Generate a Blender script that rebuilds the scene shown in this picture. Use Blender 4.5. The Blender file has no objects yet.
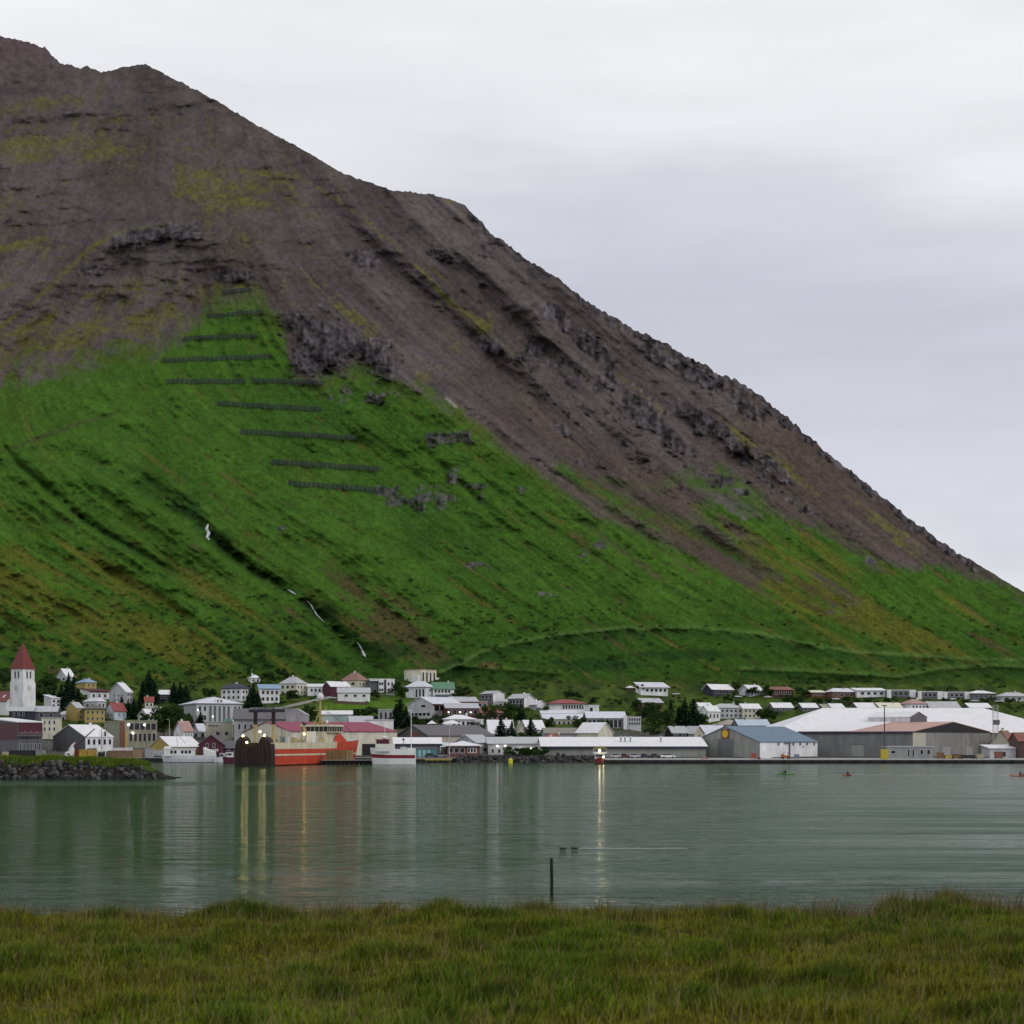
import bpy, math, random
import numpy as np
from mathutils import Vector
C = bpy.context.scene
COL = C.collection
R = math.radians
# ------------------------------------------------------------------ camera, sky, sun
CAMZ, F, HOR = 7.7, 1500.0, 740.0
cam = bpy.data.cameras.new('camera'); camo = bpy.data.objects.new('camera', cam); COL.objects.link(camo)
camo.location = (0, 0, CAMZ); camo.rotation_euler = (R(90), 0, 0)
cam.sensor_width = 36; cam.lens = 36 * F / 1024; cam.shift_y = (HOR - 512) / 1024
cam.clip_start = .5; cam.clip_end = 9000
cam.dof.use_dof = True; cam.dof.focus_distance = 620; cam.dof.aperture_fstop = 1.6
C.camera = camo
SUN = Vector((.80, -.42, .62)).normalized()
W = bpy.data.worlds.new('World'); C.world = W; W.use_nodes = True
def world():
    nt = W.node_tree; N = nt.nodes; L = nt.links; N.clear()
    out = N.new('ShaderNodeOutputWorld'); bg = N.new('ShaderNodeBackground'); bg.inputs[1].default_value = .1
    sky = N.new('ShaderNodeTexSky'); sky.sky_type = 'NISHITA'; sky.sun_disc = False
    sky.sun_elevation = math.asin(SUN.z); sky.sun_rotation = math.atan2(SUN.x, SUN.y)
    tc = N.new('ShaderNodeTexCoord'); sep = N.new('ShaderNodeSeparateXYZ'); L.new(tc.outputs['Generated'], sep.inputs[0])
    mp = N.new('ShaderNodeMapping'); mp.inputs['Scale'].default_value = (2.2, 2.2, 7); L.new(tc.outputs['Generated'], mp.inputs[0])
    n1 = N.new('ShaderNodeTexNoise'); n1.inputs['Scale'].default_value = 1.3; n1.inputs['Detail'].default_value = 5; n1.inputs['Roughness'].default_value = .5
    L.new(mp.outputs[0], n1.inputs[0])
    ma = N.new('ShaderNodeMath'); ma.operation = 'MULTIPLY_ADD'; L.new(n1.outputs[0], ma.inputs[0]); ma.inputs[1].default_value = .20; ma.inputs[2].default_value = -.10
    ad = N.new('ShaderNodeMath'); ad.operation = 'ADD'; L.new(sep.outputs[2], ad.inputs[0]); L.new(ma.outputs[0], ad.inputs[1])
    rp = N.new('ShaderNodeValToRGB'); L.new(ad.outputs[0], rp.inputs[0]); cr = rp.color_ramp; cr.interpolation = 'EASE'
    st = [(0, (.78, .785, .83)), (.105, (.77, .775, .83)), (.15, (.68, .69, .765)), (.20, (.635, .645, .72)), (.26, (.62, .63, .71)), (.315, (.70, .71, .775)), (.37, (.86, .86, .89)), (.47, (.97, .97, .985))]
    while len(cr.elements) < len(st): cr.elements.new(.5)
    for e, (p, c) in zip(cr.elements, st): e.position = p; e.color = (*c, 1)
    mp2 = N.new('ShaderNodeMapping'); mp2.inputs['Scale'].default_value = (3, 3, 22); L.new(tc.outputs['Generated'], mp2.inputs[0])
    n2 = N.new('ShaderNodeTexNoise'); n2.inputs['Scale'].default_value = 1.6; n2.inputs['Detail'].default_value = 6; L.new(mp2.outputs[0], n2.inputs[0])
    mr = N.new('ShaderNodeMapRange'); L.new(n2.outputs[0], mr.inputs[0]); mr.inputs[1].default_value = .3; mr.inputs[2].default_value = .7; mr.inputs[3].default_value = 9.5; mr.inputs[4].default_value = 10.5
    vm = N.new('ShaderNodeVectorMath'); vm.operation = 'SCALE'; L.new(rp.outputs[0], vm.inputs[0]); L.new(mr.outputs[0], vm.inputs['Scale'])
    mx = N.new('ShaderNodeMix'); mx.data_type = 'RGBA'; mx.inputs[0].default_value = .93; L.new(sky.outputs[0], mx.inputs[6]); L.new(vm.outputs[0], mx.inputs[7])
    L.new(mx.outputs[2], bg.inputs[0]); L.new(bg.outputs[0], out.inputs[0])
world()
sl = bpy.data.lights.new('sun', 'SUN'); sl.energy = .8; sl.angle = R(14); sl.color = (1, .95, .88)
so = bpy.data.objects.new('sun', sl); COL.objects.link(so); so.rotation_euler = SUN.to_track_quat('Z', 'Y').to_euler()
C.view_settings.view_transform = 'Standard'; C.view_settings.look = 'None'; C.view_settings.exposure = 0; C.view_settings.gamma = 1
C.view_settings.use_curve_mapping = False
# ------------------------------------------------------------------ helpers
rnd = random.Random(7); rng = np.random.default_rng(11)
def at(px, py, Y): return Vector(((px - 512) * Y / F, Y, CAMZ - (py - HOR) * Y / F))
def tag(o, label=None, cat=None, group=None, kind=None):
    if label: o['label'] = label
    if cat: o['category'] = cat
    if group: o['group'] = group
    if kind: o['kind'] = kind
    return o
def empty(name, loc, rz=0):
    o = bpy.data.objects.new(name, None); COL.objects.link(o); o.location = loc; o.rotation_euler = (0, 0, rz); o.empty_display_size = 1
    return o
class MB:
    def __init__(s): s.v = []; s.f = []; s.m = []; s.mats = []
    def mi(s, m):
        if m not in s.mats: s.mats.append(m)
        return s.mats.index(m)
    def poly(s, pts, m):
        b = len(s.v); s.v += [tuple(p) for p in pts]; s.f.append(tuple(range(b, b + len(pts)))); s.m.append(s.mi(m))
    def box(s, x0, x1, y0, y1, z0, z1, m):
        b = len(s.v); s.v += [(x0, y0, z0), (x1, y0, z0), (x1, y1, z0), (x0, y1, z0), (x0, y0, z1), (x1, y0, z1), (x1, y1, z1), (x0, y1, z1)]
        for q in ((3, 2, 1, 0), (4, 5, 6, 7), (0, 1, 5, 4), (1, 2, 6, 5), (2, 3, 7, 6), (3, 0, 4, 7)):
            s.f.append(tuple(b + i for i in q)); s.m.append(s.mi(m))
    def prism(s, pts, d, m):          # polygon pts extruded by vector d
        n = len(pts); b = len(s.v); d = Vector(d)
        s.v += [tuple(p) for p in pts] + [tuple(Vector(p) + d) for p in pts]; k = s.mi(m)
        s.f.append(tuple(range(b, b + n))); s.m.append(k)
        s.f.append(tuple(range(b + 2 * n - 1, b + n - 1, -1))); s.m.append(k)
        for i in range(n):
            j = (i + 1) % n; s.f.append((b + i, b + n + i, b + n + j, b + j)); s.m.append(k)
    def tube(s, p0, p1, r0, r1, m, n=8):
        p0, p1 = Vector(p0), Vector(p1); ax = (p1 - p0).normalized()
        u = ax.orthogonal().normalized(); w = ax.cross(u); b = len(s.v); k = s.mi(m)
        for p, r in ((p0, r0), (p1, r1)):
            for i in range(n):
                t = 2 * math.pi * i / n; s.v.append(tuple(p + u * (r * math.cos(t)) + w * (r * math.sin(t))))
        for i in range(n):
            j = (i + 1) % n; s.f.append((b + i, b + j, b + n + j, b + n + i)); s.m.append(k)
        s.f.append(tuple(b + i for i in range(n - 1, -1, -1))); s.m.append(k); s.f.append(tuple(b + n + i for i in range(n))); s.m.append(k)
    def ball(s, c, r, m, n=10, sc=(1, 1, 1)):
        c = Vector(c); b = len(s.v); k = s.mi(m); h = n // 2
        for i in range(h + 1):
            a = math.pi * i / h
            for j in range(n):
                t = 2 * math.pi * j / n
                s.v.append((c.x + sc[0] * r * math.sin(a) * math.cos(t), c.y + sc[1] * r * math.sin(a) * math.sin(t), c.z + sc[2] * r * math.cos(a)))
        for i in range(h):
            for j in range(n):
                q = (j + 1) % n; s.f.append((b + i * n + j, b + (i + 1) * n + j, b + (i + 1) * n + q, b + i * n + q)); s.m.append(k)
    def loft(s, rings, mats, cap=None):      # rings: list of equally long point lists; mats per band
        b = len(s.v); n = len(rings[0])
        for r in rings: s.v += [tuple(p) for p in r]
        for i in range(len(rings) - 1):
            for j in range(n - 1):
                s.f.append((b + i * n + j, b + (i + 1) * n + j, b + (i + 1) * n + j + 1, b + i * n + j + 1)); s.m.append(s.mi(mats[j] if isinstance(mats, (list, tuple)) else mats))
        if cap:
            for r in (0, len(rings) - 1): s.f.append(tuple(b + r * n + j for j in range(n))); s.m.append(s.mi(cap))
    def build(s, name, parent=None, smooth=False):
        me = bpy.data.meshes.new(name); me.from_pydata(s.v, [], s.f)
        for m in s.mats: me.materials.append(m)
        me.polygons.foreach_set('material_index', s.m)
        if smooth: me.polygons.foreach_set('use_smooth', [True] * len(s.f))
        me.update(); o = bpy.data.objects.new(name, me); COL.objects.link(o)
        if parent: o.parent = parent
        return o
def npmesh(name, v, f, mat, col=None, smooth=True):
    """numpy mesh: v (n,3), f (m,k) with k=3 or 4, optional point colours"""
    me = bpy.data.meshes.new(name); n, k = f.shape
    me.vertices.add(len(v)); me.vertices.foreach_set('co', v.astype(np.float32).ravel())
    me.loops.add(n * k); me.loops.foreach_set('vertex_index', f.astype(np.int32).ravel())
    me.polygons.add(n); me.polygons.foreach_set('loop_start', np.arange(0, n * k, k, dtype=np.int32))
    me.polygons.foreach_set('loop_total', np.full(n, k, dtype=np.int32))
    if smooth: me.polygons.foreach_set('use_smooth', np.ones(n, dtype=bool))
    me.update(calc_edges=True)
    if col is not None:
        a = me.color_attributes.new('Col', 'FLOAT_COLOR', 'POINT')
        c4 = np.ones((len(v), 4), np.float32); c4[:, :3] = col; a.data.foreach_set('color', c4.ravel())
    me.materials.append(mat); o = bpy.data.objects.new(name, me); COL.objects.link(o)
    return o
# ------------------------------------------------------------------ materials
_mc = {}
def newmat(name):
    m = bpy.data.materials.new(name); m.use_nodes = True; nt = m.node_tree
    return m, nt.nodes, nt.links, nt.nodes['Principled BSDF']
def paint(col, rough=.6, var=.12, scale=.5, metal=0, kind='p', spec=.3):
    """painted / plastered surface: base colour with weathering noise"""
    key = (tuple(col), rough, var, scale, metal, kind)
    if key in _mc: return _mc[key]
    m, N, L, P = newmat('surface_%d' % len(_mc)); _mc[key] = m
    P.inputs['Roughness'].default_value = rough; P.inputs['Metallic'].default_value = metal; P.inputs['Specular IOR Level'].default_value = spec
    g = N.new('ShaderNodeNewGeometry')
    mp = N.new('ShaderNodeMapping'); mp.inputs['Scale'].default_value = (1, 1, .3) if kind != 'roof' else (1, 1, 1); L.new(g.outputs['Position'], mp.inputs[0])
    n = N.new('ShaderNodeTexNoise'); n.inputs['Scale'].default_value = scale; n.inputs['Detail'].default_value = 6; n.inputs['Roughness'].default_value = .65; L.new(mp.outputs[0], n.inputs[0])
    r = N.new('ShaderNodeMapRange'); r.inputs[1].default_value = .3; r.inputs[2].default_value = .7; r.inputs[3].default_value = 1 - var; r.inputs[4].default_value = 1 + var * .6; L.new(n.outputs[0], r.inputs[0])
    v = N.new('ShaderNodeVectorMath'); v.operation = 'SCALE'; v.inputs[0].default_value = col; L.new(r.outputs[0], v.inputs['Scale'])
    L.new(v.outputs[0], P.inputs['Base Color'])
    if kind in ('roof', 'clad'):
        tc = N.new('ShaderNodeTexCoord'); w = N.new('ShaderNodeTexWave'); w.wave_type = 'BANDS'; w.bands_direction = 'X'; w.inputs['Scale'].default_value = 1.1; L.new(tc.outputs['Object'], w.inputs[0])
        b = N.new('ShaderNodeBump'); b.inputs['Strength'].default_value = .35; b.inputs['Distance'].default_value = .08; L.new(w.outputs[0], b.inputs['Height']); L.new(b.outputs[0], P.inputs['Normal'])
    return m
def emit(col, s):
    key = ('e', tuple(col), s)
    if key in _mc: return _mc[key]
    m, N, L, P = newmat('lamp_light_%d' % len(_mc)); _mc[key] = m
    P.inputs['Base Color'].default_value = (.8, .8, .8, 1); P.inputs['Emission Color'].default_value = (*col, 1); P.inputs['Emission Strength'].default_value = s
    return m
def vcol(name, nscale, amp, bump=0, bdist=.3, rough=.95, nscale2=None):
    m, N, L, P = newmat(name); P.inputs['Roughness'].default_value = rough; P.inputs['Specular IOR Level'].default_value = .0
    a = N.new('ShaderNodeAttribute'); a.attribute_name = 'Col'; g = N.new('ShaderNodeNewGeometry')
    n = N.new('ShaderNodeTexNoise'); n.inputs['Scale'].default_value = nscale; n.inputs['Detail'].default_value = 5; n.inputs['Roughness'].default_value = .7; L.new(g.outputs['Position'], n.inputs[0])
    r = N.new('ShaderNodeMapRange'); r.inputs[1].default_value = .25; r.inputs[2].default_value = .75; r.inputs[3].default_value = 1 - amp; r.inputs[4].default_value = 1 + amp; L.new(n.outputs[0], r.inputs[0])
    v = N.new('ShaderNodeVectorMath'); v.operation = 'SCALE'; L.new(a.outputs[0], v.inputs[0]); L.new(r.outputs[0], v.inputs['Scale']); L.new(v.outputs[0], P.inputs['Base Color'])
    if bump:
        b = N.new('ShaderNodeBump'); b.inputs['Strength'].default_value = bump; b.inputs['Distance'].default_value = bdist; L.new(n.outputs[0], b.inputs['Height']); L.new(b.outputs[0], P.inputs['Normal'])
    return m
def glassm():
    m, N, L, P = newmat('window_glass'); P.inputs['Base Color'].default_value = (.02, .022, .028, 1); P.inputs['Roughness'].default_value = .12; P.inputs['Specular IOR Level'].default_value = .25
    return m
GLASS = glassm()
PAL = dict(white=(.74, .74, .76), cream=(.62, .60, .48), grey=(.33, .335, .35), lgrey=(.5, .505, .53), dgrey=(.13, .132, .15), navy=(.035, .035, .06), maroon=(.085, .022, .035),
           red=(.23, .05, .045), brick=(.17, .075, .06), yellow=(.40, .31, .10), blue=(.22, .33, .48), steel=(.105, .165, .23), teal=(.08, .22, .25), pblue=(.52, .58, .66), black=(.018, .018, .022),
           brown=(.13, .085, .065), olive=(.27, .27, .20), beige=(.44, .42, .34), green=(.09, .2, .13), pink=(.36, .22, .21), magenta=(.25, .045, .09), rwhite=(.68, .68, .71), rgrey=(.40, .41, .44), rdark=(.10, .095, .105),
           lav=(.56, .57, .64), conc=(.36, .36, .35), ggrey=(.27, .28, .26), rust=(.20, .075, .05), tan=(.42, .33, .16), orange=(.55, .075, .04), rbrown=(.24, .13, .11))
def pm(c, kind='p', **k): return paint(PAL[c] if isinstance(c, str) else c, kind=kind, **k)
def wallm(c): return pm(c, rough=.75, var=.28, scale=.45)
def roofm(c): return pm(c, kind='roof', rough=.55, var=.12, scale=.5)
# ------------------------------------------------------------------ terrain fields on a 1 px grid (u right, v down)
U0, U1, V1 = -130, 1154, 780
GW, GH = U1 - U0 + 1, V1 + 1
uu, vv = np.meshgrid(np.arange(U0, U1 + 1, dtype=np.float32), np.arange(0, V1 + 1, dtype=np.float32))
def sst(x): x = np.clip(x, 0, 1); return x * x * (3 - 2 * x)
def vnoise(sx, sy, seed, shape=(GH, GW)):
    r = np.random.default_rng(seed); h, w = shape; gy, gx = int(h / sy) + 4, int(w / sx) + 4
    g = r.random((gy, gx), dtype=np.float32)
    y = np.arange(h) / sy; x = np.arange(w) / sx; yi = y.astype(int); xi = x.astype(int)
    fy = sst(y - yi)[:, None]; fx = sst(x - xi)[None, :]
    a = g[yi][:, xi]; b = g[yi][:, xi + 1]; c = g[yi + 1][:, xi]; d = g[yi + 1][:, xi + 1]
    return (a * (1 - fx) + b * fx) * (1 - fy) + (c * (1 - fx) + d * fx) * fy
def fbm(sx, sy, seed, octv=4, gain=.55):
    t = np.zeros((GH, GW), np.float32); a = 1.; n = 0
    for i in range(octv):
        k = 2.03 ** i
        if sx / k < 1.2: break
        t += a * (vnoise(sx / k, max(sy / k, 1.2), seed + 17 * i) - .5); n += a; a *= gain
    return t / n * 2           # about -1..1, mostly within +-.6
def norm(a): return (a - a.mean()) / (a.std() + 1e-6)
# fall-line direction (degrees from straight down, towards the right)
ctl = [(40, 120, -18), (130, 130, -5), (60, 240, -25), (170, 230, 0), (200, 170, 12), (290, 200, 38), (350, 300, 46), (450, 280, 50), (600, 400, 50), (800, 500, 50), (920, 570, 54), (250, 450, 62), (100, 420, 66), (200, 400, 50), (320, 500, 60),
       (60, 600, 62), (300, 600, 56), (520, 560, 52), (500, 650, 60), (820, 620, 62), (1040, 630, 62), (230, 345, 25), (370, 440, 55), (160, 310, -32), (60, 340, -42), (40, 300, -40), (700, 620, 60), (640, 520, 52), (-80, 450, 40)]
wt = np.zeros((GH, GW), np.float32); sx_ = np.zeros_like(wt); cx_ = np.zeros_like(wt)
for (cu, cv, th) in ctl:
    w = 1 / (((uu - cu) ** 2 + (vv - cv) ** 2) / 60. ** 2 + .3) ** 1.6; wt += w; sx_ += w * math.sin(R(th)); cx_ += w * math.cos(R(th))
nn = np.hypot(sx_, cx_); du_, dv_ = sx_ / nn, cx_ / nn
def lic(src, steps, step):
    acc = src.copy(); n = 1
    for sg in (1, -1):
        pu = uu - U0; pv = vv.copy()
        for k in range(steps):
            iu = np.clip(pu + .5, 0, GW - 1).astype(np.int32); iv = np.clip(pv + .5, 0, GH - 1).astype(np.int32)
            pu = pu + sg * step * du_[iv, iu]; pv = pv + sg * step * dv_[iv, iu]
            iu = np.clip(pu + .5, 0, GW - 1).astype(np.int32); iv = np.clip(pv + .5, 0, GH - 1).astype(np.int32)
            acc += src[iv, iu]; n += 1
    return norm(acc / n)
S1 = lic(vnoise(2, 2, 1) , 10, 1.5)          # fine streaks
S2 = lic(vnoise(5, 5, 2), 16, 2.5)
S3 = lic(vnoise(13, 13, 3), 20, 5)
S4 = lic(vnoise(34, 34, 4), 18, 9)
_k = 1 - .7 * np.exp(-(((uu - 100) / 150) ** 2 + ((vv - 345) / 70) ** 2)); S1 *= _k; S2 *= _k; S3 *= .4 + .6 * _k
N1 = fbm(3, 2.4, 31, 2); N2 = fbm(10, 6, 32, 4); N3 = fbm(40, 22, 33, 5); N4 = fbm(130, 80, 34, 5)
def pline(pts, maxd=60):
    """distance to a polyline (px) and parameter 0..1 along it"""
    d = np.full((GH, GW), 1e3, np.float32); tt = np.zeros((GH, GW), np.float32); n = len(pts) - 1
    for i in range(n):
        (x0, y0), (x1, y1) = pts[i], pts[i + 1]
        a0, a1 = int(max(min(x0, x1) - maxd - U0, 0)), int(min(max(x0, x1) + maxd - U0, GW)); b0, b1 = int(max(min(y0, y1) - maxd, 0)), int(min(max(y0, y1) + maxd, GH))
        if a1 <= a0 or b1 <= b0: continue
        X = uu[b0:b1, a0:a1]; Y = vv[b0:b1, a0:a1]; L2 = (x1 - x0) ** 2 + (y1 - y0) ** 2 + 1e-6
        t = np.clip(((X - x0) * (x1 - x0) + (Y - y0) * (y1 - y0)) / L2, 0, 1)
        q = np.hypot(X - x0 - t * (x1 - x0), Y - y0 - t * (y1 - y0)); s = q < d[b0:b1, a0:a1]
        d[b0:b1, a0:a1] = np.where(s, q, d[b0:b1, a0:a1]); tt[b0:b1, a0:a1] = np.where(s, (i + t) / n, tt[b0:b1, a0:a1])
    return d, tt
def inpoly(pts, soft=6., warp=0):
    X = uu + warp * N2 * 1.2; Y = vv + warp * N3 * .6; ins = np.zeros((GH, GW), bool); n = len(pts)
    for i in range(n):
        (x0, y0), (x1, y1) = pts[i], pts[(i + 1) % n]
        if y0 == y1: continue
        ins ^= ((Y < y0) != (Y < y1)) & (X < (x1 - x0) * (Y - y0) / (y1 - y0) + x0)
    d, _ = pline(list(pts) + [pts[0]], int(soft * 2 + 4))
    return sst(np.where(ins, .5 + d / soft / 2, .5 - d / soft / 2))
def blob(u, v, ru, rv, rot=0):
    c, s = math.cos(R(rot)), math.sin(R(rot)); x = (uu - u) * c + (vv - v) * s; y = -(uu - u) * s + (vv - v) * c
    return np.exp(-((x / ru) ** 2 + (y / rv) ** 2))
# ------------------------------------------------------------------ skyline
SK = [(-130, -40), (-60, 8), (0, 35), (20, 40), (32, 44), (45, 47), (52, 54), (60, 62), (75, 67), (88, 66), (100, 73), (112, 70), (128, 66), (145, 64), (160, 72), (180, 82), (215, 100), (250, 121), (300, 148), (345, 174), (385, 188), (393, 191),
      (410, 192), (430, 194), (447, 199), (465, 205), (474, 216), (483, 222), (490, 234), (500, 238), (525, 258), (560, 280), (585, 300), (615, 318), (650, 337), (668, 344), (690, 358), (720, 375), (740, 382), (760, 395), (790, 420), (830, 455), (865, 482), (900, 510),
      (940, 541), (958, 553), (975, 563), (990, 571), (1000, 578), (1024, 592), (1080, 622), (1154, 655)]
su = np.arange(U0, U1 + 1); skyv = np.interp(su, [p[0] for p in SK], [p[1] for p in SK]).astype(np.float32)
_j = np.random.default_rng(5).normal(0, 1, len(su)); _j = np.convolve(_j, [.25, .5, .25], 'same') + 1.4 * np.convolve(np.random.default_rng(6).normal(0, 1, len(su)), np.ones(7) / 7, 'same')
skyv += (_j * np.interp(su, [0, 400, 560, 950, 985, 1154], [.9, .5, 1.1, 1.3, .3, .2])).astype(np.float32)
above = vv - skyv[None, :]                     # px below the skyline
# ------------------------------------------------------------------ depth of the ground along each sight line
YL = [(780, 470), (760, 522), (757, 530), (750, 575), (740, 640), (730, 690), (720, 735), (710, 775), (700, 812), (690, 850), (680, 885)]
YR = [(780, 470), (760, 522), (757, 530), (752, 640), (745, 710), (730, 765), (715, 803), (700, 840), (690, 865), (680, 890)]
def _interp(v, tab): return np.interp(-np.asarray(v, float), [-p[0] for p in tab], [p[1] for p in tab])
def Yg(u, v):
    w = sst((np.asarray(u, float) - 600) / 110); return _interp(v, YL) * (1 - w) + _interp(v, YR) * w
s_ = np.clip(680 - vv, 0, None)
D = Yg(uu, vv) + 1.25 * s_ + .0006 * s_ ** 2 + .24 * (uu - 330) * sst(s_ / 220)
# second, farther ridge behind the shoulder
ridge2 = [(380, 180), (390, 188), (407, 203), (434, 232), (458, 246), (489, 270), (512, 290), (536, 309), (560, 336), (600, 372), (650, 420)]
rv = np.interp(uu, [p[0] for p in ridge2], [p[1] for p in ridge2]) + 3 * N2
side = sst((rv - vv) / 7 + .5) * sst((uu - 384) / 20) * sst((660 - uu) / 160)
D += 130 * side
d, t = pline(ridge2, 40); D -= 16 * np.exp(-((d - 5) / 9) ** 2) * (vv > rv) * sst((650 - uu) / 150) * sst((uu - 384) / 20)
# the spur below the brow and the bowl left of it
spur = [(150, 190), (190, 215), (240, 256), (290, 312), (350, 350), (410, 380), (480, 428), (560, 486), (640, 540)]
d, t = pline(spur, 150); D -= 55 * np.exp(-(d / 60) ** 2) * sst(t * 5)
for pts, w, am in (([(215, 185), (260, 232), (310, 285), (360, 330)], 26, -16), ([(330, 175), (385, 235), (440, 285), (520, 360), (600, 440), (680, 510), (760, 560)], 24, -22), ([(455, 240), (520, 305), (590, 380), (660, 450), (740, 520), (820, 570)], 20, -20), ([(560, 300), (640, 380), (720, 455), (800, 520), (880, 570)], 20, -18), ([(680, 365), (760, 440), (840, 510), (920, 570)], 16, -14), ([(400, 270), (470, 340), (560, 430), (640, 500)], 16, 18), ([(500, 320), (580, 410), (660, 490), (740, 560)], 13, 16), ([(620, 350), (700, 440), (790, 530)], 13, 16)):
    d, t = pline(pts, 70); D += am * np.exp(-((d + 2 * N2) / w) ** 2) * sst(5 * t) * sst(4 * (1 - t))
bowl = blob(80, 330, 120, 42, -20); D += 45 * bowl
d, t = pline([(0, 292), (60, 276), (110, 240), (170, 226), (215, 240), (240, 258)], 80); D -= 26 * np.exp(-(d / 22) ** 2)
d, t = pline([(200, 285), (165, 320), (110, 350), (40, 372)], 80); D += 12 * np.exp(-(d / 16) ** 2)
d, t = pline([(-60, 440), (0, 447), (60, 460), (140, 500), (200, 545)], 120); D -= 26 * np.exp(-(d / 38) ** 2)
def step_down(pts, w, amp): # ground drops away right of / above the line
    d, t = pline(pts, 90); return amp * np.exp(-(d / w) ** 2)
gul = dict(
  ravine=([(41, 450), (85, 458), (120, 472), (154, 496), (191, 516), (208, 533), (222, 547), (256, 571), (284, 588), (300, 598), (318, 612), (335, 628), (350, 642), (364, 652), (380, 668)], 8, 34),
  ravine_side=([(120, 462), (165, 490), (195, 505), (212, 520)], 7, 16),
  west=([(-40, 425), (0, 441), (20, 465), (58, 496), (85, 521), (113, 537), (143, 554), (178, 574), (230, 602)], 3.6, 15),
  trail=([(0, 452), (24, 444), (68, 427), (116, 413), (124, 398)], 2.5, 5),
  trail2=([(205, 489), (225, 505), (236, 524)], 2.5, 4),
  mid=([(410, 440), (455, 475), (490, 512), (530, 545), (600, 595)], 4, 12),
  mid2=([(470, 470), (510, 500), (570, 540), (650, 590)], 4, 9),
  east=([(430, 380), (480, 420), (530, 458), (600, 505), (660, 545), (740, 590)], 6, 14),
  east2=([(560, 440), (620, 490), (680, 520), (740, 560), (800, 600)], 7, 18),
  east3=([(640, 430), (700, 480), (760, 520), (830, 570), (900, 615)], 7, 16),
  chute=([(300, 170), (340, 215), (390, 262), (430, 300), (480, 345), (540, 400), (600, 450)], 7, 18),
  chute2=([(260, 200), (300, 250), (340, 290), (400, 340)], 8, 12),
  chute3=([(450, 250), (500, 300), (560, 360), (620, 410)], 8, 18),
  farw=([(-60, 330), (0, 372), (60, 378), (110, 362)], 10, 14),
  low=([(-40, 540), (30, 590), (110, 640)], 6, 8), low2=([(60, 540), (140, 590), (230, 640)], 6, 8),
  fan=([(330, 560), (372, 600), (420, 640), (450, 668)], 14, 16))
GD = {}
for k, (pts, w, amp) in gul.items():
    d, t = pline(pts, 70); d = d + 2.2 * N2; e = np.exp(-(d / (w * .75)) ** 2) * np.minimum(1, 5 * t + .1) * sst(.75 + .9 * N3 + .5 * N2) * np.minimum(1, 3.5 * (1 - t) + .25 * (k == 'ravine')); GD[k] = e; D += .5 * amp * e
    D -= .2 * amp * np.exp(-((d - 2.2 * w) / (1.4 * w)) ** 2)
ul = sst((340 - vv) / 120) * sst((430 - uu) / 150)
mt = sst(s_ / 60)                              # relief fades into the village
up = sst((430 - vv) / 120 + .35 * sst((uu - 560) / 200))
D += mt * (20 * N4 + 8 * N3 * (1 + up) + S4 * (2.6 + 4.0 * up - 3 * ul + 4 * sst((uu - 430) / 100) * up) + S3 * (1.5 + 2.0 * up - 2.2 * ul) + S2 * (.9 + .7 * up - 1.1 * ul) + S1 * .4 * (1 - ul) + N2 * (2.4 + .6 * up))
ul = sst((330 - vv) / 120) * sst((420 - uu) / 150)
# rock bands
rock = np.zeros((GH, GW), np.float32)
FL1 = fbm(3, 13, 71, 3); FL2 = fbm(2.6, 7, 72, 2); FL3 = fbm(11, 26, 73, 3)
def crag(mask, amp, flute=1.):
    global rock, D
    q = sst((mask * 1.25 + .55 * N2 + .5 * FL3 + .25 * N1 - .5) * 2.0) * sst(mask * 4)
    D = D - .62 * amp * q * (.55 + .45 * FL3 + .6 * FL1 + .35 * FL2); rock = np.maximum(rock, q)
crag(np.maximum(inpoly([(278, 312), (318, 308), (345, 326), (384, 343), (414, 372), (396, 380), (352, 362), (334, 370), (310, 380), (292, 372), (288, 340)], 22, 10), .0), 22)
crag(inpoly([(424, 431), (470, 429), (474, 443), (430, 448)], 5, 3), 13)
crag(np.maximum(.62 * blob(425, 500, 60, 14), .55 * blob(360, 395, 45, 12)), 6)
for (a, b, c_, d_) in ((388, 492, 12, 8), (415, 502, 20, 6), (350, 392, 14, 5), (375, 398, 12, 5), (455, 478, 8, 6), (475, 487, 10, 6), (450, 500, 12, 5), (300, 520, 8, 4), (285, 528, 7, 3), (520, 492, 5, 5), (480, 565, 14, 4), (585, 555, 6, 5), (545, 595, 16, 3), (340, 515, 10, 4), (600, 545, 7, 4), (840, 608, 12, 6), (870, 560, 12, 4)): crag(np.minimum(1, 1.25 * blob(a, b, c_, d_)) * sst(.5 + 1.4 * N2 + .6 * N1), 6)
crag(inpoly([(103, 236), (150, 224), (196, 224), (206, 240), (160, 240), (112, 249)], 6, 5), 20)
crag(inpoly([(200, 278), (225, 268), (258, 268), (262, 280), (230, 284)], 5, 4), 8); crag(blob(95, 270, 14, 6), 8)
for (a, b, c_, d_, r_) in ((365, 258, 16, 7, 20), (560, 318, 26, 9, 32), (585, 340, 20, 9, 40), (640, 412, 30, 12, 40), (672, 440, 26, 10, 40), (600, 352, 16, 8, 40), (490, 345, 20, 8, 30), (525, 360, 14, 6, 40), (700, 420, 30, 10, 42), (560, 428, 14, 6, 30), (735, 445, 24, 7, 38), (610, 380, 12, 8, 40), (655, 355, 26, 7, 30), (695, 375, 26, 8, 33), (745, 405, 30, 9, 38), (440, 255, 14, 5, 20), (775, 470, 30, 6, 40)):
    crag(np.minimum(1, 1.4 * blob(a, b, c_, d_, r_)), 15)
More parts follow.
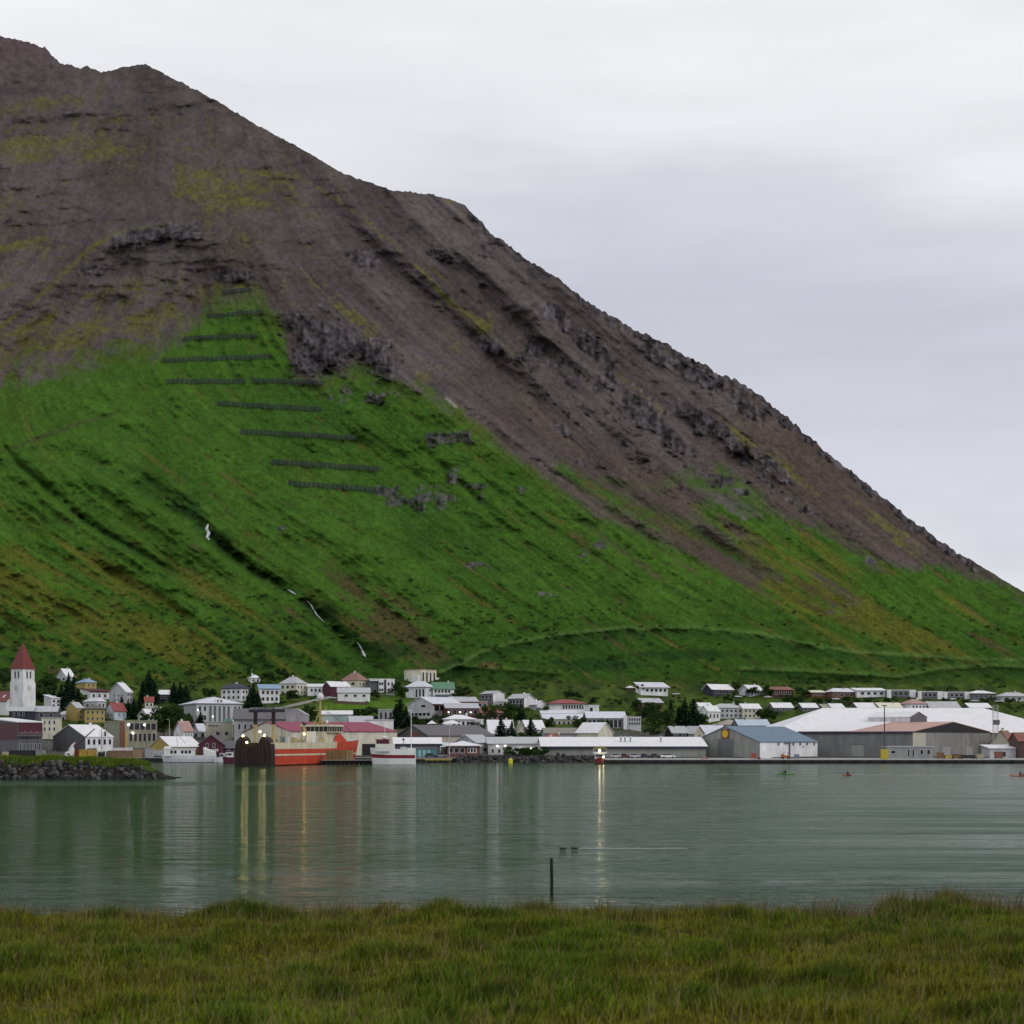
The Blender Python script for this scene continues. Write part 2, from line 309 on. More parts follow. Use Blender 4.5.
zz = sst((uu - 500) / 50 - (300 - vv) / 140) * sst((np.interp(uu, [500, 600, 720, 860, 1000], [420, 492, 512, 540, 585]) - vv) / 30) * sst((above - 12) / 20) * sst((980 - uu) / 120)
crag(zz * sst((.42 * S3 + .3 * S2 + .9 * N2 + .7 * N3 - .25) * 1.2), 9)
crag(sst((15 - above) / 12) * sst((uu - 555) / 40) * sst((992 - uu) / 20) * .9, 12)
crag(sst((24 - above) / 20) * sst((uu - 455) / 20) * sst((520 - uu) / 30) * .8, 10)
strata = sst((np.sin((vv + .10 * uu + 9 * N3) * .55) + 1.5 * N2 - .1) * 1.2) * sst(.5 + 1.6 * N3) * sst((150 - vv) / 60) * sst((260 - uu) / 80) * sst((70 - above) / 40 + .2)
strata2 = sst((np.sin((vv - .12 * uu + 6 * N3) * .55) + 1.5 * N2 - .1) * 1.2) * sst(.6 + 1.6 * N3) * side * sst((560 - uu) / 60)
D -= 4.5 * strata + 4 * strata2
bed = sst((np.sin((vv + .06 * uu + 7 * N3 + 3 * N2) * .42) - .55) * 3) * sst(.3 + 1.8 * N3 + N2) * sst((300 - vv) / 80) * sst((470 - uu) / 120) * sst(above / 12); D -= 2.6 * bed
ter = inpoly([(-130, 110), (60, 100), (160, 96), (230, 92), (230, 100), (160, 108), (60, 118), (-130, 130)], 5, 4); D -= 10 * ter
D += mt * N1 * (1.3 - .6 * up + 1.3 * rock)
# flatten the tiny relief at the skyline so the outline stays crisp
# ------------------------------------------------------------------ ground cover
def c3(r, g, b): return np.array([r, g, b], np.float32)
GBRIGHT, GMID, GDARK, GOLIVE, SCREE, SCREED, SCREEB, ROCK, MOSS, HEATH = c3(.054, .121, .018), c3(.036, .083, .015), c3(.014, .040, .012), c3(.104, .106, .019), c3(.104, .088, .087), c3(.070, .057, .059), c3(.086, .064, .052), c3(.062, .055, .060), c3(.140, .138, .036), c3(.078, .060, .030)
def mix(a, b, w): return a * (1 - w[..., None]) + b * w[..., None]
alb = mix(np.broadcast_to(SCREE, (GH, GW, 3)).astype(np.float32), SCREED, sst(.45 + (.28 * S3 + .22 * S4) * (1 - .75 * ul) + .35 * N3 + .5 * ul * N2 + .4 * ul * N4))
alb = mix(alb, SCREEB, sst((.2 + .3 * S4 * (1 - .7 * ul) + .5 * N4 + .4 * ul * N3 + .25 * sst((vv - 300) / 150)) * 1.0) * .7)
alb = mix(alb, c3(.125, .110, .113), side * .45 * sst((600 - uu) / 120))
alb = mix(alb, c3(.11, .075, .085), sst((90 - vv) / 60) * sst((110 - uu) / 70) * .7)
# moss on the scree
mm = np.zeros((GH, GW), np.float32)
for (a, b, c_, d_, r_, k) in ((60, 130, 150, 60, -5, .36), (40, 260, 80, 40, -20, .4), (230, 210, 70, 50, 20, .4), (30, 150, 70, 16, -5, .9), (90, 148, 60, 22, 5, .75), (40, 105, 70, 12, -8, .75), (10, 200, 50, 20, -10, .5), (215, 190, 60, 26, 20, .95), (250, 185, 28, 16, 40, .7), (190, 150, 50, 20, 10, .5), (255, 135, 40, 12, 25, .45), (255, 172, 40, 5, 5, .8), (300, 200, 40, 14, 45, .5), (240, 235, 30, 12, 30, .6), (20, 245, 40, 6, -15, .95), (110, 290, 60, 10, -15, .75), (65, 345, 34, 8, -10, 1.0), (30, 325, 40, 8, -25, .95), (120, 300, 90, 16, -14, .55), (356, 318, 26, 6, 32, 1.3), (372, 330, 12, 8, 30, 1.1), (424, 376, 14, 7, 25, 1.3), (480, 330, 10, 5, 45, .9), (488, 325, 8, 10, 20, .9), (456, 350, 9, 5, 30, .9), (250, 322, 24, 6, 0, .5), (330, 295, 36, 8, 45, .6), (8, 285, 14, 4, -20, 1), (620, 330, 60, 6, 35, .35), (740, 440, 30, 8, 50, .8), (800, 480, 40, 6, 42, .7), (150, 120, 120, 8, 3, .4), (70, 335, 90, 16, -12, .8), (150, 320, 50, 16, -20, .8), (225, 290, 40, 12, 0, .6), (275, 345, 20, 8, 0, .4), (900, 540, 50, 8, 40, .7)): mm = np.maximum(mm, k * blob(a, b, c_, d_, r_))
d, t = pline([(-20, 335), (0, 327), (30, 305), (62, 275), (90, 248), (120, 232), (165, 226)], 40); mm = np.maximum(mm, .95 * np.exp(-((d + 1.5 * N2) / 3.2) ** 2))
d, t = pline([(215, 172), (250, 170), (300, 178), (345, 205), (400, 250), (450, 300)], 40); mm = np.maximum(mm, .55 * np.exp(-((d + 1.5 * N2) / 4) ** 2))
mossw = sst((mm * 1.25 - .40 + (.20 * S2 + .16 * S1) * (1 - .65 * ul) + .35 * N2 + .25 * ul * N3 + .25 * N1) * 1.5)
alb = mix(alb, MOSS * np.float32(.8), mossw * .85 * (.5 + .5 * sst(.5 + N2 + .6 * N1)))
streak = sst((S2 * .5 + S1 * .3 + .4 * N4 - .75) * 1.3) * sst((460 - vv) / 120); alb = mix(alb, MOSS * np.float32(.62), streak * .5 * (1 - .5 * ul))
# grass line
gl = [(-130, 400), (0, 372), (50, 360), (110, 348), (150, 345), (178, 330), (205, 298), (235, 284), (258, 286), (282, 325), (296, 374), (330, 376), (350, 366), (392, 376), (415, 380), (440, 398), (480, 426), (520, 452), (560, 486), (600, 505), (660, 512), (720, 500), (800, 520), (860, 545), (900, 560), (960, 568), (1000, 580), (1154, 640)]
gv = np.interp(uu, [p[0] for p in gl], [p[1] for p in gl])
gw = sst((vv - gv) / (16 + 16 * sst((300 - uu) / 80)) + .35 + .22 * S3 + .18 * S2 + .55 * N2 + .2 * N3)
alb_g = mix(np.broadcast_to(GBRIGHT, (GH, GW, 3)).astype(np.float32), GMID, sst(.35 + .22 * S3 + .18 * S2 + .6 * N3 + .5 * N2))
alb_g = mix(alb_g, GDARK, sst((.35 * S2 + .35 * S1 + .9 * N2 + .5 * N1 + .3 * N3 - .4) * 1.2) * .5)
lit = sst((.3 * S3 + .25 * S2 + .8 * N3 + .2) * .9) * sst((640 - vv) / 120); alb_g = mix(alb_g, GBRIGHT * np.float32(1.15), lit * .6)  # brighter grass tone in streaky noise patches, thinning towards the foot
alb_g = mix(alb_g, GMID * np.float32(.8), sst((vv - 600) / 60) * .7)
upg = sst((330 - vv) / 40) * sst((uu - 170) / 30) * sst((290 - uu) / 20); alb_g = mix(alb_g, SCREEB, upg * sst(.5 + .8 * N2 + .3 * S1) * .8)
alb_g = mix(alb_g, c3(.078, .105, .020), sst(.9 * N4 + .7 * N3 + .2 * S3 - .05) * .45); alb_g = mix(alb_g, c3(.026, .066, .014), sst(-1.0 * N4 - .6 * N3 + .2 * S4 - .1) * .5)
# olive and heather stretches
ol = np.zeros((GH, GW), np.float32)
for (a, b, c_, d_, r_, k) in ((60, 610, 130, 40, 22, .62), (180, 640, 110, 26, 20, .55), (800, 590, 150, 34, 36, .6), (20, 560, 60, 18, 25, .7), (30, 590, 60, 16, 25, 1.0), (110, 575, 90, 14, 30, .8), (100, 620, 110, 16, 25, .9), (200, 640, 90, 14, 22, .8), (230, 600, 60, 8, 28, .7), (40, 640, 60, 10, 10, .5), (240, 660, 70, 10, 5, .6), (10, 480, 40, 12, 30, .25), (480, 668, 50, 8, 0, .6), (720, 560, 60, 12, 40, .6), (780, 585, 90, 14, 40, 1.0), (860, 615, 90, 14, 36, 1.0), (930, 640, 80, 8, 28, .9), (830, 560, 60, 8, 40, .7), (960, 610, 60, 7, 35, .7), (700, 515, 40, 6, 45, .6), (640, 690, 60, 8, 0, .6), (750, 690, 200, 5, 0, .7), (900, 665, 60, 8, 0, .35), (880, 560, 40, 6, 40, .6), (150, 680, 160, 8, 0, .5)): ol = np.maximum(ol, k * blob(a, b, c_, d_, r_))
olw = sst((ol * 1.35 - .3 + .28 * S2 + .2 * S3 + .12 * S1 + .3 * N2) * 1.2)
alb_g = mix(alb_g, GOLIVE, olw * .78)
he = np.zeros((GH, GW), np.float32)
for (a, b, c_, d_, r_, k) in ((395, 630, 40, 22, 40, 1.1), (420, 650, 36, 16, 30, 1.1), (350, 590, 30, 12, 45, .9), (365, 605, 20, 10, 45, .8), (620, 500, 60, 8, 40, .7), (670, 530, 50, 9, 40, .8), (720, 545, 40, 8, 38, .7), (200, 570, 26, 6, 35, .4), (70, 670, 30, 7, 0, .6), (820, 600, 50, 10, 38, .7), (560, 585, 30, 5, 20, .4), (490, 665, 18, 6, 0, .9), (1000, 650, 40, 6, 30, .4), (195, 548, 8, 4, 40, .9), (590, 680, 60, 8, 0, .4), (850, 620, 16, 6, 35, .9)): he = np.maximum(he, k * blob(a, b, c_, d_, r_))
hew = sst((he * 1.25 - .3 + .22 * S2 + .1 * S1 + .35 * N2) * 1.3); alb_g = mix(alb_g, HEATH, hew * .8)
fade = np.exp(-((vv - gv - 6) / 14) ** 2) * sst((600 - uu) / 60); alb_g = mix(alb_g, c3(.085, .092, .026), fade * sst(.55 + .8 * N2) * .55)
# mixed slope on the right
mxz = sst((uu - 560) / 120) * sst((640 - vv) / 60) * sst((vv - gv + 60) / 60)
scr = sst((.42 * S3 + .3 * S4 + .25 * S2 + .5 * N3 - .05 - (vv - gv) / 150) * 1.1) * mxz
gw2 = np.clip(gw * (1 - .85 * scr) , 0, 1)
strip = sst((.5 * S3 + .35 * S2 + .4 * N3 - .55) * 1.2) * mxz * sst((gv - vv) / 40 + .6) * sst((vv - gv + 75) / 40); gw2 = np.maximum(gw2, strip * .85)
for (pts, w, k) in (([(560, 470), (600, 492), (640, 512), (700, 535), (760, 555)], 7, .9), ([(690, 480), (730, 490), (770, 515), (830, 555)], 6, .8), ([(720, 470), (760, 500)], 6, .7), ([(600, 480), (660, 490), (690, 470)], 5, .5)):
    d, t = pline(pts, 40); gw2 = np.maximum(gw2, k * np.exp(-((d + 3 * N2) / w) ** 2))
for (pts, w, k) in (([(500, 440), (540, 466), (600, 510), (650, 532), (720, 560), (760, 575)], 6, .9), ([(600, 455), (650, 495), (720, 540)], 8, .8), ([(640, 470), (700, 520), (780, 580)], 5, .6)):
    d, t = pline(pts, 40); q = k * np.exp(-((d + 3 * N2) / w) ** 2); gw2 = gw2 * (1 - q)
ab = np.exp(-(np.clip(gv - vv, 0, None) / 26) ** 2) * sst((300 - uu) / 50) * sst((vv - 250) / 40); alb = mix(alb, c3(.10, .10, .030), ab * sst(.45 + 1.1 * N2 + .25 * S2 + .3 * N1) * .7)
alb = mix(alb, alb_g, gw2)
bare = np.maximum(np.maximum(GD['trail'] * .8, GD['trail2'] * .8), 0); alb = mix(alb, c3(.06, .055, .03), bare)
veg = np.clip(GD['ravine'] * sst(vv / 60 - 7.6) * 1.0 + .8 * GD['ravine_side'] + .75 * GD['west'] * sst((vv - 450) / 20) + .5 * GD['mid'] + .35 * GD['mid2'] + .45 * GD['east2'] * sst((uu - 620) / 40) + .4 * GD['east3'] * sst((uu - 700) / 40), 0, 1)
alb = mix(alb, GDARK * np.float32(.85), veg * .8)
bush = sst((N2 * 1.1 + N3 * .7 + .25 * N1 - .36) * 2.2) * sst((vv - 596) / 50) * (.35 + .65 * sst((700 - uu) / 300)); alb = mix(alb, GDARK * np.float32(.8), bush * .75)
for (a, b, c_, d_) in ((455, 672, 26, 14), (330, 612, 16, 10), (390, 650, 30, 10), (590, 665, 60, 8), (690, 655, 60, 7)): q = sst((1.3 * blob(a, b, c_, d_) - .4 + .5 * N2) * 1.6); alb = mix(alb, GDARK, q * .7)
alb = mix(alb, np.clip(ROCK * (1 + .8 * N1[..., None] - 1.2 * FL1[..., None] - .8 * FL2[..., None]), .01, 1), np.clip(rock * 1.1, 0, 1) * .85)
alb = mix(alb, ROCK, np.clip(.45 * strata + .4 * strata2 + .35 * ter * sst(.4 + N2) + .5 * bed, 0, 1))
# avalanche embankments and their tracks
for (pts, w, k) in (([(440, 672), (462, 662), (480, 652), (510, 643), (560, 634), (620, 628), (700, 627), (760, 633), (800, 642), (850, 651), (940, 657), (1060, 662)], 2.0, .55), ([(460, 665), (500, 668), (560, 672)], 1.6, .3), ([(740, 668), (820, 671), (900, 676), (940, 668), (990, 665), (1060, 668)], 2.5, .45)):
    d, t = pline(pts, 30); e = np.exp(-((d + .6 * N2) / w) ** 2); D -= 7 * np.exp(-(d / 4) ** 2); alb = mix(alb, c3(.10, .17, .045), e * k)
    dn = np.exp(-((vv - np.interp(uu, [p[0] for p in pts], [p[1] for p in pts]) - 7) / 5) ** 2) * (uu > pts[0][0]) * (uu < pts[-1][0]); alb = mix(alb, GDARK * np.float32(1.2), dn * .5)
# village ground: lawns, verges, asphalt near the quay
VL = np.clip((vv - 676) / 10, 0, 1)
lawn = mix(np.broadcast_to(c3(.062, .092, .020), (GH, GW, 3)).astype(np.float32), c3(.026, .044, .015), sst(.5 + 1.1 * N2 + .5 * N1)); lawn = mix(lawn, c3(.15, .14, .03), sst(.9 * N3 + .4 * N2 - .1) * .6)
road = sst((vv - 726) / 10 + .4 * N3); lawn = mix(lawn, c3(.085, .083, .08), road * .9)
for (a, b, c_, d_) in ((335, 712, 30, 8), (385, 703, 36, 5), (398, 707, 20, 4), (350, 706, 20, 4)): lawn = mix(lawn, c3(.075, .135, .02), np.clip(1.5 * blob(a, b, c_, d_), 0, 1) * .9)
lawn = mix(lawn, alb, (1 - VL)); alb = lawn
d, t = pline([(446, 398), (450, 401), (456, 407)], 12); alb = mix(alb, c3(.30, .26, .24), np.exp(-(d / 1.3) ** 2) * .8)
alb *= (1 + .24 * N1[..., None] + .10 * S1[..., None] * (sst((720 - vv) / 40) * (1 - .7 * ul))[..., None] + .13 * fbm(1.9, 1.9, 91, 1)[..., None]); alb = np.clip(alb, .004, .8)
# ------------------------------------------------------------------ lookups and meshes
def samp(a, u, v):
    x = np.clip(np.asarray(u, float) - U0, 0, GW - 1.001); y = np.clip(np.asarray(v, float), 0, GH - 1.001)
    xi = x.astype(int); yi = y.astype(int); fx = x - xi; fy = y - yi
    if a.ndim == 3: fx = fx[..., None]; fy = fy[..., None]
    return (a[yi, xi] * (1 - fx) + a[yi, xi + 1] * fx) * (1 - fy) + (a[yi + 1, xi] * (1 - fx) + a[yi + 1, xi + 1] * fx) * fy
def raypos(u, v, d): return np.stack([(u - 512) * d / F, d, CAMZ - (v - HOR) * d / F], -1)
def surf(u, v): return Vector(raypos(np.float64(u), np.float64(v), samp(D, u, v)))
def gridfaces(nr, nc):
    i = np.arange(nr * nc).reshape(nr, nc); return np.stack([i[:-1, :-1], i[1:, :-1], i[1:, 1:], i[:-1, 1:]], -1).reshape(-1, 4)
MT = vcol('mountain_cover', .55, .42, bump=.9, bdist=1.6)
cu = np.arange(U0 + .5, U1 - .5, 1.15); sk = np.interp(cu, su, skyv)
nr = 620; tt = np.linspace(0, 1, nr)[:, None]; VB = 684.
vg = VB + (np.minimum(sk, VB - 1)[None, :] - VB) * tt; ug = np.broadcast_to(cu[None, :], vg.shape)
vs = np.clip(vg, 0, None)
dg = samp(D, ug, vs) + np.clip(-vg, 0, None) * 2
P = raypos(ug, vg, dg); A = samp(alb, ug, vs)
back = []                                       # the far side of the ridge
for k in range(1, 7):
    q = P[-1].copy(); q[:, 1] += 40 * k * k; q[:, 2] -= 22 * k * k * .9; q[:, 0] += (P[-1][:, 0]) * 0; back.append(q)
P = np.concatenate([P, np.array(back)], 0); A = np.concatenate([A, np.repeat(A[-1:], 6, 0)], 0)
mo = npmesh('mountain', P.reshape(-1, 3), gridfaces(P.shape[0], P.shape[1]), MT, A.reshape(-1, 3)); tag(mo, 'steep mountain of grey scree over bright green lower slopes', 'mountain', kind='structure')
VG = vcol('village_ground_cover', 1.2, .3, bump=.5, bdist=.3)
vr = np.concatenate([[VB - 2], np.linspace(VB, 757.5, 150)]); vg, ug = np.meshgrid(vr, cu, indexing='ij')
dg = samp(D, ug, vg); dg[0] += 6; P = raypos(ug, vg, dg); A = samp(alb, ug, vg)
q = P[-1].copy(); q[:, 2] = -2; P = np.concatenate([P, q[None]], 0); A = np.concatenate([A, A[-1:]], 0)
vo = npmesh('village_ground', P.reshape(-1, 3), gridfaces(P.shape[0], P.shape[1]), VG, A.reshape(-1, 3)); tag(vo, 'grassy village ground with gravel rising from the quay', 'ground', kind='structure')
# ------------------------------------------------------------------ fjord water
def water():
    m, N, L, P = newmat('fjord_water'); P.inputs['Base Color'].default_value = (.009, .043, .018, 1); P.inputs['IOR'].default_value = 1.34; P.inputs['Specular IOR Level'].default_value = .5
    g = N.new('ShaderNodeNewGeometry'); sep = N.new('ShaderNodeSeparateXYZ'); L.new(g.outputs['Position'], sep.inputs[0])
    def noise(sc, sx, sy, det, rough=.6):
        mp = N.new('ShaderNodeMapping'); mp.inputs['Scale'].default_value = (sx, sy, 1); L.new(g.outputs['Position'], mp.inputs[0])
        n = N.new('ShaderNodeTexNoise'); n.inputs['Scale'].default_value = sc; n.inputs['Detail'].default_value = det; n.inputs['Roughness'].default_value = rough; L.new(mp.outputs[0], n.inputs[0]); return n.outputs[0]
    def math_(op, a, b=None, c=None):
        n = N.new('ShaderNodeMath'); n.operation = op
        for i, x in enumerate((a, b, c)):
            if x is None: continue
            if isinstance(x, (int, float)): n.inputs[i].default_value = x
            else: L.new(x, n.inputs[i])
        return n.outputs[0]
    def ramp(x, a, b, lo, hi):
        n = N.new('ShaderNodeMapRange'); n.interpolation_type = 'SMOOTHSTEP'; L.new(x, n.inputs[0])
        for i, q in enumerate((a, b, lo, hi)): n.inputs[i + 1].default_value = q
        return n.outputs[0]
    w1 = noise(1.1, .16, 1, 3); w2 = noise(.28, .14, 1, 4); big = noise(.022, .4, 1, 4); cat = noise(.06, .16, 1.7, 8, .72)
    # ruffled patches: near the shore, on the right, and a current band far left
    near = ramp(sep.outputs[1], 58, 96, 1, 0); ang = math_('DIVIDE', sep.outputs[0], sep.outputs[1])
    right = math_('MULTIPLY', ramp(ang, -.02, .30, 0, 1), ramp(sep.outputs[1], 120, 330, 1, .35))
    yb = math_('ADD', sep.outputs[1], math_('MULTIPLY_ADD', big, 26, -13)); band = math_('MULTIPLY', ramp(yb, 248, 256, 0, 1), ramp(yb, 272, 282, 1, 0)); band = math_('MULTIPLY', band, ramp(ang, -.10, .0, 1, 0))
    ruf = math_('MAXIMUM', math_('MAXIMUM', math_('MULTIPLY', near, ramp(cat, .35, .6, .35, 1)), math_('MULTIPLY', right, ramp(cat, .40, .60, .05, 1))), math_('MULTIPLY', band, .8))
    w3 = noise(2.6, .6, 1, 2); hgt = math_('ADD', math_('ADD', math_('MULTIPLY', w1, .35), w2), math_('MULTIPLY', math_('MULTIPLY', w3, near), .35))
    b = N.new('ShaderNodeBump'); b.inputs['Strength'].default_value = 1; L.new(hgt, b.inputs['Height']); L.new(math_('ADD', math_('ADD', math_('MULTIPLY_ADD', ruf, .60, .44), math_('MULTIPLY', math_('MULTIPLY', right, ramp(sep.outputs[1], 70, 200, 1.6, .3)), ramp(cat, .42, .58, .1, 1))), math_('MULTIPLY', math_('MULTIPLY', near, ramp(noise(1.3, .2, 1, 4, .7), .50, .62, .08, 1)), 7)), b.inputs['Distance']); L.new(b.outputs[0], P.inputs['Normal'])
    gl_ = math_('MULTIPLY', math_('MULTIPLY', ramp(sep.outputs[1], 60, 110, 1, 0), ramp(noise(1.6, .22, 1, 4, .7), .50, .60, 0, 1)), ramp(cat, .36, .56, .1, 1)); L.new(math_('SUBTRACT', math_('ADD', math_('MULTIPLY', gl_, .25), math_('ADD', math_('MULTIPLY_ADD', ruf, .10, .10), math_('MULTIPLY', math_('MULTIPLY', right, ramp(cat, .40, .60, .05, 1)), .32))), math_('MULTIPLY', near, .12)), P.inputs['Roughness'])
    return m
mb = MB(); mb.poly([(-2500, -400, 0), (2500, -400, 0), (2500, 2600, 0), (-2500, 2600, 0)], water()); tag(mb.build('water'), 'calm dark green fjord water reflecting the slope', 'water', kind='structure')
# ------------------------------------------------------------------ near meadow
def pnoise(x, y, s, seed):
    g = np.random.default_rng(seed).random((256, 256)); x = x / s + 500; y = y / s + 500; xi = np.floor(x).astype(int); yi = np.floor(y).astype(int); fx = sst(x - xi); fy = sst(y - yi)
    f = lambda a, b: g[b % 256, a % 256]
    return (f(xi, yi) * (1 - fx) + f(xi + 1, yi) * fx) * (1 - fy) + (f(xi, yi + 1) * (1 - fx) + f(xi + 1, yi + 1) * fx) * fy
def edgeY(x): return 55.6 + .075 * x + .6 * np.sin(x * .31 + 1) + .45 * np.sin(x * .83) + .3 * np.sin(x * 2.3) + 1.6 * sst((x - 10) / 6)
def meadow_z(x, y):
    x = np.asarray(x, float); y = np.asarray(y, float)
    z = np.interp(y, [-30, 0, 14, 26, 34, 46, 62], [7.2, 6.0, 3.9, 2.45, 1.95, 1.45, 1.2]) + .10 * np.sin(x * .7 + y * .4) + .24 * (pnoise(x.ravel(), y.ravel(), 1.1, 41).reshape(x.shape) - .5) + .3 * (pnoise(x.ravel(), y.ravel(), 3.2, 42).reshape(x.shape) - .5)
    e = edgeY(x) - y; return z * sst(e / 2.2 + .55) - .5 * sst(-e / 2 + .3)
mx_, my_ = np.meshgrid(np.arange(-48, 48.1, .4), np.arange(-30, 66.1, .4)); mz_ = meadow_z(mx_, my_)
mt_n = vnoise(6, 6, 401, mx_.shape); ma_ = np.stack([.055 + .05 * mt_n, .06 + .02 * mt_n, .018 + .008 * mt_n], -1)
mdo = npmesh('meadow', np.stack([mx_, my_, mz_], -1).reshape(-1, 3), gridfaces(*mx_.shape)[:, ::-1], vcol('meadow_soil', 6, .4, .5, .05), ma_.reshape(-1, 3)); tag(mdo, 'rough near shore meadow sloping down to the water', 'meadow', kind='structure')
def grass(n):
    y = 20 + 46 * rng.random(n) ** .85; x = (rng.random(n) * 2 - 1) * (.36 * y + 10)
    keep = y < edgeY(x) + .2; x, y = x[keep], y[keep]
    cl = pnoise(x, y, 1.3, 1); c2 = pnoise(x, y, 4.5, 2); c3_ = pnoise(x, y, .45, 3)
    keep = rng.random(len(x)) < .35 + .9 * cl; x, y, cl, c2, c3_ = x[keep], y[keep], cl[keep], c2[keep], c3_[keep]; n = len(x)
    e = edgeY(x) - y; rim = sst((6 - e) / 6)
    h = (.15 + .22 * rng.random(n)) * (.45 + 1.5 * cl ** 1.7) * (.75 + .5 * c3_) * (1 + .25 * rim)
    tall = rng.random(n) < (.02 + .10 * rim + .08 * rim * (x > 9)); h = np.where(tall, .38 + .45 * rng.random(n) * (1 + .6 * (x > 11)), h)
    w = np.where(tall, .007, .006 + .007 * rng.random(n)); a = rng.random(n) * 6.283; ln = h * (.25 + .5 * rng.random(n)); wd = .10
    bx, by = np.cos(a), np.sin(a); lx, ly = np.cos(a + 1.57) * ln + wd * h, np.sin(a + 1.57) * ln; z = meadow_z(x, y) - .03
    V = np.zeros((n, 5, 3)); V[:, 0] = np.stack([x - bx * w, y - by * w, z], -1); V[:, 1] = np.stack([x + bx * w, y + by * w, z], -1)
    V[:, 2] = np.stack([x - bx * w * .8 + lx * .35, y - by * w * .8 + ly * .35, z + h * .6], -1); V[:, 3] = np.stack([x + bx * w * .8 + lx * .35, y + by * w * .8 + ly * .35, z + h * .6], -1)
    V[:, 4] = np.stack([x + lx, y + ly, z + h], -1)
    b = (np.arange(n) * 5)[:, None]; Fc = np.concatenate([b + [0, 1, 3], b + [0, 3, 2], b + [2, 3, 4]], 0)
    base = np.array([.122, .162, .014]); oliv = np.array([.175, .165, .018]); brn = np.array([.145, .098, .030]); grn = np.array([.050, .105, .012])
    k = (sst(c2 * 2 - .5) * .7)[:, None]; c = base * (1 - k) + oliv * k; k = (sst(cl * 2.2 - 1.0) * .65)[:, None]; c = c * (1 - k) + grn * k
    k = ((rng.random(n) < .10 + .25 * sst(pnoise(x, y, 2.2, 5) * 3 - 1.7)) * .75)[:, None]; c = c * (1 - k) + brn * k; c = np.where(tall[:, None], np.array([.15, .12, .06]), c)
    k = (sst(pnoise(x, y, .8, 8) * 3 - 1.9) * .6)[:, None]; c = c * (1 - k) + np.array([.035, .062, .012]) * k; c = c * (.6 + .8 * rng.random((n, 1))); return V.reshape(-1, 3), Fc, np.repeat(c, 5, 0)
GM = vcol('grass_blade', 3, .15, rough=.7)
V, Fc, cc = grass(1300000); tag(npmesh('grass', V, Fc, GM, cc, smooth=False), 'long olive green grass covering the near meadow', 'grass', kind='stuff')
# ------------------------------------------------------------------ buildings
def solve(cx, cy, dx, dy, px):
    r = (px - 512) / F; return (r * cy - cx) / (dx - r * dy)
def window(root, face, u, z, w, h, frame, pane=GLASS, name='window'):
    """face 'r': plane y=0 at x=u; face 'l': plane x=0 at y=u"""
    mb = MB(); t = .11
    def bx(a0, a1, z0, z1, p0, p1, m):
        if face == 'r': mb.box(a0, a1, -p1, -p0, z0, z1, m)
        else: mb.box(-p1, -p0, a0, a1, z0, z1, m)
    bx(u - w / 2, u + w / 2, z, z + h, .01, .04, pane)
    bx(u - w / 2 - t, u - w / 2, z - t, z + h + t, .01, .09, frame); bx(u + w / 2, u + w / 2 + t, z - t, z + h + t, .01, .09, frame)
    bx(u - w / 2, u + w / 2, z + h, z + h + t, .01, .09, frame); bx(u - w / 2, u + w / 2, z - t, z, .01, .12, frame)
    return mb.build(name, root)
def auto(Lf, He):
    n = max(1, min(7, int(Lf / 3.0))); rows = max(1, min(3, int(round(He / 3.1)))); return [(n, rows)]
def wins(root, face, Lf, He, spec, frame, ztop=None):
    if spec == 0 or Lf < 1.6: return
    if spec is None: spec = auto(Lf, He)
    for s in spec:
        n, rows = s[0], s[1]; u0, u1, v0, v1, fw, fh = (list(s[2:]) + [.04, .96, .08, .97, .46, .45][len(s) - 2:])
        for j in range(rows):
            rh = (v1 - v0) / rows * He; h = rh * fh; z = v0 * He + rh * j + rh * (1 - fh) * .55
            for i in range(n):
                cw = (u1 - u0) * Lf / n; w = cw * fw; c = u0 * Lf + cw * (i + .5)
                if face == 'l': c = Lf - c
                window(root, face, c, z, w, h, frame)
def slab(mb, pts, t, m): mb.prism([Vector(p) for p in pts], (0, 0, t), m)
NB = 0
